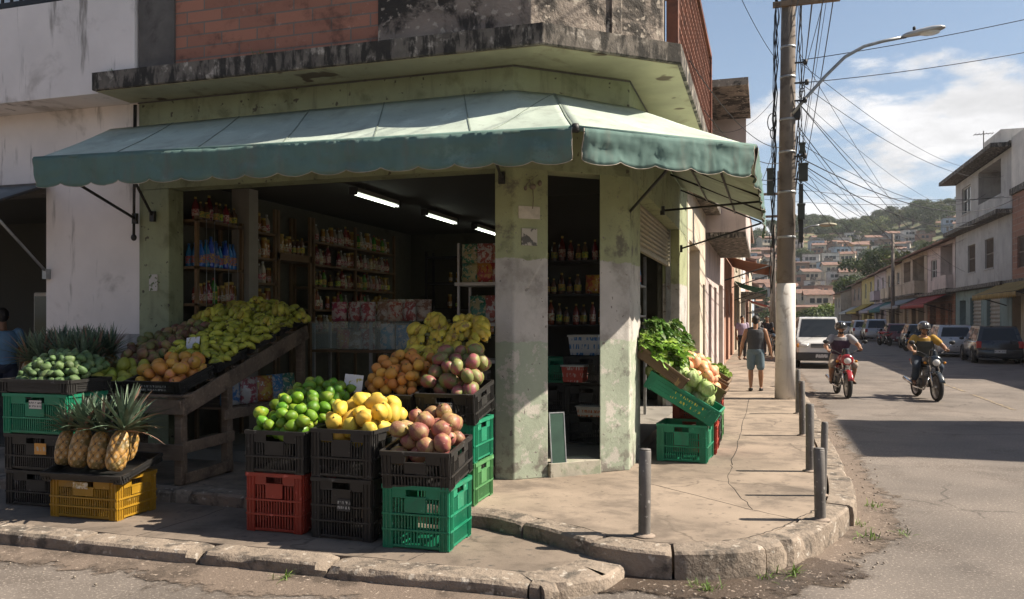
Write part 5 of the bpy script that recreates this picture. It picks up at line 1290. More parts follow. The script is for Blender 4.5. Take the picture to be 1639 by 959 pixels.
# wires
def wire(p, q, sag, label, r=.011, group='wires strung from the concrete pole', n=18):
    p, q = V(p), V(q); pts = [p.lerp(q,i/n)-V((0,0,sag*4*(i/n)*(1-i/n))) for i in range(n+1)]
    g = MB(); g.tube([x-p for x in pts], r, 4); o = g.build('power_line', m_wire); o.location = p; return tag(o, label, 'wire', group)
c8, c9 = pole_axis(8.2), pole_axis(9.55)
for i in range(4):
    x = c8.x+.25+i*.2
    wire((x,17.0,8.2),(.75+i*.22,38,7.3),.35,'overhead wire from the cross arm to the second pole',group='street wires to the second pole'); wire((x,17.0,8.2),(x-.1+.12*i,-14,8.6),.5,'overhead wire from the cross arm passing above the viewer',group='street wires passing overhead')
for i in range(3):
    wire((c9.x+.3+i*.3,17.0,9.55),(.75+i*.3,38,8.0),.3,'high wire from the upper cross arm to the second pole',.007,'high street wires'); wire((c9.x+.3+i*.3,17,9.55),(.8+i*.3,-14,9.7),.5,'high wire from the upper cross arm passing overhead',.007,'high wires overhead')
for i in range(3):
    wire((.62,17.0,5.4-.35*i),(.75,38,5.0-.3*i),.3,'thick telephone cable to the second pole',.016,'telephone cables'); wire((.3,17.0,5.2-.3*i),(-.78,9+2.2*i,4.6),.25,'slack cable from the pole to the corner shop slab',.007,'cables to the corner shop')
for i in range(4): wire((.7+.2*i,38,7.3-.4*i),(.7+.2*i,62,7.4-.4*i),.3,'overhead wire between the far poles',.012,'wires between the far poles')
drops = [((.66,17,6.85),(11.3,51.5,10.3),.5),((.66,17,6.45),(11.5,46.5,9.0),.7),((.6,17,6.1),(11.3,58,6.9),.5),((.66,17,6.9),(11.5,20.5,9.6),.25),((.66,17,6.45),(11.5,23,9.4),.3),
         ((.62,17,5.0),(11.5,44,7.6),.9),((.62,17,4.9),(11.5,47.2,7.2),1.0),((.62,17,4.6),(11.5,55,6.6),.8),((.62,17,4.55),(11.4,62,6.3),.7),((.6,17,5.3),(11.5,50,8.6),.9)]
for i,(p,q,s) in enumerate(drops): wire(p,q,s,'service wire from the pole to the '+('antenna on the grey house','top balcony of the grey house','pinkish house with the red awning','near grey house beside the crossing','low cream house, sagging slightly','brick house, thick and sagging','tall grey house, thick and low','far end of the tall grey house','red awning of the pinkish house, lowest of all','middle of the tall grey house')[i],.012 if i in (5,6) else .008,'service wires across the street')
for i in range(9):
    rr = random.Random(300+i); za, yb = rr.uniform(4.4,7.2), rr.uniform(43,76)
    wire((.62,17,za),(11.4,yb,rr.uniform(4.6,9.6) if yb < 57 else rr.uniform(4.4,6.8)),rr.uniform(.25,1.0),'thin sagging wire among the many crossing from the pole to the houses',.006 if i%3 else .01,'thin wires across the street')
for i in range(6):
    rr = random.Random(400+i); wire((rr.uniform(.2,.9),17,rr.uniform(6.5,9.3)),(rr.uniform(.6,2.2),-14,rr.uniform(7.2,9.8)),.45,'thin wire running along the street overhead','.006' and .006,'thin wires along the street')
for i,(za,zb,ya,yb) in enumerate(((7.6,7.9,40,46),(7.2,7.2,52,50),(6.2,6.6,58,60),(5.9,7.2,40,58),(6.8,7.6,30,44))): wire((-1.2,ya,za),(11.4,yb,zb),.4,'thin wire crossing the street between house fronts',.009,'wires between house fronts')
wire((.25,17,6.9),(-.7,13,7.6),.15,'short wire from the pole to the lattice balcony',.006); wire((.2,17,6.2),(-1.2,20.3,6.4),.3,'short slack wire from the pole to the canopied house',.006,'slack wires by the pole'); wire((.2,17,5.3),(-.5,21,4.7),.3,'short slack wire from the pole to the balcony',.006)
# ================================================================== houses along the street
def wmat(n, c, c2=None, **k):
  c = tuple(x*1.0 for x in c)
  return M('house_'+n, c, .85, .18, .8, col2=c2 or tuple(x*.62 for x in c), at2=(.54,.74), s2=.9, streak=tuple(x*.35 for x in c)+(.6,), streak_s=(2.5,2.5,.35), bmp=.2, **k)
W = dict(grey=wmat('grey',(.38,.37,.36)), pink=wmat('pinkish',(.5,.42,.39)), beige=wmat('beige',(.42,.35,.27)), cream=wmat('cream',(.55,.48,.38)), yellow=wmat('yellow',(.46,.37,.16)), mauve=wmat('mauve',(.4,.34,.36)),
    brown=wmat('brown',(.27,.19,.14)), teal=wmat('faded_teal',(.2,.27,.27)), salmon=wmat('salmon',(.42,.24,.17)), white=wmat('white',(.6,.57,.53)), terra=wmat('terracotta',(.28,.17,.125)), blue=wmat('pale_blue',(.36,.43,.5)), brick=m_brickfar)
m_roof = M('clay_roof_tile', (.2,.115,.085), .9, .35, .9, col2=(.12,.085,.07), at2=(.48,.66), s2=1.5, streak=(.33,.2,.14,.5), streak_s=(3,12,3), bmp=.4, bscale=14, bdist=.03)
m_glass = glass_dark('window_glass', (.03,.035,.04), .12)
m_wf = M('window_frame', (.16,.12,.09), .7, .2, 5, bmp=0); m_wfw = M('white_window_frame', (.5,.5,.48), .7, .1, 5, bmp=0)
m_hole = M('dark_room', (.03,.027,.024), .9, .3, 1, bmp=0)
m_shut2 = M('old_shutter', (.3,.28,.24), .7, .2, 2, streak=(.12,.1,.08,.6), bmp=.1)
def cloth(n, c): return fabric('awning_'+n, c, tuple(x*.5 for x in c), .2)
AWC = dict(ochre=cloth('ochre',(.36,.25,.09)), yellow=cloth('yellow',(.5,.35,.07)), red=cloth('red',(.34,.07,.06)), grey=cloth('grey',(.33,.36,.37)), teal=cloth('teal',(.05,.16,.17)), mauve=cloth('mauve',(.42,.38,.42)), brown=cloth('brown',(.24,.11,.06)), green=cloth('green',(.02,.12,.08)), white=cloth('white',(.6,.57,.52)), blue=cloth('blue',(.12,.2,.3)))
def house(label, side, X, y0, y1, H, wall, ops, ground=None, zg=3.4, slabs=(), roof='flat', deep=8, awn=(), balcs=(), base=.15, name='street_house'):
    sg = 1 if side == 'R' else -1                        # +1: wall runs back towards +x
    t = thing(name, label, 'house', (X+sg*deep/2,(y0+y1)/2,base))
    Pf = lambda u,z,d: (X+sg*d, u, z)
    def face(za, zb, mat, nm):
        g = MB(); oo = [(max(a,y0+.02),min(b,y1-.02),c,d,k) for a,b,c,d,k in ops if c >= za-.01 and d <= zb+.01]
        us = sorted({y0,y1}|{a for o in oo for a in o[:2]}); zs = sorted({za,zb}|{a for o in oo for a in o[2:4]})
        for i in range(len(us)-1):
            for j in range(len(zs)-1):
                um, zm = (us[i]+us[i+1])/2, (zs[j]+zs[j+1])/2
                if any(o[0] < um < o[1] and o[2] < zm < o[3] for o in oo): continue
                g.quad(Pf(us[i],zs[j],0),Pf(us[i+1],zs[j],0),Pf(us[i+1],zs[j+1],0),Pf(us[i],zs[j+1],0))
        for a,b,c,d,k in oo:
            dp = {'win':.16,'bar':.16,'shop':1.2,'rec':1.5,'door':.2,'shut':.2}[k]
            for p,q in (((a,c),(b,c)),((b,c),(b,d)),((b,d),(a,d)),((a,d),(a,c))): g.quad(Pf(*p,0),Pf(*q,0),Pf(*q,dp),Pf(*p,dp))
        for yy in (y0,y1): g.quad(Pf(yy,za,0),Pf(yy,za,deep),Pf(yy,zb,deep),Pf(yy,zb,0))
        g.quad(Pf(y0,za,deep),Pf(y1,za,deep),Pf(y1,zb,deep),Pf(y0,zb,deep))
        if zb >= H: g.quad(Pf(y0,zb,0),Pf(y1,zb,0),Pf(y1,zb,deep),Pf(y0,zb,deep))
        part(g, nm, mat, t, fix=False)
        for a,b,c,d,k in oo:
            dp = {'win':.14,'bar':.14,'shop':1.18,'rec':1.48,'door':.18,'shut':.18}[k]
            g = MB(); g.box(X+sg*dp, a-.05, c-.05, X+sg*(dp+.03), b+.05, d+.05)
            if k in ('win','bar'):
                wn = part(g, 'window', m_glass, t); g = MB(); n = 2 if k == 'win' else max(int((b-a)/.22),3); e = .06
                for q in range(n+1): yy = lerp(a+e/2,b-e/2,q/n); g.box(X+sg*(dp-.05),yy-(e/2 if k == 'win' or q in (0,n) else .02),c,X+sg*(dp-.005),yy+(e/2 if k == 'win' or q in (0,n) else .02),d)
                for zz in (c+e/2,(c+d)/2,d-e/2): g.box(X+sg*(dp-.045),a,zz-e/2,X+sg*(dp-.008),b,zz+e/2)
                part(g, 'window_frame', m_wf if k == 'bar' else m_wfw, t, wn)
                g = MB(); g.box(X-sg*.06,a-.08,c-.07,X+sg*.1,b+.08,c-.003); part(g, 'sill', wall, t, wn)
            elif k == 'shut': 
                g = MB(); g.grid(lambda u,v: (X+sg*(.17+.025*math.sin(v*26*PI)), lerp(a,b,u), lerp(c,d,v)), 1, 90, smooth=True); part(g, 'shutter', m_shut2, t)
            elif k == 'door': part(g, 'door', m_wf, t)
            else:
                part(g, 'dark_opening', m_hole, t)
    if ground is None: face(base, H, wall, 'wall')
    else: face(base, zg, ground, 'ground_floor_wall'); face(zg, H, wall, 'upper_wall')
    for z,th,out in slabs:
        g = MB(); g.box(X-sg*out,y0-.1,z,X+sg*.3,y1+.1,z+th); part(g, 'ledge', m_mould, t)
    for a,b,z,h,out in balcs:
        g = MB(); g.box(X-sg*out,a,z,X+sg*.1,b,z+.14); part(g, 'balcony_floor', m_mould, t)
        g = MB(); g.box(X-sg*out,a,z+.14,X-sg*(out-.1),b,z+h); g.box(X-sg*(out-.1),a,z+.14,X,a+.1,z+h); g.box(X-sg*(out-.1),b-.1,z+.14,X,b,z+h); part(g, 'balcony_wall', wall, t)
    if roof == 'flat':
        g = MB(); g.box(X-sg*.12,y0-.06,H,X+sg*.14,y1+.06,H+.3); part(g, 'parapet', m_mould, t)
    else:
        g = MB(); o_ = .75; n = 5
        g.quad(Pf(y0-.2,H-.12,-o_),Pf(y1+.2,H-.12,-o_),Pf(y1+.2,H+1.35,deep*.5),Pf(y0-.2,H+1.35,deep*.5)); g.quad(Pf(y0-.2,H+1.35,deep*.5),Pf(y1+.2,H+1.35,deep*.5),Pf(y1+.2,H-.1,deep+o_),Pf(y0-.2,H-.1,deep+o_))
        rf = part(g, 'roof', m_roof, t, solid=.12)
        g = MB()
        for yy in (y0,y1): g.add([Pf(yy,H,0),Pf(yy,H,deep),Pf(yy,H+1.2,deep*.5)],[(0,1,2)])
        part(g, 'gable', wall, t)
    for a,b,z,out,drop,c in awn:
        g = MB(); g.grid(lambda u,v: (X-sg*(.02+out*v), lerp(a,b,u), z-drop*v-.05*math.sin(PI*v)), 12, 5); aw_ = part(g, 'awning', AWC[c], t, solid=.02)
        g = MB(); nS = max(int((b-a)/.35),3)
        g.grid(lambda u,v: (X-sg*(out+.02), lerp(a,b,u), z-drop-v*(.28-.07*abs(math.sin(u*nS*PI)))), nS*4, 2); part(g, 'valance', AWC[c], t, aw_, solid=.015)
        g = MB()
        for yy in (a,b): g.tube([Pf(yy,z-drop,-out),Pf(yy,z-drop-.5,0)], .025, 5)
        g.tube([Pf(a,z-drop,-out),Pf(b,z-drop,-out)], .03, 5); part(g, 'awning_frame', m_iron, t, aw_)
    return t
XR = 11.5
house('tall grey house across the street beside the crossing','R',XR,14.3,18.2,9.9,W['grey'],[(15,16,.2,2.4,'door'),(15,16.2,4.4,5.8,'win'),(16.6,17.6,4.4,5.8,'win')],slabs=((3.4,.15,.3),))
house('low cream house opposite the utility pole','R',XR,18.4,28.8,4.6,W['cream'],[(20,22,.2,2.8,'shut'),(23.5,25.5,.2,2.8,'shut')],roof='tile')
house('two-storey beige house before the brick house across the street','R',XR,29,39.8,6.9,W['beige'],[(30,32,.2,2.8,'shut'),(34,37,.2,2.8,'shop'),(31,32.6,4.2,5.7,'win'),(35,36.6,4.2,5.7,'win')],slabs=((3.4,.15,.5),))
bc = house('brick and concrete house with a yellow awning across the street','R',XR,39.9,45.0,7.8,W['brick'],[(41,42.8,.2,2.9,'shop'),(43.6,45.3,.2,2.9,'shop'),(42.6,44.2,4.2,5.7,'bar')],ground=W['beige'],slabs=((3.5,.15,.35),),awn=((38.6,46.0,3.7,1.5,.75,'ochre'),))
g = MB(); g.box(11.45,40,7.85,17,44.95,10.6); part(g,'concrete_top_storey',W['white'],bc)
t3 = house('tall grey three-storey house with a roofed balcony across the street','R',XR,45.1,57.3,10.2,W['grey'],[(47.2,49.8,.2,3.0,'shut'),(51,53.5,.2,3.0,'shut'),(54.6,56.2,.2,2.9,'shop'),(48.4,50.2,4.5,6.1,'bar'),(52.3,54.1,4.5,6.1,'bar'),(47.0,51.6,8.2,10.0,'rec'),(53.4,55.6,8.1,9.7,'win')],ground=W['teal'],zg=3.5,slabs=((3.45,.2,.55),(6.95,.22,.7),(10.2,.22,.95)))
g = MB(); g.box(11.3,46.2,10.42,16,49.5,11.3); part(g,'water_tank_room',W['white'],t3)
house('pinkish two-storey house with a red awning and recessed balcony','R',XR,57.5,66.6,6.9,W['pink'],[(58.3,59.6,.2,2.8,'shop'),(60.4,62,.2,2.8,'shop'),(63.5,65.8,.2,2.8,'shop'),(58.2,62.0,4.6,6.7,'rec'),(63.2,65.3,4.5,6.0,'win')],ground=W['brick'],zg=3.5,slabs=((3.4,.2,.6),),roof='tile',awn=((58,67.5,3.6,1.7,.85,'red'),),balcs=((58,62.2,3.62,1.0,.45),))
house('beige two-storey house with a dark open balcony and grey awning','R',XR,66.8,78.2,6.9,W['beige'],[(68,70.5,.2,2.8,'shop'),(71.5,73.5,.2,2.8,'shop'),(75,77,.2,2.8,'shut'),(68,73,4.4,6.6,'rec'),(74,77.5,4.4,6.6,'rec')],slabs=((3.4,.2,.5),),roof='tile',awn=((68.2,78,3.6,1.8,.8,'grey'),),balcs=((67.8,73.4,3.6,1.1,.7),(73.8,77.8,3.6,1.1,.7)))
house('brown-beige house with two tall windows and a teal awning','R',XR,78.5,88,6.7,W['beige'],[(80,82,.2,2.8,'shop'),(84,86,.2,2.8,'shop'),(79.8,81.4,4.2,6,'win'),(82.6,84,4.2,6,'win'),(85.5,87,4.2,6,'win')],slabs=((3.4,.2,.4),),roof='tile',awn=((79,87,3.5,1.7,.9,'teal'),),balcs=((82,84.6,3.6,1.1,.6),(85,87.5,3.6,1.1,.6)))
house('mauve two-storey house with pale awning far across the street','R',XR,88.3,97.2,6.6,W['mauve'],[(90,92,.2,2.8,'shop'),(94,96,.2,2.8,'shop'),(89.8,91,4.2,6,'win'),(93.5,95,4.2,6,'win')],roof='tile',awn=((89,97,3.4,1.6,.8,'mauve'),),balcs=((92.6,96,3.6,1.1,.6),))
house('yellow two-storey house with a yellow awning far down the street','R',XR,97.5,109.5,6.5,W['yellow'],[(99,102,.2,2.8,'shop'),(104,107,.2,2.8,'shop'),(99.5,101.2,4.2,6,'win'),(104.5,106.2,4.2,6,'win')],roof='tile',awn=((98,109,3.5,1.8,.9,'yellow'),))
house('brown two-storey house beyond the yellow one','R',XR,110,122,6.3,W['brown'],[(112,114,.2,2.8,'shop'),(112,114,4.2,5.8,'win'),(117,119,4.2,5.8,'win')],roof='tile',awn=((112,121,3.4,1.7,.8,'white'),))
house('small beige house at the far end of the street','R',10.2,123,134,5.4,W['beige'],[(125,127,.2,2.6,'shop'),(125,127,3.4,4.8,'win'),(130,132,3.4,4.8,'win')],roof='tile')
at = thing('television_antenna','thin television antenna on the roof of the tall grey house','antenna',(11.9,52.2,10.4))
g = MB(); g.tube([(0,0,0),(0,0,2.1)], .03, 5); g.build('mast', m_iron, at)
g = MB(); g.tube([(-.5,0,1.9),(.5,0,1.95)], .02, 4)
for i in range(6): g.tube([(-.45+i*.18,-.38+.03*i,1.92),(-.45+i*.18,.38-.03*i,1.92)], .014, 4)
g.build('boom', m_iron, at)
# shop-side row
XL = -1.37
house('cream shophouse with white pier adjoining the green corner shop','L',XL,15.35,20.1,6.0,W['cream'],[(15.7,18.3,.2,3.3,'rec'),(19.2,19.9,.2,2.6,'door')],base=.19,slabs=((4.3,.18,.35),))
l2 = house('pale pink house with a boxed balcony and overhanging roof slab','L',XL,20.2,29.4,7.35,W['pink'],[(21.2,22.4,.2,2.7,'shop'),(23.6,24.8,.2,2.7,'door'),(26,28.6,.2,2.9,'shut'),(21.6,23.2,5.4,7.0,'win'),(24.6,26.2,5.2,7.0,'win')],base=.19,balcs=((20.25,27,3.75,1.05,.93),))
g = MB(); g.box(-2.6,20.15,7.38,-.38,23.6,7.56); part(g,'roof_slab',m_oldcon,l2)
g = MB(); g.box(-1.37,20.22,4.85,-1.25,20.5,7.35); g.box(-1.37,23.4,4.85,-.5,23.5,7.35); part(g,'pilaster',W['pink'],l2)
house('salmon house with a brown awning on the shop side','L',XL,29.6,38.8,6.2,W['salmon'],[(30.6,33,.2,2.9,'shop'),(34.5,37,.2,2.9,'shop'),(31,32.4,4.2,5.5,'bar'),(35,36.4,4.2,5.5,'bar')],base=.19,roof='tile',awn=((29.7,36.5,4.05,1.55,.4,'brown'),))
house('beige house with a dark green awning on the shop side','L',XL,39,50,6.4,W['beige'],[(40,43,.2,2.8,'shop'),(45,48,.2,2.8,'shop'),(41,42.5,4.2,5.6,'win'),(46,47.5,4.2,5.6,'win')],base=.19,roof='tile',awn=((39.2,47,3.55,1.45,.4,'green'),))
house('white house with a concrete ledge on the shop side','L',XL,50.3,62,6.8,W['white'],[(51,54,.2,2.8,'shop'),(56,60,.2,2.8,'shop'),(52,54,4.4,5.8,'win')],base=.19,slabs=((3.2,.2,1.4),))
house('terracotta house with a red awning far on the shop side','L',XL,62.3,76,6.2,W['terra'],[(64,67,.2,2.8,'shop'),(70,74,.2,2.8,'shop'),(65,67,4.2,5.6,'win')],base=.19,roof='tile',awn=((63,72,3.3,1.7,.6,'red'),))
house('cream house with a white awning near the end of the shop side','L',XL,76.3,92,6.4,W['cream'],[(78,82,.2,2.8,'shop'),(80,82,4.2,5.6,'win'),(86,88,4.2,5.6,'win')],base=.19,awn=((77,88,3.4,1.7,.6,'white'),))
house('pale blue house near the end of the shop side','L',XL,92.3,112,5.6,W['blue'],[(95,99,.2,2.8,'shop'),(104,108,.2,2.8,'shut'),(96,98,4,5.2,'win')],base=.19,roof='tile')
# ================================================================== trees
def leafmat(n, a, b): return M('foliage_'+n, a, .6, .35, .9, col2=b, at2=(.45,.65), s2=.55, bmp=0, trans=.2, rand=.25, isl=.35, spec=.25)
LM = [leafmat('deep',(.045,.075,.022),(.085,.11,.03)), leafmat('olive',(.07,.09,.025),(.12,.12,.035)), leafmat('bright',(.09,.13,.02),(.16,.18,.03))]
m_bark = M('bark', (.1,.075,.055), .95, .3, 3, bmp=.5, bscale=14, bdist=.03)
def crown(seed, blobs, n, s):
    rr = random.Random(seed); g = MB()
    tot = sum(b[3]*b[3] for b in blobs)
    for (bx,by,bz,br,fl) in blobs:
        for i in range(int(n*br*br/tot)):
            d = V((rr.gauss(0,1),rr.gauss(0,1),rr.gauss(0,1))).normalized(); rad = br*(rr.random()**.33)*(1+.22*mnoise.noise(d*2.3+V((seed,bx,by))))
            p = V((bx,by,bz))+V((d.x*rad,d.y*rad,d.z*rad*fl)); a = V((rr.gauss(0,1),rr.gauss(0,1),rr.gauss(0,.8))).normalized(); nrm = (d+a*.9).normalized()
            u = nrm.cross(V((rr.gauss(0,1),rr.gauss(0,1),rr.gauss(0,1)))).normalized(); v = nrm.cross(u); q = s*rr.uniform(.6,1.4)
            g.add([p-u*q, p+v*q*.55, p+u*q, p-v*q*.55+nrm*q*.25], [(0,1,2,3)])
    return g
def tree_proto(seed, H, kind, leafm, n=2600, s=.22):
    rr = random.Random(seed); blobs = []
    if kind == 'round':
        for i in range(9): a = rr.uniform(0,6.28); d = rr.uniform(.1,.3)*H; blobs.append((math.cos(a)*d,math.sin(a)*d,H*rr.uniform(.45,.8),H*rr.uniform(.16,.25),.8))
        blobs.append((0,0,H*.8,H*.2,.8))
    elif kind == 'flat':
        for i in range(11): a = i*.571*PI+rr.uniform(-.3,.3); d = rr.uniform(.12,.55)*H; blobs.append((math.cos(a)*d,math.sin(a)*d,H*rr.uniform(.68,.92),H*rr.uniform(.14,.22),.5))
    else:
        for i in range(6): a = rr.uniform(0,6.28); d = rr.uniform(.1,.45)*H; blobs.append((math.cos(a)*d,math.sin(a)*d,H*rr.uniform(.3,.6),H*rr.uniform(.25,.4),.8))
    c = crown(seed, blobs, n, s).mesh('crown', leafm)
    g = MB(); hh = H*.6; g.tube([(0,0,-.6),(.05*H*.2,0,hh*.4),(.02*H,.02*H,hh)], [H*.035,H*.026,H*.014], 7)
    for b in blobs[:7]: g.tube([(.01*H,.005*H,hh*.55),(b[0]*.5,b[1]*.5,b[2]*.8),(b[0]*.9,b[1]*.9,b[2])], [H*.014,H*.009,H*.003], 5)
    return c, g.mesh('trunk', m_bark)
TP = [tree_proto(1,8,'round',LM[0]), tree_proto(2,8,'round',LM[1]), tree_proto(3,8.5,'flat',LM[0],3000), tree_proto(4,8,'flat',LM[1],3000), tree_proto(5,3.5,'bush',LM[2],1400,.17), tree_proto(6,3.5,'bush',LM[0],1400,.17)]
def tree(i, loc, s, label, group, rz=0, name='tree'):
    t = thing(name, label, 'tree' if i < 4 else 'bush', loc, rz, group); t.scale = (s*rnd(.92,1.08),s*rnd(.92,1.08),s)
    link('crown', TP[i][0], t); link('trunk', TP[i][1], t); return t
rr = random.Random(31)
names = ['deep green round tree','olive round tree','deep green spreading tree','olive spreading tree','bright green bush','dark green bush']
# crest of the hill
for i in range(230):
    x = rr.uniform(-34,124); y = rr.uniform(306,396); k = rr.choice((0,0,1,1,0,2,4,5)); s = rr.uniform(.8,1.3)*(1.0 if k < 4 else 1.9)
    tree(k,(x,y,hill_z(x,y)-(1.8 if k < 4 else .3)),s*.95,names[k]+' on the crest of the hill','trees on the hill crest, '+names[k],rr.uniform(0,6.28))
for i in range(95):
    x = rr.uniform(-24,95); y = rr.uniform(170,325); k = rr.choice((0,1,4,5,4,5,3)); s = rr.uniform(.55,.95) if k < 4 else rr.uniform(.7,1.3)
    tree(k,(x,y,hill_z(x,y)-.2),s,names[k]+' among the houses on the hillside','greenery among the hillside houses, '+names[k],rr.uniform(0,6.28),'tree' if k < 4 else 'bush')
tree(2,(15.5,124,2.5),1.05,'wide dark tree behind the yellow house roofs',None,1.0); tree(3,(19.5,118,2.6),1.0,'wide olive tree behind the mauve house roof',None,2.2); tree(2,(24,122,3),1.1,'wide dark tree standing behind the beige house roofs',None,4); tree(0,(13,131,1.2),.95,'round dark tree behind the small beige house',None,2)
for i,(x,y,k) in enumerate(((4.2,137,4),(6.4,138,4),(8.2,136.5,5),(2.2,139,5),(10,139,4))): tree(k,(x,y,0),1.1+.1*i,['bright hedge bush in the middle of the street end','tall bright hedge bush at the street end','dark bush at the street end','dark bush beside the shop-side pavement end','bright bush under the small beige house'][i],None,i,'bush')
# ================================================================== houses up the hill
def hill_house(seed, w, d, h, wall, roof, nwin, floors=1):
    rr = random.Random(seed); t = thing('hillside_house','house','house',(0,-999,0))
    g = MB(); g.box(-w/2,-d/2,-2.5,w/2,d/2,h); g.build('wall', wall, t)
    if roof == 'gable':
        g = MB(); e = .45; g.quad((-w/2-e,-d/2-e,h-.05),(w/2+e,-d/2-e,h-.05),(w/2+e,0,h+1.2),(-w/2-e,0,h+1.2)); g.quad((-w/2-e,0,h+1.2),(w/2+e,0,h+1.2),(w/2+e,d/2+e,h-.05),(-w/2-e,d/2+e,h-.05)); g.build('roof', m_roof, t, solid=.12)
        g = MB()
        for x in (-w/2,w/2): g.add([(x,-d/2,h),(x,d/2,h),(x,0,h+1.05)],[(0,1,2)])
        g.build('gable', wall, t)
    elif roof == 'shed':
        g = MB(); g.quad((-w/2-.4,-d/2-.6,h+.02),(w/2+.4,-d/2-.6,h+.02),(w/2+.4,d/2+.3,h+.7),(-w/2-.4,d/2+.3,h+.7)); g.build('roof', m_roof, t, solid=.1)
    else:
        g = MB(); g.box(-w/2-.15,-d/2-.15,h,w/2+.15,d/2+.15,h+.18); g.box(-w*.2,-d*.1,h+.18,w*.1,d*.3,h+1.3); g.build('roof', m_oldcon, t)
    for f in range(floors):
        for i in range(nwin):
            x = lerp(-w/2+.9,w/2-.9,(i+.5)/nwin)+rr.uniform(-.2,.2); z = 1.0+f*2.7
            if i == 0 and f == 0:
                g = MB(); g.box(x-.45,-d/2-.03,0,x+.45,-d/2+.05,2.1); g.build('door', m_wf, t)
            else:
                g = MB(); g.box(x-.55,-d/2-.03,z,x+.55,-d/2+.05,z+1.15); wn = g.build('window', m_glass, t)
    if floors > 1:
        g = MB(); g.box(-w/2,-d/2-.7,2.6,w/2,-d/2-.02,2.75); g.box(-w/2,-d/2-.7,2.75,w/2,-d/2-.62,3.5); g.build('balcony', wall, t)
    return t
HP = []
for i,(w_,d_,h_,m_,r_,n_,f_,nm) in enumerate(((7,6,3.1,'brick','gable',3,1,'low brick house with tiled roof'),(6.2,6,5.7,'cream','gable',3,2,'cream two-storey house with tiled roof'),(7.5,6,3.2,'terra','shed',3,1,'low terracotta house with sloping roof'),
    (6,6,5.9,'white','flat',3,2,'white two-storey flat-roofed house'),(5.6,5.5,5.6,'brick','flat',2,2,'brick two-storey flat-roofed house'),(8,6,3.3,'grey','gable',4,1,'low grey house with tiled roof'),(6.4,6,3.4,'yellow','gable',3,1,'low yellow house with tiled roof'),
    (6.6,6,5.8,'blue','flat',3,2,'pale blue two-storey house'),(7,6,5.7,'salmon','gable',3,2,'salmon two-storey house with tiled roof'),(6.8,6,3.2,'brown','shed',3,1,'low brown house with sloping roof'),(6.4,6,5.7,'pink','shed',3,2,'pinkish two-storey house with sloping roof'))):
    HP.append((Proto(hill_house(i,w_,d_,h_,W[m_],r_,n_,f_)), nm))
rr = random.Random(77)
row = 0; y = 168
while y < 312:
    x = -22+rr.uniform(0,6); xe = 46+ (y-168)*.24
    while x < xe:
        if rr.random() < .84:
            p, nm = HP[rr.choice((0,1,1,2,3,3,4,4,5,5,6,7,8,9,9,10))]; yy = y+rr.uniform(-2.5,2.5)
            p.at((x,yy,hill_z(x,yy)-.3),(0,0,rr.gauss(0,.22)),nm+' on the hillside','hillside houses, '+nm,rr.uniform(.58,.86))
        x += rr.uniform(4.8,7.6)
    y += 7.6+(y-168)*.02; row += 1
for p, nm in HP:
    if not p.used: p.at((30,250,hill_z(30,250)),(0,0,0),nm+' on the hillside','hillside houses, '+nm)

# unseen houses behind the viewer, added to cut sky fill on the shop front
def near_house(x0, x1, y, H, wall, label):
    t = thing('street_house', label, 'house', ((x0+x1)/2,y,0)); w = (x1-x0)/2
    g = MB(); g.box(-w,-8,0,w,0,H); g.build('wall', wall, t)
    g = MB(); g.box(-w-.1,-8.1,H,w+.1,.3,H+.25); g.build('parapet', m_mould, t)
    n = max(int(w/1.6),1)
    for i in range(n):
        x = lerp(-w+1,w-1,(i+.5)/n)
        g = MB(); g.box(x-.6,-.02,4.3,x+.6,.03,5.6); g.build('window', m_glass, t)
        g = MB(); g.box(x-.9,-.02,.15,x+.9,.03,2.7); g.build('shutter', m_shut2, t)
near_house(-26,-14.2,-9.5,6.2,W['brown'],'brown house facing the fruit shop from across the cross street')
near_house(-14,-4.2,-9.5,6.8,W['salmon'],'salmon house straight across the cross street from the fruit shop')
near_house(-4,6.5,-10,6.4,W['beige'],'beige house at the corner across the cross street')
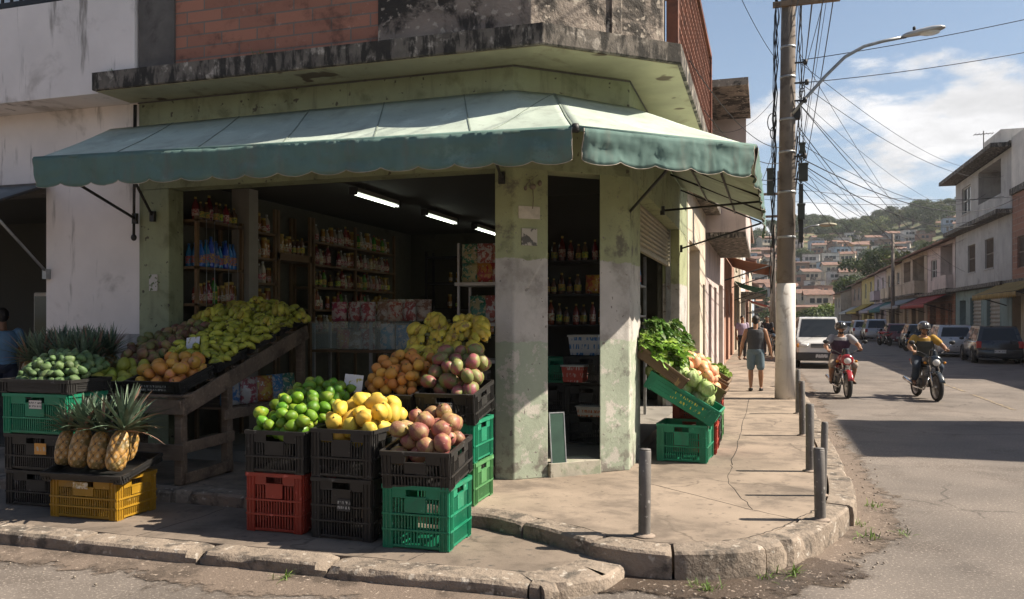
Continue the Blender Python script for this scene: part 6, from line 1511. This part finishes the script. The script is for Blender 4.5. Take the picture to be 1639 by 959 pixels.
# ================================================================== vehicles
def paint(n, c, metal=.3): 
    m = M('car_paint_'+n, c, .32, .06, 2, speck=tuple(x*.8 for x in c), bmp=0, metal=metal, spec=.5, coat=.6); return m
m_tyre = M('tyre', (.02,.02,.02), .85, .2, 8, bmp=.3); m_rim = M('alloy_rim', (.4,.4,.41), .35, .15, 8, metal=.8, bmp=0); m_cg = glass_dark('car_glass', (.025,.03,.035), .05)
m_head = M('headlight_lens', (.6,.6,.58), .12, .1, 20, bmp=0, spec=.8); m_tail = M('tail_lamp', (.4,.02,.02), .2, .15, 20, bmp=0, spec=.7); m_bump = M('bumper_plastic', (.035,.036,.038), .6, .1, 4, bmp=.05); m_plate = scribble('plate_print', (.5,.5,.5), (.1,.1,.1), 20, (1,1,1.6), .52)
m_orange = M('indicator', (.6,.25,.03), .2, .1, 5, bmp=0)
def car(label, cat, loc, rz, col, W_=1.68, L=3.9, H=1.5, hood=.98, hz=.72, belt=.92, rear=0, wr=.3, bumper=None, ws=.62, roof0=.95, roof1=None, clear=.2, name='parked_car'):
    """nose towards +y"""
    t = thing(name, label, cat, loc, rz); w = W_/2; y0, y1 = -L/2, L/2
    yh = y1-hood                                           # base of the windscreen
    ring = lambda y, zt, ww, zb: [V((-ww*.9,y,zb)),V((-ww,y,zb+.16)),V((-ww*1.0,y,lerp(zb,zt,.6))),V((-ww*.95,y,zt-.05)),V((-ww*.86,y,zt)),V((0,y,zt+.02)),V((ww*.86,y,zt)),V((ww*.95,y,zt-.05)),V((ww,y,lerp(zb,zt,.6))),V((ww,y,zb+.16)),V((ww*.9,y,zb))]
    st_ = [(y0,belt-.12,w*.9,clear+.12),(y0+.06,belt-.02,w*.95,clear+.04),(y0+.3,belt,w,clear),(0,belt,w,clear),(yh-.05,belt-.01,w,clear),(yh+.1,belt-.03,w*.99,clear),(y1-.45,lerp(belt,hz,.6),w*.97,clear),(y1-.12,hz,w*.93,clear+.03),(y1-.02,hz-.12,w*.86,clear+.1)]
    g = MB(); g.loft([ring(*s) for s in st_]); g.build('body', col, t, bevel=.02)
    roof1 = roof1 if roof1 is not None else .3
    wb_, wt = w*.93, w*.76
    ra, rb = yh-ws, y0+roof1                              # roof front and rear edges
    base = [(yh+.02,belt-.03),(y0+.1+rear,belt-.02)]
    def cab(y, z, ww): return [V((-ww,y,z)),V((ww,y,z))]
    P = {}
    P['fb'], P['ft'], P['rt'], P['rb'] = cab(base[0][0],base[0][1],wb_), cab(ra,H-.04,wt), cab(rb,H-.06,wt), cab(base[1][0],base[1][1],wb_)
    g = MB(); prof = [(base[0][0],base[0][1],wb_),(ra,H-.04,wt),(ra-.16,H-.005,wt*.985),(lerp(ra,rb,.5),H,wt*.98),(rb+.16,H-.015,wt*.985),(rb,H-.06,wt),(base[1][0],base[1][1],wb_)]
    sec = [[V((-a[2],a[0],a[1])),V((-a[2]*.8,a[0],a[1]+.004)),V((a[2]*.8,a[0],a[1]+.004)),V((a[2],a[0],a[1]))] for a in prof]
    g.loft(sec, closed=False, smooth=False)
    for s in (0,-1):
        g.add([x[s] for x in sec], [tuple(range(len(sec)))])
    g.build('cabin_shell', col, t)
    def pane(nm, q, sh=.86):
        q = [V(a) for a in q]; c = sum(q,V())/4; n_ = (q[1]-q[0]).cross(q[3]-q[0]).normalized()
        if n_.dot(c-V((0,(y0+y1)/2,.8))) < 0: n_ = -n_
        g = MB(); a = [c+(p-c)*sh+n_*.012 for p in q]; b = [p-n_*.02 for p in a]; g.add(a+b, [(0,1,2,3),(4,5,6,7),(0,1,5,4),(1,2,6,5),(2,3,7,6),(3,0,4,7)]); return g.build(nm, m_cg, t)
    pane('windscreen', [P['fb'][0],P['fb'][1],P['ft'][1],P['ft'][0]], .88); pane('rear_window', [P['rb'][0],P['rb'][1],P['rt'][1],P['rt'][0]], .8)
    for s in (0,1):
        m0, m1 = P['fb'][s].lerp(P['rb'][s],.5), P['ft'][s].lerp(P['rt'][s],.45)
        pane('side_window', [P['fb'][s].lerp(m0,.06),m0,m1,P['ft'][s].lerp(m1,.0)], .86); pane('side_window', [m0,P['rb'][s].lerp(m0,.1),P['rt'][s],m1], .82)
    for x in (-1,1):
        for y in (y0+.72,y1-.74):
            g = MB(); xo = x*(w-.08); g.lathe([(.0,-.1),(wr*.96,-.1),(wr,-.06),(wr,.06),(wr*.96,.1),(wr*.66,.1),(wr*.66,-.1)], 20, (xo,y,wr), axis='x'); tw = g.build('wheel', m_tyre, t)
            g = MB(); g.lathe([(0,.06),(wr*.2,.075),(wr*.3,.05),(wr*.6,.04),(wr*.68,.09),(wr*.68,.1),(0,.1)] if x > 0 else [(0,-.06),(wr*.2,-.075),(wr*.3,-.05),(wr*.6,-.04),(wr*.68,-.09),(wr*.68,-.1),(0,-.1)], 14, (xo,y,wr), axis='x'); g.build('rim', m_rim, tw)
            g = MB(); pts = [(x*(w+.004), y+(wr+.06)*math.cos(a), wr+.02+(wr+.06)*math.sin(a)) for a in [R(-12+k*12.75) for k in range(17)]]; g.tube(pts, .03, 6); g.build('wheel_arch', m_bump, t)
    bm_ = bumper or col
    g = MB(); g.loft([[V((x,yy,zz)) for x,yy in ((-w*.99,y1-.4),(-w*.93,y1-.02),(-w*.6,y1+.05),(w*.6,y1+.05),(w*.93,y1-.02),(w*.99,y1-.4))] for zz in (clear+.03,clear+.32)]); g.build('front_bumper', bm_, t, bevel=.02)
    g = MB(); g.loft([[V((x,yy,zz)) for x,yy in ((-w*.97,y0+.35),(-w*.93,y0-.02),(-w*.6,y0-.06),(w*.6,y0-.06),(w*.93,y0-.02),(w*.97,y0+.35))] for zz in (clear+.05,clear+.36)]); g.build('rear_bumper', bm_, t, bevel=.02)
    g = MB(); g.box(-w*.42,y1-.03,hz-.19,w*.42,y1+.01,hz-.05); gr_ = g.build('grille', m_bump, t)
    for k in range(2): g = MB(); g.box(-w*.4,y1+.008,hz-.155+k*.05,w*.4,y1+.018,hz-.14+k*.05); g.build('grille_bar', m_rim, gr_)
    for x in (-1,1):
        g = MB(); g.ball((x*w*.68,y1-.06,hz-.12), w*.22,.09,.085,12,8); hl = g.build('headlight', m_head, t)
        g = MB(); g.ball((x*w*.9,y1-.14,hz-.13), w*.07,.1,.075,8,6); g.build('indicator', m_orange, hl)
        g = MB(); g.box(x*w*.74,y0-.005,belt-.3,x*w*.97,y0+.2,belt-.02); g.build('tail_lamp', m_tail, t, bevel=.03)
        g = MB(); g.ball((x*(w+.1),yh-.25,belt+.05), .1,.05,.07,8,6); g.build('mirror', col, t)
        for yy in (.55,-.35):
            g = MB(); g.box(x*(w-.002),yy-.09,belt-.13,x*(w+.02),yy+.05,belt-.1); g.build('door_handle', m_bump, t)
    for yy, zz in ((y1+.055,clear+.2),(y0-.07,clear+.3 if rear == 0 else clear+.22)):
        g = MB(); g.box(-.2,yy-.008,zz-.065,.2,yy+.008,zz+.065); g.build('licence_plate', m_plate, t)
    for x in (-.3,.3):
        g = MB(); g.tube([(x,yh+.04,belt+.01),(x-.35,yh-.02,belt+.06)], .01, 5); g.build('wiper', m_black, t)
    return t
c_white = paint('white',(.62,.62,.6),0); c_silver = paint('silver',(.48,.49,.5),.4); c_dark = paint('dark_blue_grey',(.03,.033,.04),.4); c_grey = paint('grey',(.32,.33,.35),.4); c_maroon = paint('maroon',(.12,.015,.02),.3)
car('white small van facing the viewer behind the concrete pole','van',(1.9,33.2,0),PI+R(1),c_white,1.74,4.2,1.86,.95,.95,1.1,0,.33,m_bump,.62,clear=.26,name='parked_van')
car('silver hatchback parked tail-on behind the rider in yellow','car',(8.55,44,0),R(-2),c_silver,1.74,3.9,1.5,roof1=.35)
car('dark blue-grey hatchback parked nearest on the far kerb','car',(8.95,38.2,0),R(-3),c_dark,1.7,3.8,1.5,roof1=.3)
car('grey pickup-like car parked tail-on under the yellow awning','car',(8.5,72,0),R(-1),c_grey,1.8,4.2,1.75,belt=1.0,hz=.85,wr=.34,clear=.28)
car('silver estate car parked beyond the grey one','car',(8.3,80,0),0,c_silver,1.74,4.1,1.65,belt=.98,hz=.8)
car('pale car parked furthest along the far kerb','car',(8.2,90,0),0,c_white,1.7,4.0,1.5)
car('small dark maroon car by the dark utility pole','car',(8.8,62.5,0),R(-2),c_maroon,1.68,3.8,1.46)
car('dark car parked between the silver hatchback and the maroon car','car',(8.7,53.5,0),R(-2),c_dark,1.7,3.9,1.48)
car('white car parked far along the shop-side kerb','car',(1.9,60,0),PI,c_white,1.7,4.0,1.5)

# ================================================================== motorcycles (nose towards +y)
m_spoke = M('spoke_steel', (.45,.45,.45), .35, .1, 5, metal=.9, bmp=0); m_chrome = M('chrome', (.55,.55,.55), .18, .1, 5, metal=1.0, bmp=0); m_engine = M('engine_alloy', (.12,.12,.12), .5, .3, 9, metal=.5, bmp=.2); m_seat = M('seat_vinyl', (.02,.02,.02), .5, .1, 6, bmp=.1)
def motorcycle(label, loc, rz, col, name='motorcycle', simple=False, steer=0.0):
    t = thing(name, label, 'motorcycle', loc, rz)
    yf, yr, r_ = .64, -.62, .3
    for y, nm in ((yf,'front_wheel'),(yr,'rear_wheel')):
        g = MB(); g.lathe([(r_*.82,-.035),(r_*.93,-.05),(r_,-.02),(r_+.006,0),(r_,.02),(r_*.93,.05),(r_*.82,.035),(r_*.82,-.035)], 28, (0,y,r_), axis='x'); wh = g.build(nm, m_tyre, t)
        g = MB(); g.lathe([(r_*.76,-.025),(r_*.83,-.03),(r_*.83,.03),(r_*.76,.025),(r_*.76,-.025)], 28, (0,y,r_), axis='x'); g.build('rim', m_rim, wh)
        g = MB()
        for k in range(12): a = k*PI/6; g.tube([(.02*(-1)**k,y+.03*math.cos(a),r_+.03*math.sin(a)),(0,y+r_*.78*math.cos(a+.25),r_+r_*.78*math.sin(a+.25))], .004, 4)
        g.lathe([(0,-.05),(.035,-.05),(.04,0),(.035,.05),(0,.05)], 12, (0,y,r_), axis='x'); g.build('spoke', m_spoke, wh)
    for x in (-.085,.085):
        g = MB(); g.tube([(x,yf,r_),(x,yf-.11,.62)], .028, 8); g.tube([(x,yf-.11,.62),(x,yf-.2,.96)], .019, 8); g.build('fork', m_chrome, t)
    g = MB(); g.grid(lambda u,v: (lerp(-.06,.06,v), yf+(r_+.045)*math.cos(lerp(R(20),R(165),u)), r_+(r_+.045-.02*abs(v-.5)*2)*math.sin(lerp(R(20),R(165),u))), 14, 4); g.build('mudguard', col, t, solid=.01)
    g = MB(); g.ball((0,yf-.06,.84),.095,.08,.085,14,10); hl = g.build('headlight', m_head, t)
    g = MB(); g.loft([[V((w_*math.cos(a),yy,zz+h_*math.sin(a))) for a in [2*PI*k/14 for k in range(14)]] for yy,zz,w_,h_ in ((yf-.02,.86,.1,.09),(yf-.05,.865,.135,.125),(yf-.14,.87,.14,.13),(yf-.2,.87,.1,.1))]); g.build('headlight_cowl', col, t)
    g = MB(); g.grid(lambda u,v: (lerp(-.11,.11,u)*(1-.35*v), yf-.06-.09*v-.09*(2*u-1)**2, .95+.17*v), 10, 6); g.build('fly_screen', glass_dark('smoked_screen',(.02,.025,.028),.08), t, solid=.006)
    for s in (-1,1):
        g = MB(); g.ball((s*.2,yf-.12,.83),.035,.04,.03,8,6); g.build('indicator', m_orange, t)
    yh = yf-.24
    g = MB(); pts = [(-.36,yh-.16,1.06),(-.24,yh-.08,1.06),(-.1,yh,.98),(.1,yh,.98),(.24,yh-.08,1.06),(.36,yh-.16,1.06)]; g.tube(pts,.012,6); hb = g.build('handlebar', m_iron, t)
    for s in (-1,1):
        g = MB(); g.tube([(s*.36,yh-.16,1.06),(s*.26,yh-.093,1.06)],.018,8); g.build('grip', m_black, hb)
        g = MB(); g.tube([(s*.3,yh-.09,1.07),(s*.33,yh-.03,1.16),(s*.4,yh-.04,1.25)],.007,5); ms = g.build('mirror_stem', m_chrome, t)
        g = MB(); g.ball((s*.42,yh-.05,1.27),.068,.022,.045,10,7); g.build('mirror', m_black, ms)
    g = MB(); g.loft([[V((w_*math.cos(a),yy,zz+h_*math.sin(a))) for a in [2*PI*k/14 for k in range(14)]] for yy,zz,w_,h_ in ((.34,.86,.05,.06),(.27,.87,.12,.11),(.1,.86,.14,.12),(-.08,.82,.11,.09),(-.16,.79,.07,.05))]); g.build('fuel_tank', col, t)
    g = MB(); g.loft([[V((w_*math.cos(a),yy,zz+.05*math.sin(a))) for a in [2*PI*k/12 for k in range(12)]] for yy,zz,w_ in ((-.05,.8,.08),(-.2,.78,.13),(-.5,.79,.14),(-.72,.84,.12),(-.82,.86,.07))]); g.build('seat', m_seat, t)
    g = MB(); g.loft([[V((w_*math.cos(a),yy,zz+.06*math.sin(a))) for a in [2*PI*k/12 for k in range(12)]] for yy,zz,w_ in ((-.2,.68,.1),(-.5,.7,.12),(-.85,.78,.08),(-.95,.8,.04))]); g.build('tail_panel', col, t)
    g = MB(); g.box(-.12,-.12,.3,.12,.22,.52); g.lathe([(0,-.17),(.1,-.17),(.11,-.1),(.11,.1),(.1,.17),(0,.17)],14,(0,-.02,.36),axis='x'); g.build('engine', m_engine, t, bevel=.02)
    g = MB()
    for k in range(6): g.box(-.1,.08,.52+k*.035,.1,.26,.535+k*.035)
    g.build('cylinder_fin', m_engine, t)
    g = MB(); g.tube([(0,yf-.22,.92),(0,.2,.6),(0,.24,.3),(0,-.3,.28),(0,-.35,.62),(0,-.8,.75)],.025,6); g.build('frame_tube', m_iron, t)
    for s in (-.09,.09):
        g = MB(); g.tube([(s,-.2,.34),(s,yr,r_)],.022,6); g.build('swing_arm', m_iron, t)
        g = MB(); g.tube([(s*1.3,yr+.05,r_),(s*1.3,-.45,.68)],.026,7); g.build('shock_absorber', m_chrome, t)
    g = MB(); g.tube([(.06,.3,.5),(.1,.36,.36),(.12,.2,.22),(.15,-.3,.24),(.16,-.42,.3)],.02,7); g.tube([(.16,-.42,.3),(.17,-.95,.4)],[.035,.045],9); g.build('exhaust', m_chrome, t)
    for s in (-1,1):
        g = MB(); g.tube([(s*.1,-.02,.3),(s*.24,-.02,.3)],.014,6); g.build('foot_peg', m_black, t)
    g = MB(); g.ball((0,-.95,.83),.06,.03,.04,8,6); g.build('tail_lamp', m_tail, t)
    return t
m_mred = M('moto_red',(.3,.02,.025),.3,.1,5,bmp=0,coat=.5); m_mblack = M('moto_black_blue',(.02,.028,.035),.3,.1,5,bmp=0,coat=.5)
motorcycle('red motorcycle ridden towards the viewer nearer the kerb',(1.72,20.4,0),PI+R(6),m_mred)
motorcycle('black motorcycle ridden towards the viewer in mid road',(3.47,20.25,0),PI+R(9),m_mblack)
motorcycle('dark motorcycle parked at the far kerb before the silver hatchback',(7.7,48.5,0),R(25),m_mblack)
motorcycle('red motorcycle parked at the far kerb by the maroon car',(7.6,59,0),R(20),m_mred)
motorcycle('dark motorcycle parked on the shop pavement beyond the walker',(.35,36,.198),R(10),m_mblack)

# ================================================================== people
def skin(n, c): return M('skin_'+n, c, .5, .08, 6, bmp=0, sss=.1)
sk = [skin('warm',(.32,.17,.1)), skin('tan',(.27,.14,.08))]
def tex(n, c): return M('cloth_'+n, c, .85, .18, 7, bmp=.35, bscale=30, bdist=.01)
m_hair = M('dark_hair', (.015,.012,.01), .6, .3, 40, bmp=.4, bscale=120)
def mid(a, b, t): return V(a).lerp(V(b), t)
def hand(g, wrist, d, side, curl=.5, s=1.0):
    """palm and five curled fingers at the wrist; d: direction of the hand, side: thumb side"""
    w_, d, sd = V(wrist), V(d).normalized(), V(side).normalized(); sd = (sd-d*sd.dot(d)).normalized(); up = d.cross(sd)
    for k in range(4):
        o = sd*(.03-.02*k)*s; a = w_+d*.01*s+o*.6; b = w_+d*.085*s+o; g.capsule(a,b,.017*s,.013*s,8)
        L = (.075,.083,.077,.06)[k]*s; p = b
        for q in range(3):
            an = curl*(q+.6); dd = (d*math.cos(an)-up*math.sin(an)); n_ = p+dd*L*(.45,.32,.25)[q]; g.capsule(p,n_,.0095*s,.0085*s,7); p = n_
    a = w_+d*.03*s+sd*.02*s; b = a+(d*.55+sd*.8).normalized()*.04*s; g.capsule(a,b,.014*s,.011*s,7); g.capsule(b,b+(d*.9+sd*.2-up*.3*curl).normalized()*.035*s,.011*s,.009*s,7)
def headmesh(g, c, f, s=1.0):
    """head with nose, ears, chin, brow; c: centre, f: facing"""
    c, f = V(c), V(f).normalized(); r_ = f.cross(V((0,0,1))).normalized(); u = r_.cross(f)
    at = lambda x,y,z: c+(r_*x+f*y+u*z)*s
    def ell(p, rx, ry, rz): 
        h = MB(); h.ball((0,0,0), rx, ry, rz, 14, 10); o = len(g.v); g.add([at(*p)+(r_*q[0]+f*q[1]+u*q[2])*s for q in h.v], h.f, 0, True)
    ell((0,-.01,.03),.074,.095,.088); ell((0,.025,-.045),.055,.062,.065); ell((0,.06,-.088),.024,.022,.02); ell((0,.094,-.015),.012,.016,.026); ell((0,.105,-.03),.016,.012,.01)
    for q in (-1,1): ell((q*.075,-.005,-.005),.01,.022,.032); ell((q*.032,.08,.022),.022,.012,.009); ell((q*.04,.055,-.03),.022,.025,.02)
    ell((0,.088,-.055),.022,.01,.007); ell((0,.086,-.068),.018,.01,.007)
    return at
def person(label, J, skinm, cloths, hair=None, helmet=None, sleeves=.45, voxel=.009, beard=False, build=1.0, crlL=.5, crlR=.5, arms=True, sandals=None, facing=None):
    """J: joints in local space, facing +y"""
    base = thing('person', label, 'person', J['loc'], J.get('rz',0))
    g = MB(); b = build
    pel, che, nek, hd = V(J['pelvis']), V(J['chest']), V(J['neck']), V(J['head'])
    def torso(g, grow=0.0, z0=0.0, z1=1.0, sh=True):
        ax = (nek-pel); n = 12; rings = []
        sx = (V(J['sR'])-V(J['sL'])).normalized(); fw = sx.cross(ax.normalized())*-1
        for t,wx,wy in ((-.1,.10,.085),(0,.165,.115),(.18,.16,.112),(.42,.155,.11),(.68,.185,.125),(.86,.19,.11),(.95,.13,.085),(1.02,.07,.065)):
            if t < z0-.001 or t > z1+.001: continue
            mid_ = pel.lerp(nek,t) + (che-pel.lerp(nek,.6))*math.sin(PI*min(max(t,0),1)); rings.append([mid_+sx*math.cos(2*PI*k/16)*(wx*b+grow)+fw*math.sin(2*PI*k/16)*(wy*b+grow) for k in range(16)])
        g.loft(rings)
    torso(g); g.capsule(nek-V((0,0,.04)), hd-V((0,0,.06)), .06*b, .055)
    at = headmesh(g, hd, facing or (0,1,0))
    for s in 'LR':
        sh, el, wr_, hp, kn, an = (V(J[k+s]) for k in ('s','e','w','h','k','a')); q = 1 if s == 'R' else -1
        g.capsule(sh, mid(sh,el,.45), .058*b, .052*b); g.capsule(mid(sh,el,.4), el, .052*b, .04*b); g.capsule(el, mid(el,wr_,.35), .04*b, .043*b); g.capsule(mid(el,wr_,.35), wr_, .043*b, .026)
        hand(g, wr_, J.get('d'+s) or (wr_-el), J.get('t'+s) or (-q,.3,0), crlL if s == 'L' else crlR)
        g.capsule(hp, mid(hp,kn,.5), .088*b, .072*b); g.capsule(mid(hp,kn,.5), kn, .072*b, .052*b); g.capsule(kn, mid(kn,an,.35), .052*b, .057*b); g.capsule(mid(kn,an,.35), an, .057*b, .034)
        f_ = V(J.get('f'+s) or (q*.15,1,-.1)).normalized(); hl = an+V((0,0,-.045))-f_*.045
        g.capsule(hl, hl+f_*.1, .034,.034,10); g.capsule(hl+f_*.1, hl+f_*.2, .036,.024,10)
    body = remesh(g, 'body', skinm, base, voxel, 3)
    # shirt
    if cloths.get('shirt'):
        g = MB(); torso(g, .014, -.02 if cloths.get('tuck') else -.1, .95)
        for s in 'LR':
            sh, el = V(J['s'+s]), V(J['e'+s])
            if sleeves > 0: g.capsule(sh, mid(sh,el,sleeves), .073*b, .07*b); 
            else: g.capsule(mid(sh,nek,.25), mid(sh,nek,.6), .05*b, .05*b)
        remesh(g, 'shirt', cloths['shirt'], base, .012, 3)
    if cloths.get('vest'):
        g = MB(); torso(g, .02, .15, .9); remesh(g, 'vest', cloths['vest'], base, .012, 3)
    if cloths.get('legs'):
        mat_, ln = cloths['legs']; g = MB(); torso(g, .018, -.1, .18)
        for s in 'LR':
            hp, kn, an = (V(J[k+s]) for k in 'hka')
            g.capsule(hp, mid(hp,kn,min(ln,1)), .106*b, .09*b if ln < 1 else .076*b)
            if ln > 1: g.capsule(kn, mid(kn,an,ln-1), .074*b, .062*b)
        remesh(g, 'trousers' if ln > 1 else 'shorts', mat_, base, .012, 3)
    if sandals:
        for s in 'LR':
            an = V(J['a'+s]); q = 1 if s == 'R' else -1; f_ = V(J.get('f'+s) or (q*.15,1,-.1)).normalized(); hl = an+V((0,0,-.058))-f_*.05
            g = MB(); g.capsule(hl, hl+f_*.12, .042,.043,10); g.capsule(hl+f_*.12, hl+f_*.215, .043,.032,10); remesh(g, 'shoe', sandals, base, .01, 2)
    if hair:
        g = MB(); c = hd+V((0,-.018,.045)); g.ball(tuple(c), .081,.096,.088,16,12); g.ball(tuple(hd+V((0,-.06,-.01))), .066,.05,.06,12,8)
        g.v = [tuple(V(p)*1.0+V((1,1,1))*0) if True else p for p in g.v]; remesh(g, 'hair', hair, base, .01, 1)
    if beard:
        g = MB(); g.ball(tuple(hd+V((0,.035,-.085))), .052,.052,.035,12,8); remesh(g, 'beard', m_hair, base, .009, 1)
    if helmet:
        g = MB(); c = hd+V((0,-.012,.045)); rr_ = []
        for i in range(11):
            th = R(90-i*11.5); rr_.append((th,))
        n = 28
        def hf(u, v):
            a = 2*PI*u+PI/2; front = math.cos(a-PI/2); low = lerp(-14, -42, (1-front)/2); th = lerp(R(90), R(low), v)
            return c+V((.128*math.cos(th)*math.cos(a), .15*math.cos(th)*math.sin(a), .128*math.sin(th)))
        g.grid(hf, n, 12); h_ = g.build('helmet', helmet, base, solid=.014)
        g = MB(); g.grid(lambda u,v: c+V((.13*math.cos(lerp(R(20),R(160),u))*(1+.0*v), (.152+.05*v)*math.sin(lerp(R(20),R(160),u)), lerp(.0,-.012,v)-.03)), 14, 3); g.build('peak', m_black, h_, solid=.008)
        g = MB()
        for q in (-1,1): g.tube([c+V((q*.118,.02,-.07)), hd+V((q*.06,.05,-.1)), hd+V((0,.06,-.13))], .008, 5)
        g.build('chin_strap', m_black, h_)
    eyes = MB()
    for q in (-1,1): eyes.ball(tuple(at(q*.031,.082,.008)), .009,.006,.006,8,6)
    eyes.build('eye', M('eye_dark',(.03,.02,.015),.3,.1,5,bmp=0), base) if False else None
    return base
# walker seen from behind (faces +y)
person('man in a dark grey tank top and denim shorts walking away along the pavement', dict(loc=(-.2,18.75,.198),rz=R(2),
    pelvis=(0,0,.87),chest=(0,.0,1.12),neck=(0,0,1.4),head=(0,.015,1.545),sL=(-.19,0,1.33),sR=(.19,0,1.33),eL=(-.275,-.03,1.07),eR=(.275,-.02,1.07),wL=(-.31,.06,.84),wR=(.33,.03,.84),tL=(.3,1,0),tR=(-.3,1,0),
    hL=(-.09,0,.84),hR=(.09,0,.84),kL=(-.1,.04,.47),kR=(.11,-.02,.47),aL=(-.1,-.03,.1),aR=(.12,.1,.085)), sk[0], dict(shirt=tex('charcoal',(.05,.053,.06)),legs=(tex('denim',(.11,.16,.19)),.82)), hair=m_hair, sleeves=0, sandals=m_black, crlL=.75, crlR=.75)
hel = [M('helmet_black',(.018,.019,.02),.2,.1,5,bmp=0,coat=.7), M('helmet_graphite',(.07,.07,.075),.2,.1,5,bmp=0,coat=.7)]
def rider(label, loc, rz, cl, helm, skn, lean=0.0, beard=False, legs=None):
    J = dict(loc=loc,rz=rz,pelvis=(0,-.3,.93),chest=(0,-.21+lean,1.16),neck=(0,-.16+lean,1.42),head=(0,-.13+lean,1.565),sL=(-.2,-.16+lean,1.36),sR=(.2,-.16+lean,1.36),
        eL=(-.37,.0,1.17),eR=(.37,.0,1.17),wL=(-.36,.2,1.085),wR=(.36,.2,1.085),dL=(.15,1,-.1),dR=(-.15,1,-.1),tL=(1,.2,0),tR=(-1,.2,0),
        hL=(-.1,-.3,.9),hR=(.1,-.3,.9),kL=(-.25,.12,.72),kR=(.25,.12,.72),aL=(-.24,-.04,.385),aR=(.24,-.04,.385),fL=(-.15,1,-.12),fR=(.15,1,-.12))
    person(label,J,skn,cl,build=1.13,helmet=helm,sleeves=.55,beard=beard,crlL=1.05,crlR=1.05,sandals=M('dark_sandal',(.05,.03,.02),.7,.2,8,bmp=.1))
rider('man in a grey shirt and dark vest riding the red motorcycle',(1.72,20.4,0),PI+R(6),dict(shirt=tex('grey_shirt',(.3,.3,.31)),vest=tex('plum_vest',(.045,.025,.05)),legs=(tex('khaki',(.3,.25,.2)),1.0)),hel[0],sk[0],beard=True)
rider('man in a yellow and dark shirt riding the black motorcycle',(3.47,20.25,0),PI+R(9),dict(shirt=tex('mustard',(.42,.25,.045)),vest=tex('dark_olive_vest',(.06,.06,.05)),legs=(tex('dark_denim',(.035,.05,.075)),1.75)),hel[1],sk[1])
stand = lambda x,y,z,rz: dict(loc=(x,y,z),rz=rz,pelvis=(0,0,.9),chest=(0,.0,1.16),neck=(0,0,1.45),head=(0,.015,1.6),sL=(-.19,0,1.38),sR=(.19,0,1.38),eL=(-.25,-.02,1.1),eR=(.25,-.02,1.1),wL=(-.25,.08,.88),wR=(.25,.1,.88),tL=(.3,1,0),tR=(-.3,1,0),
    hL=(-.09,0,.87),hR=(.09,0,.87),kL=(-.1,.02,.48),kR=(.1,.02,.48),aL=(-.1,-.02,.09),aR=(.1,.0,.09))
person('person in a pale blue shirt standing in the dark shop next door', stand(-9.98,8.55,.22,R(60)), sk[1], dict(shirt=tex('pale_blue',(.16,.3,.46)),legs=(tex('navy',(.03,.04,.07)),1.8)), hair=m_hair, sandals=m_black, voxel=.012)
person('person in a light purple shirt standing far along the shop fronts', stand(-.85,33,.198,R(200)), sk[0], dict(shirt=tex('lilac',(.4,.32,.42)),legs=(tex('black_cloth',(.03,.03,.03)),1.8)), hair=m_hair, sandals=m_black, voxel=.014)
person('person in dark clothes by the parked motorcycle on the pavement', stand(.1,37.2,.198,R(160)), sk[1], dict(shirt=tex('black_shirt',(.03,.03,.035)),legs=(tex('grey_trousers',(.08,.08,.09)),1.8)), hair=m_hair, sandals=m_black, voxel=.014)
person('person in a white shirt far down the shop pavement', stand(-.4,52,.198,R(180)), sk[0], dict(shirt=tex('white_shirt',(.55,.53,.5)),legs=(tex('brown_trousers',(.12,.09,.07)),1.8)), hair=m_hair, sandals=m_black, voxel=.016)
# ================================================================== weeds at the kerb
def tuft(seed, n=26, h=.13):
    rr = random.Random(seed); g = MB()
    for i in range(n): blade(g,(rr.gauss(0,.03),rr.gauss(0,.03),0),rr.uniform(0,6.28),rr.uniform(.5,1.4),h*rr.uniform(.5,1.2),.0035,rr.uniform(.1,.7))
    return g.mesh('grass_tuft', M('weed_blade%d' % seed,(.12,.2,.035),.6,.3,12,col2=(.3,.27,.09),s2=9,bmp=0,trans=.2))
tm = [tuft(1), tuft(2,18,.09)]
for i,(x,y,k,s,lb) in enumerate(((.18,5.98,0,1.2,'tall grass tuft at the foot of the bending kerb'),(.02,5.86,1,1.1,'small grass tuft beside the tall one at the bend'),(-.35,5.5,0,1,'dry grass tuft at the joint of the front kerb stones'),(-.45,5.55,1,.9,'low weed by the front kerb joint'),(-3.15,4.86,0,.9,'green weed growing against the low kerb'),(-1.25,5.75,1,1,'small weed in the inner corner of the step'),(.8,7.2,1,1.3,'weed in the gutter past the bend'),(.78,7.6,1,1.1,'second weed in the gutter past the bend'),(1.0,8.4,1,1.2,'weed where the gutter meets the asphalt'),(1.1,7.4,1,1.0,'weed at the ragged asphalt edge'),(-1.9,6.1,1,.7,'tiny weed at the step edge'),(-4.92,7.16,1,.01,''))):
    if not lb: continue
    o = link('grass_tuft', tm[k]); o.location = (x,y,.006); o.scale = (s,)*3; o.rotation_euler = (0,0,i*1.7); tag(o, lb, 'grass tuft')
o = link('grass_tuft', tm[0]); o.location = (-5.0,7.27,4.52); o.scale = (.9,)*3; tag(o,'weed growing on the concrete canopy below the bricks','grass tuft')
o = link('grass_tuft', tm[1]); o.location = (-6.9,7.26,4.52); o.scale = (.8,)*3; tag(o,'weed at the end of the canopy by the white wall','grass tuft')
# a scrap of litter
g = MB(); g.grid(lambda u,v: (.1*(u-.5), .06*(v-.5), .012+.012*math.sin(u*5+v*3)), 5, 4); o = g.build('paper_scrap', M('paper',(.6,.58,.55),.8,.1,8,bmp=0), solid=.003); o.location = (-.38,5.22,.008); tag(o,'small white paper scrap lying in the gutter by the kerb','litter')
for o in list(bpy.data.objects):
    if o.name.startswith('street_lamp') and o.name == 'street_lamp': pass
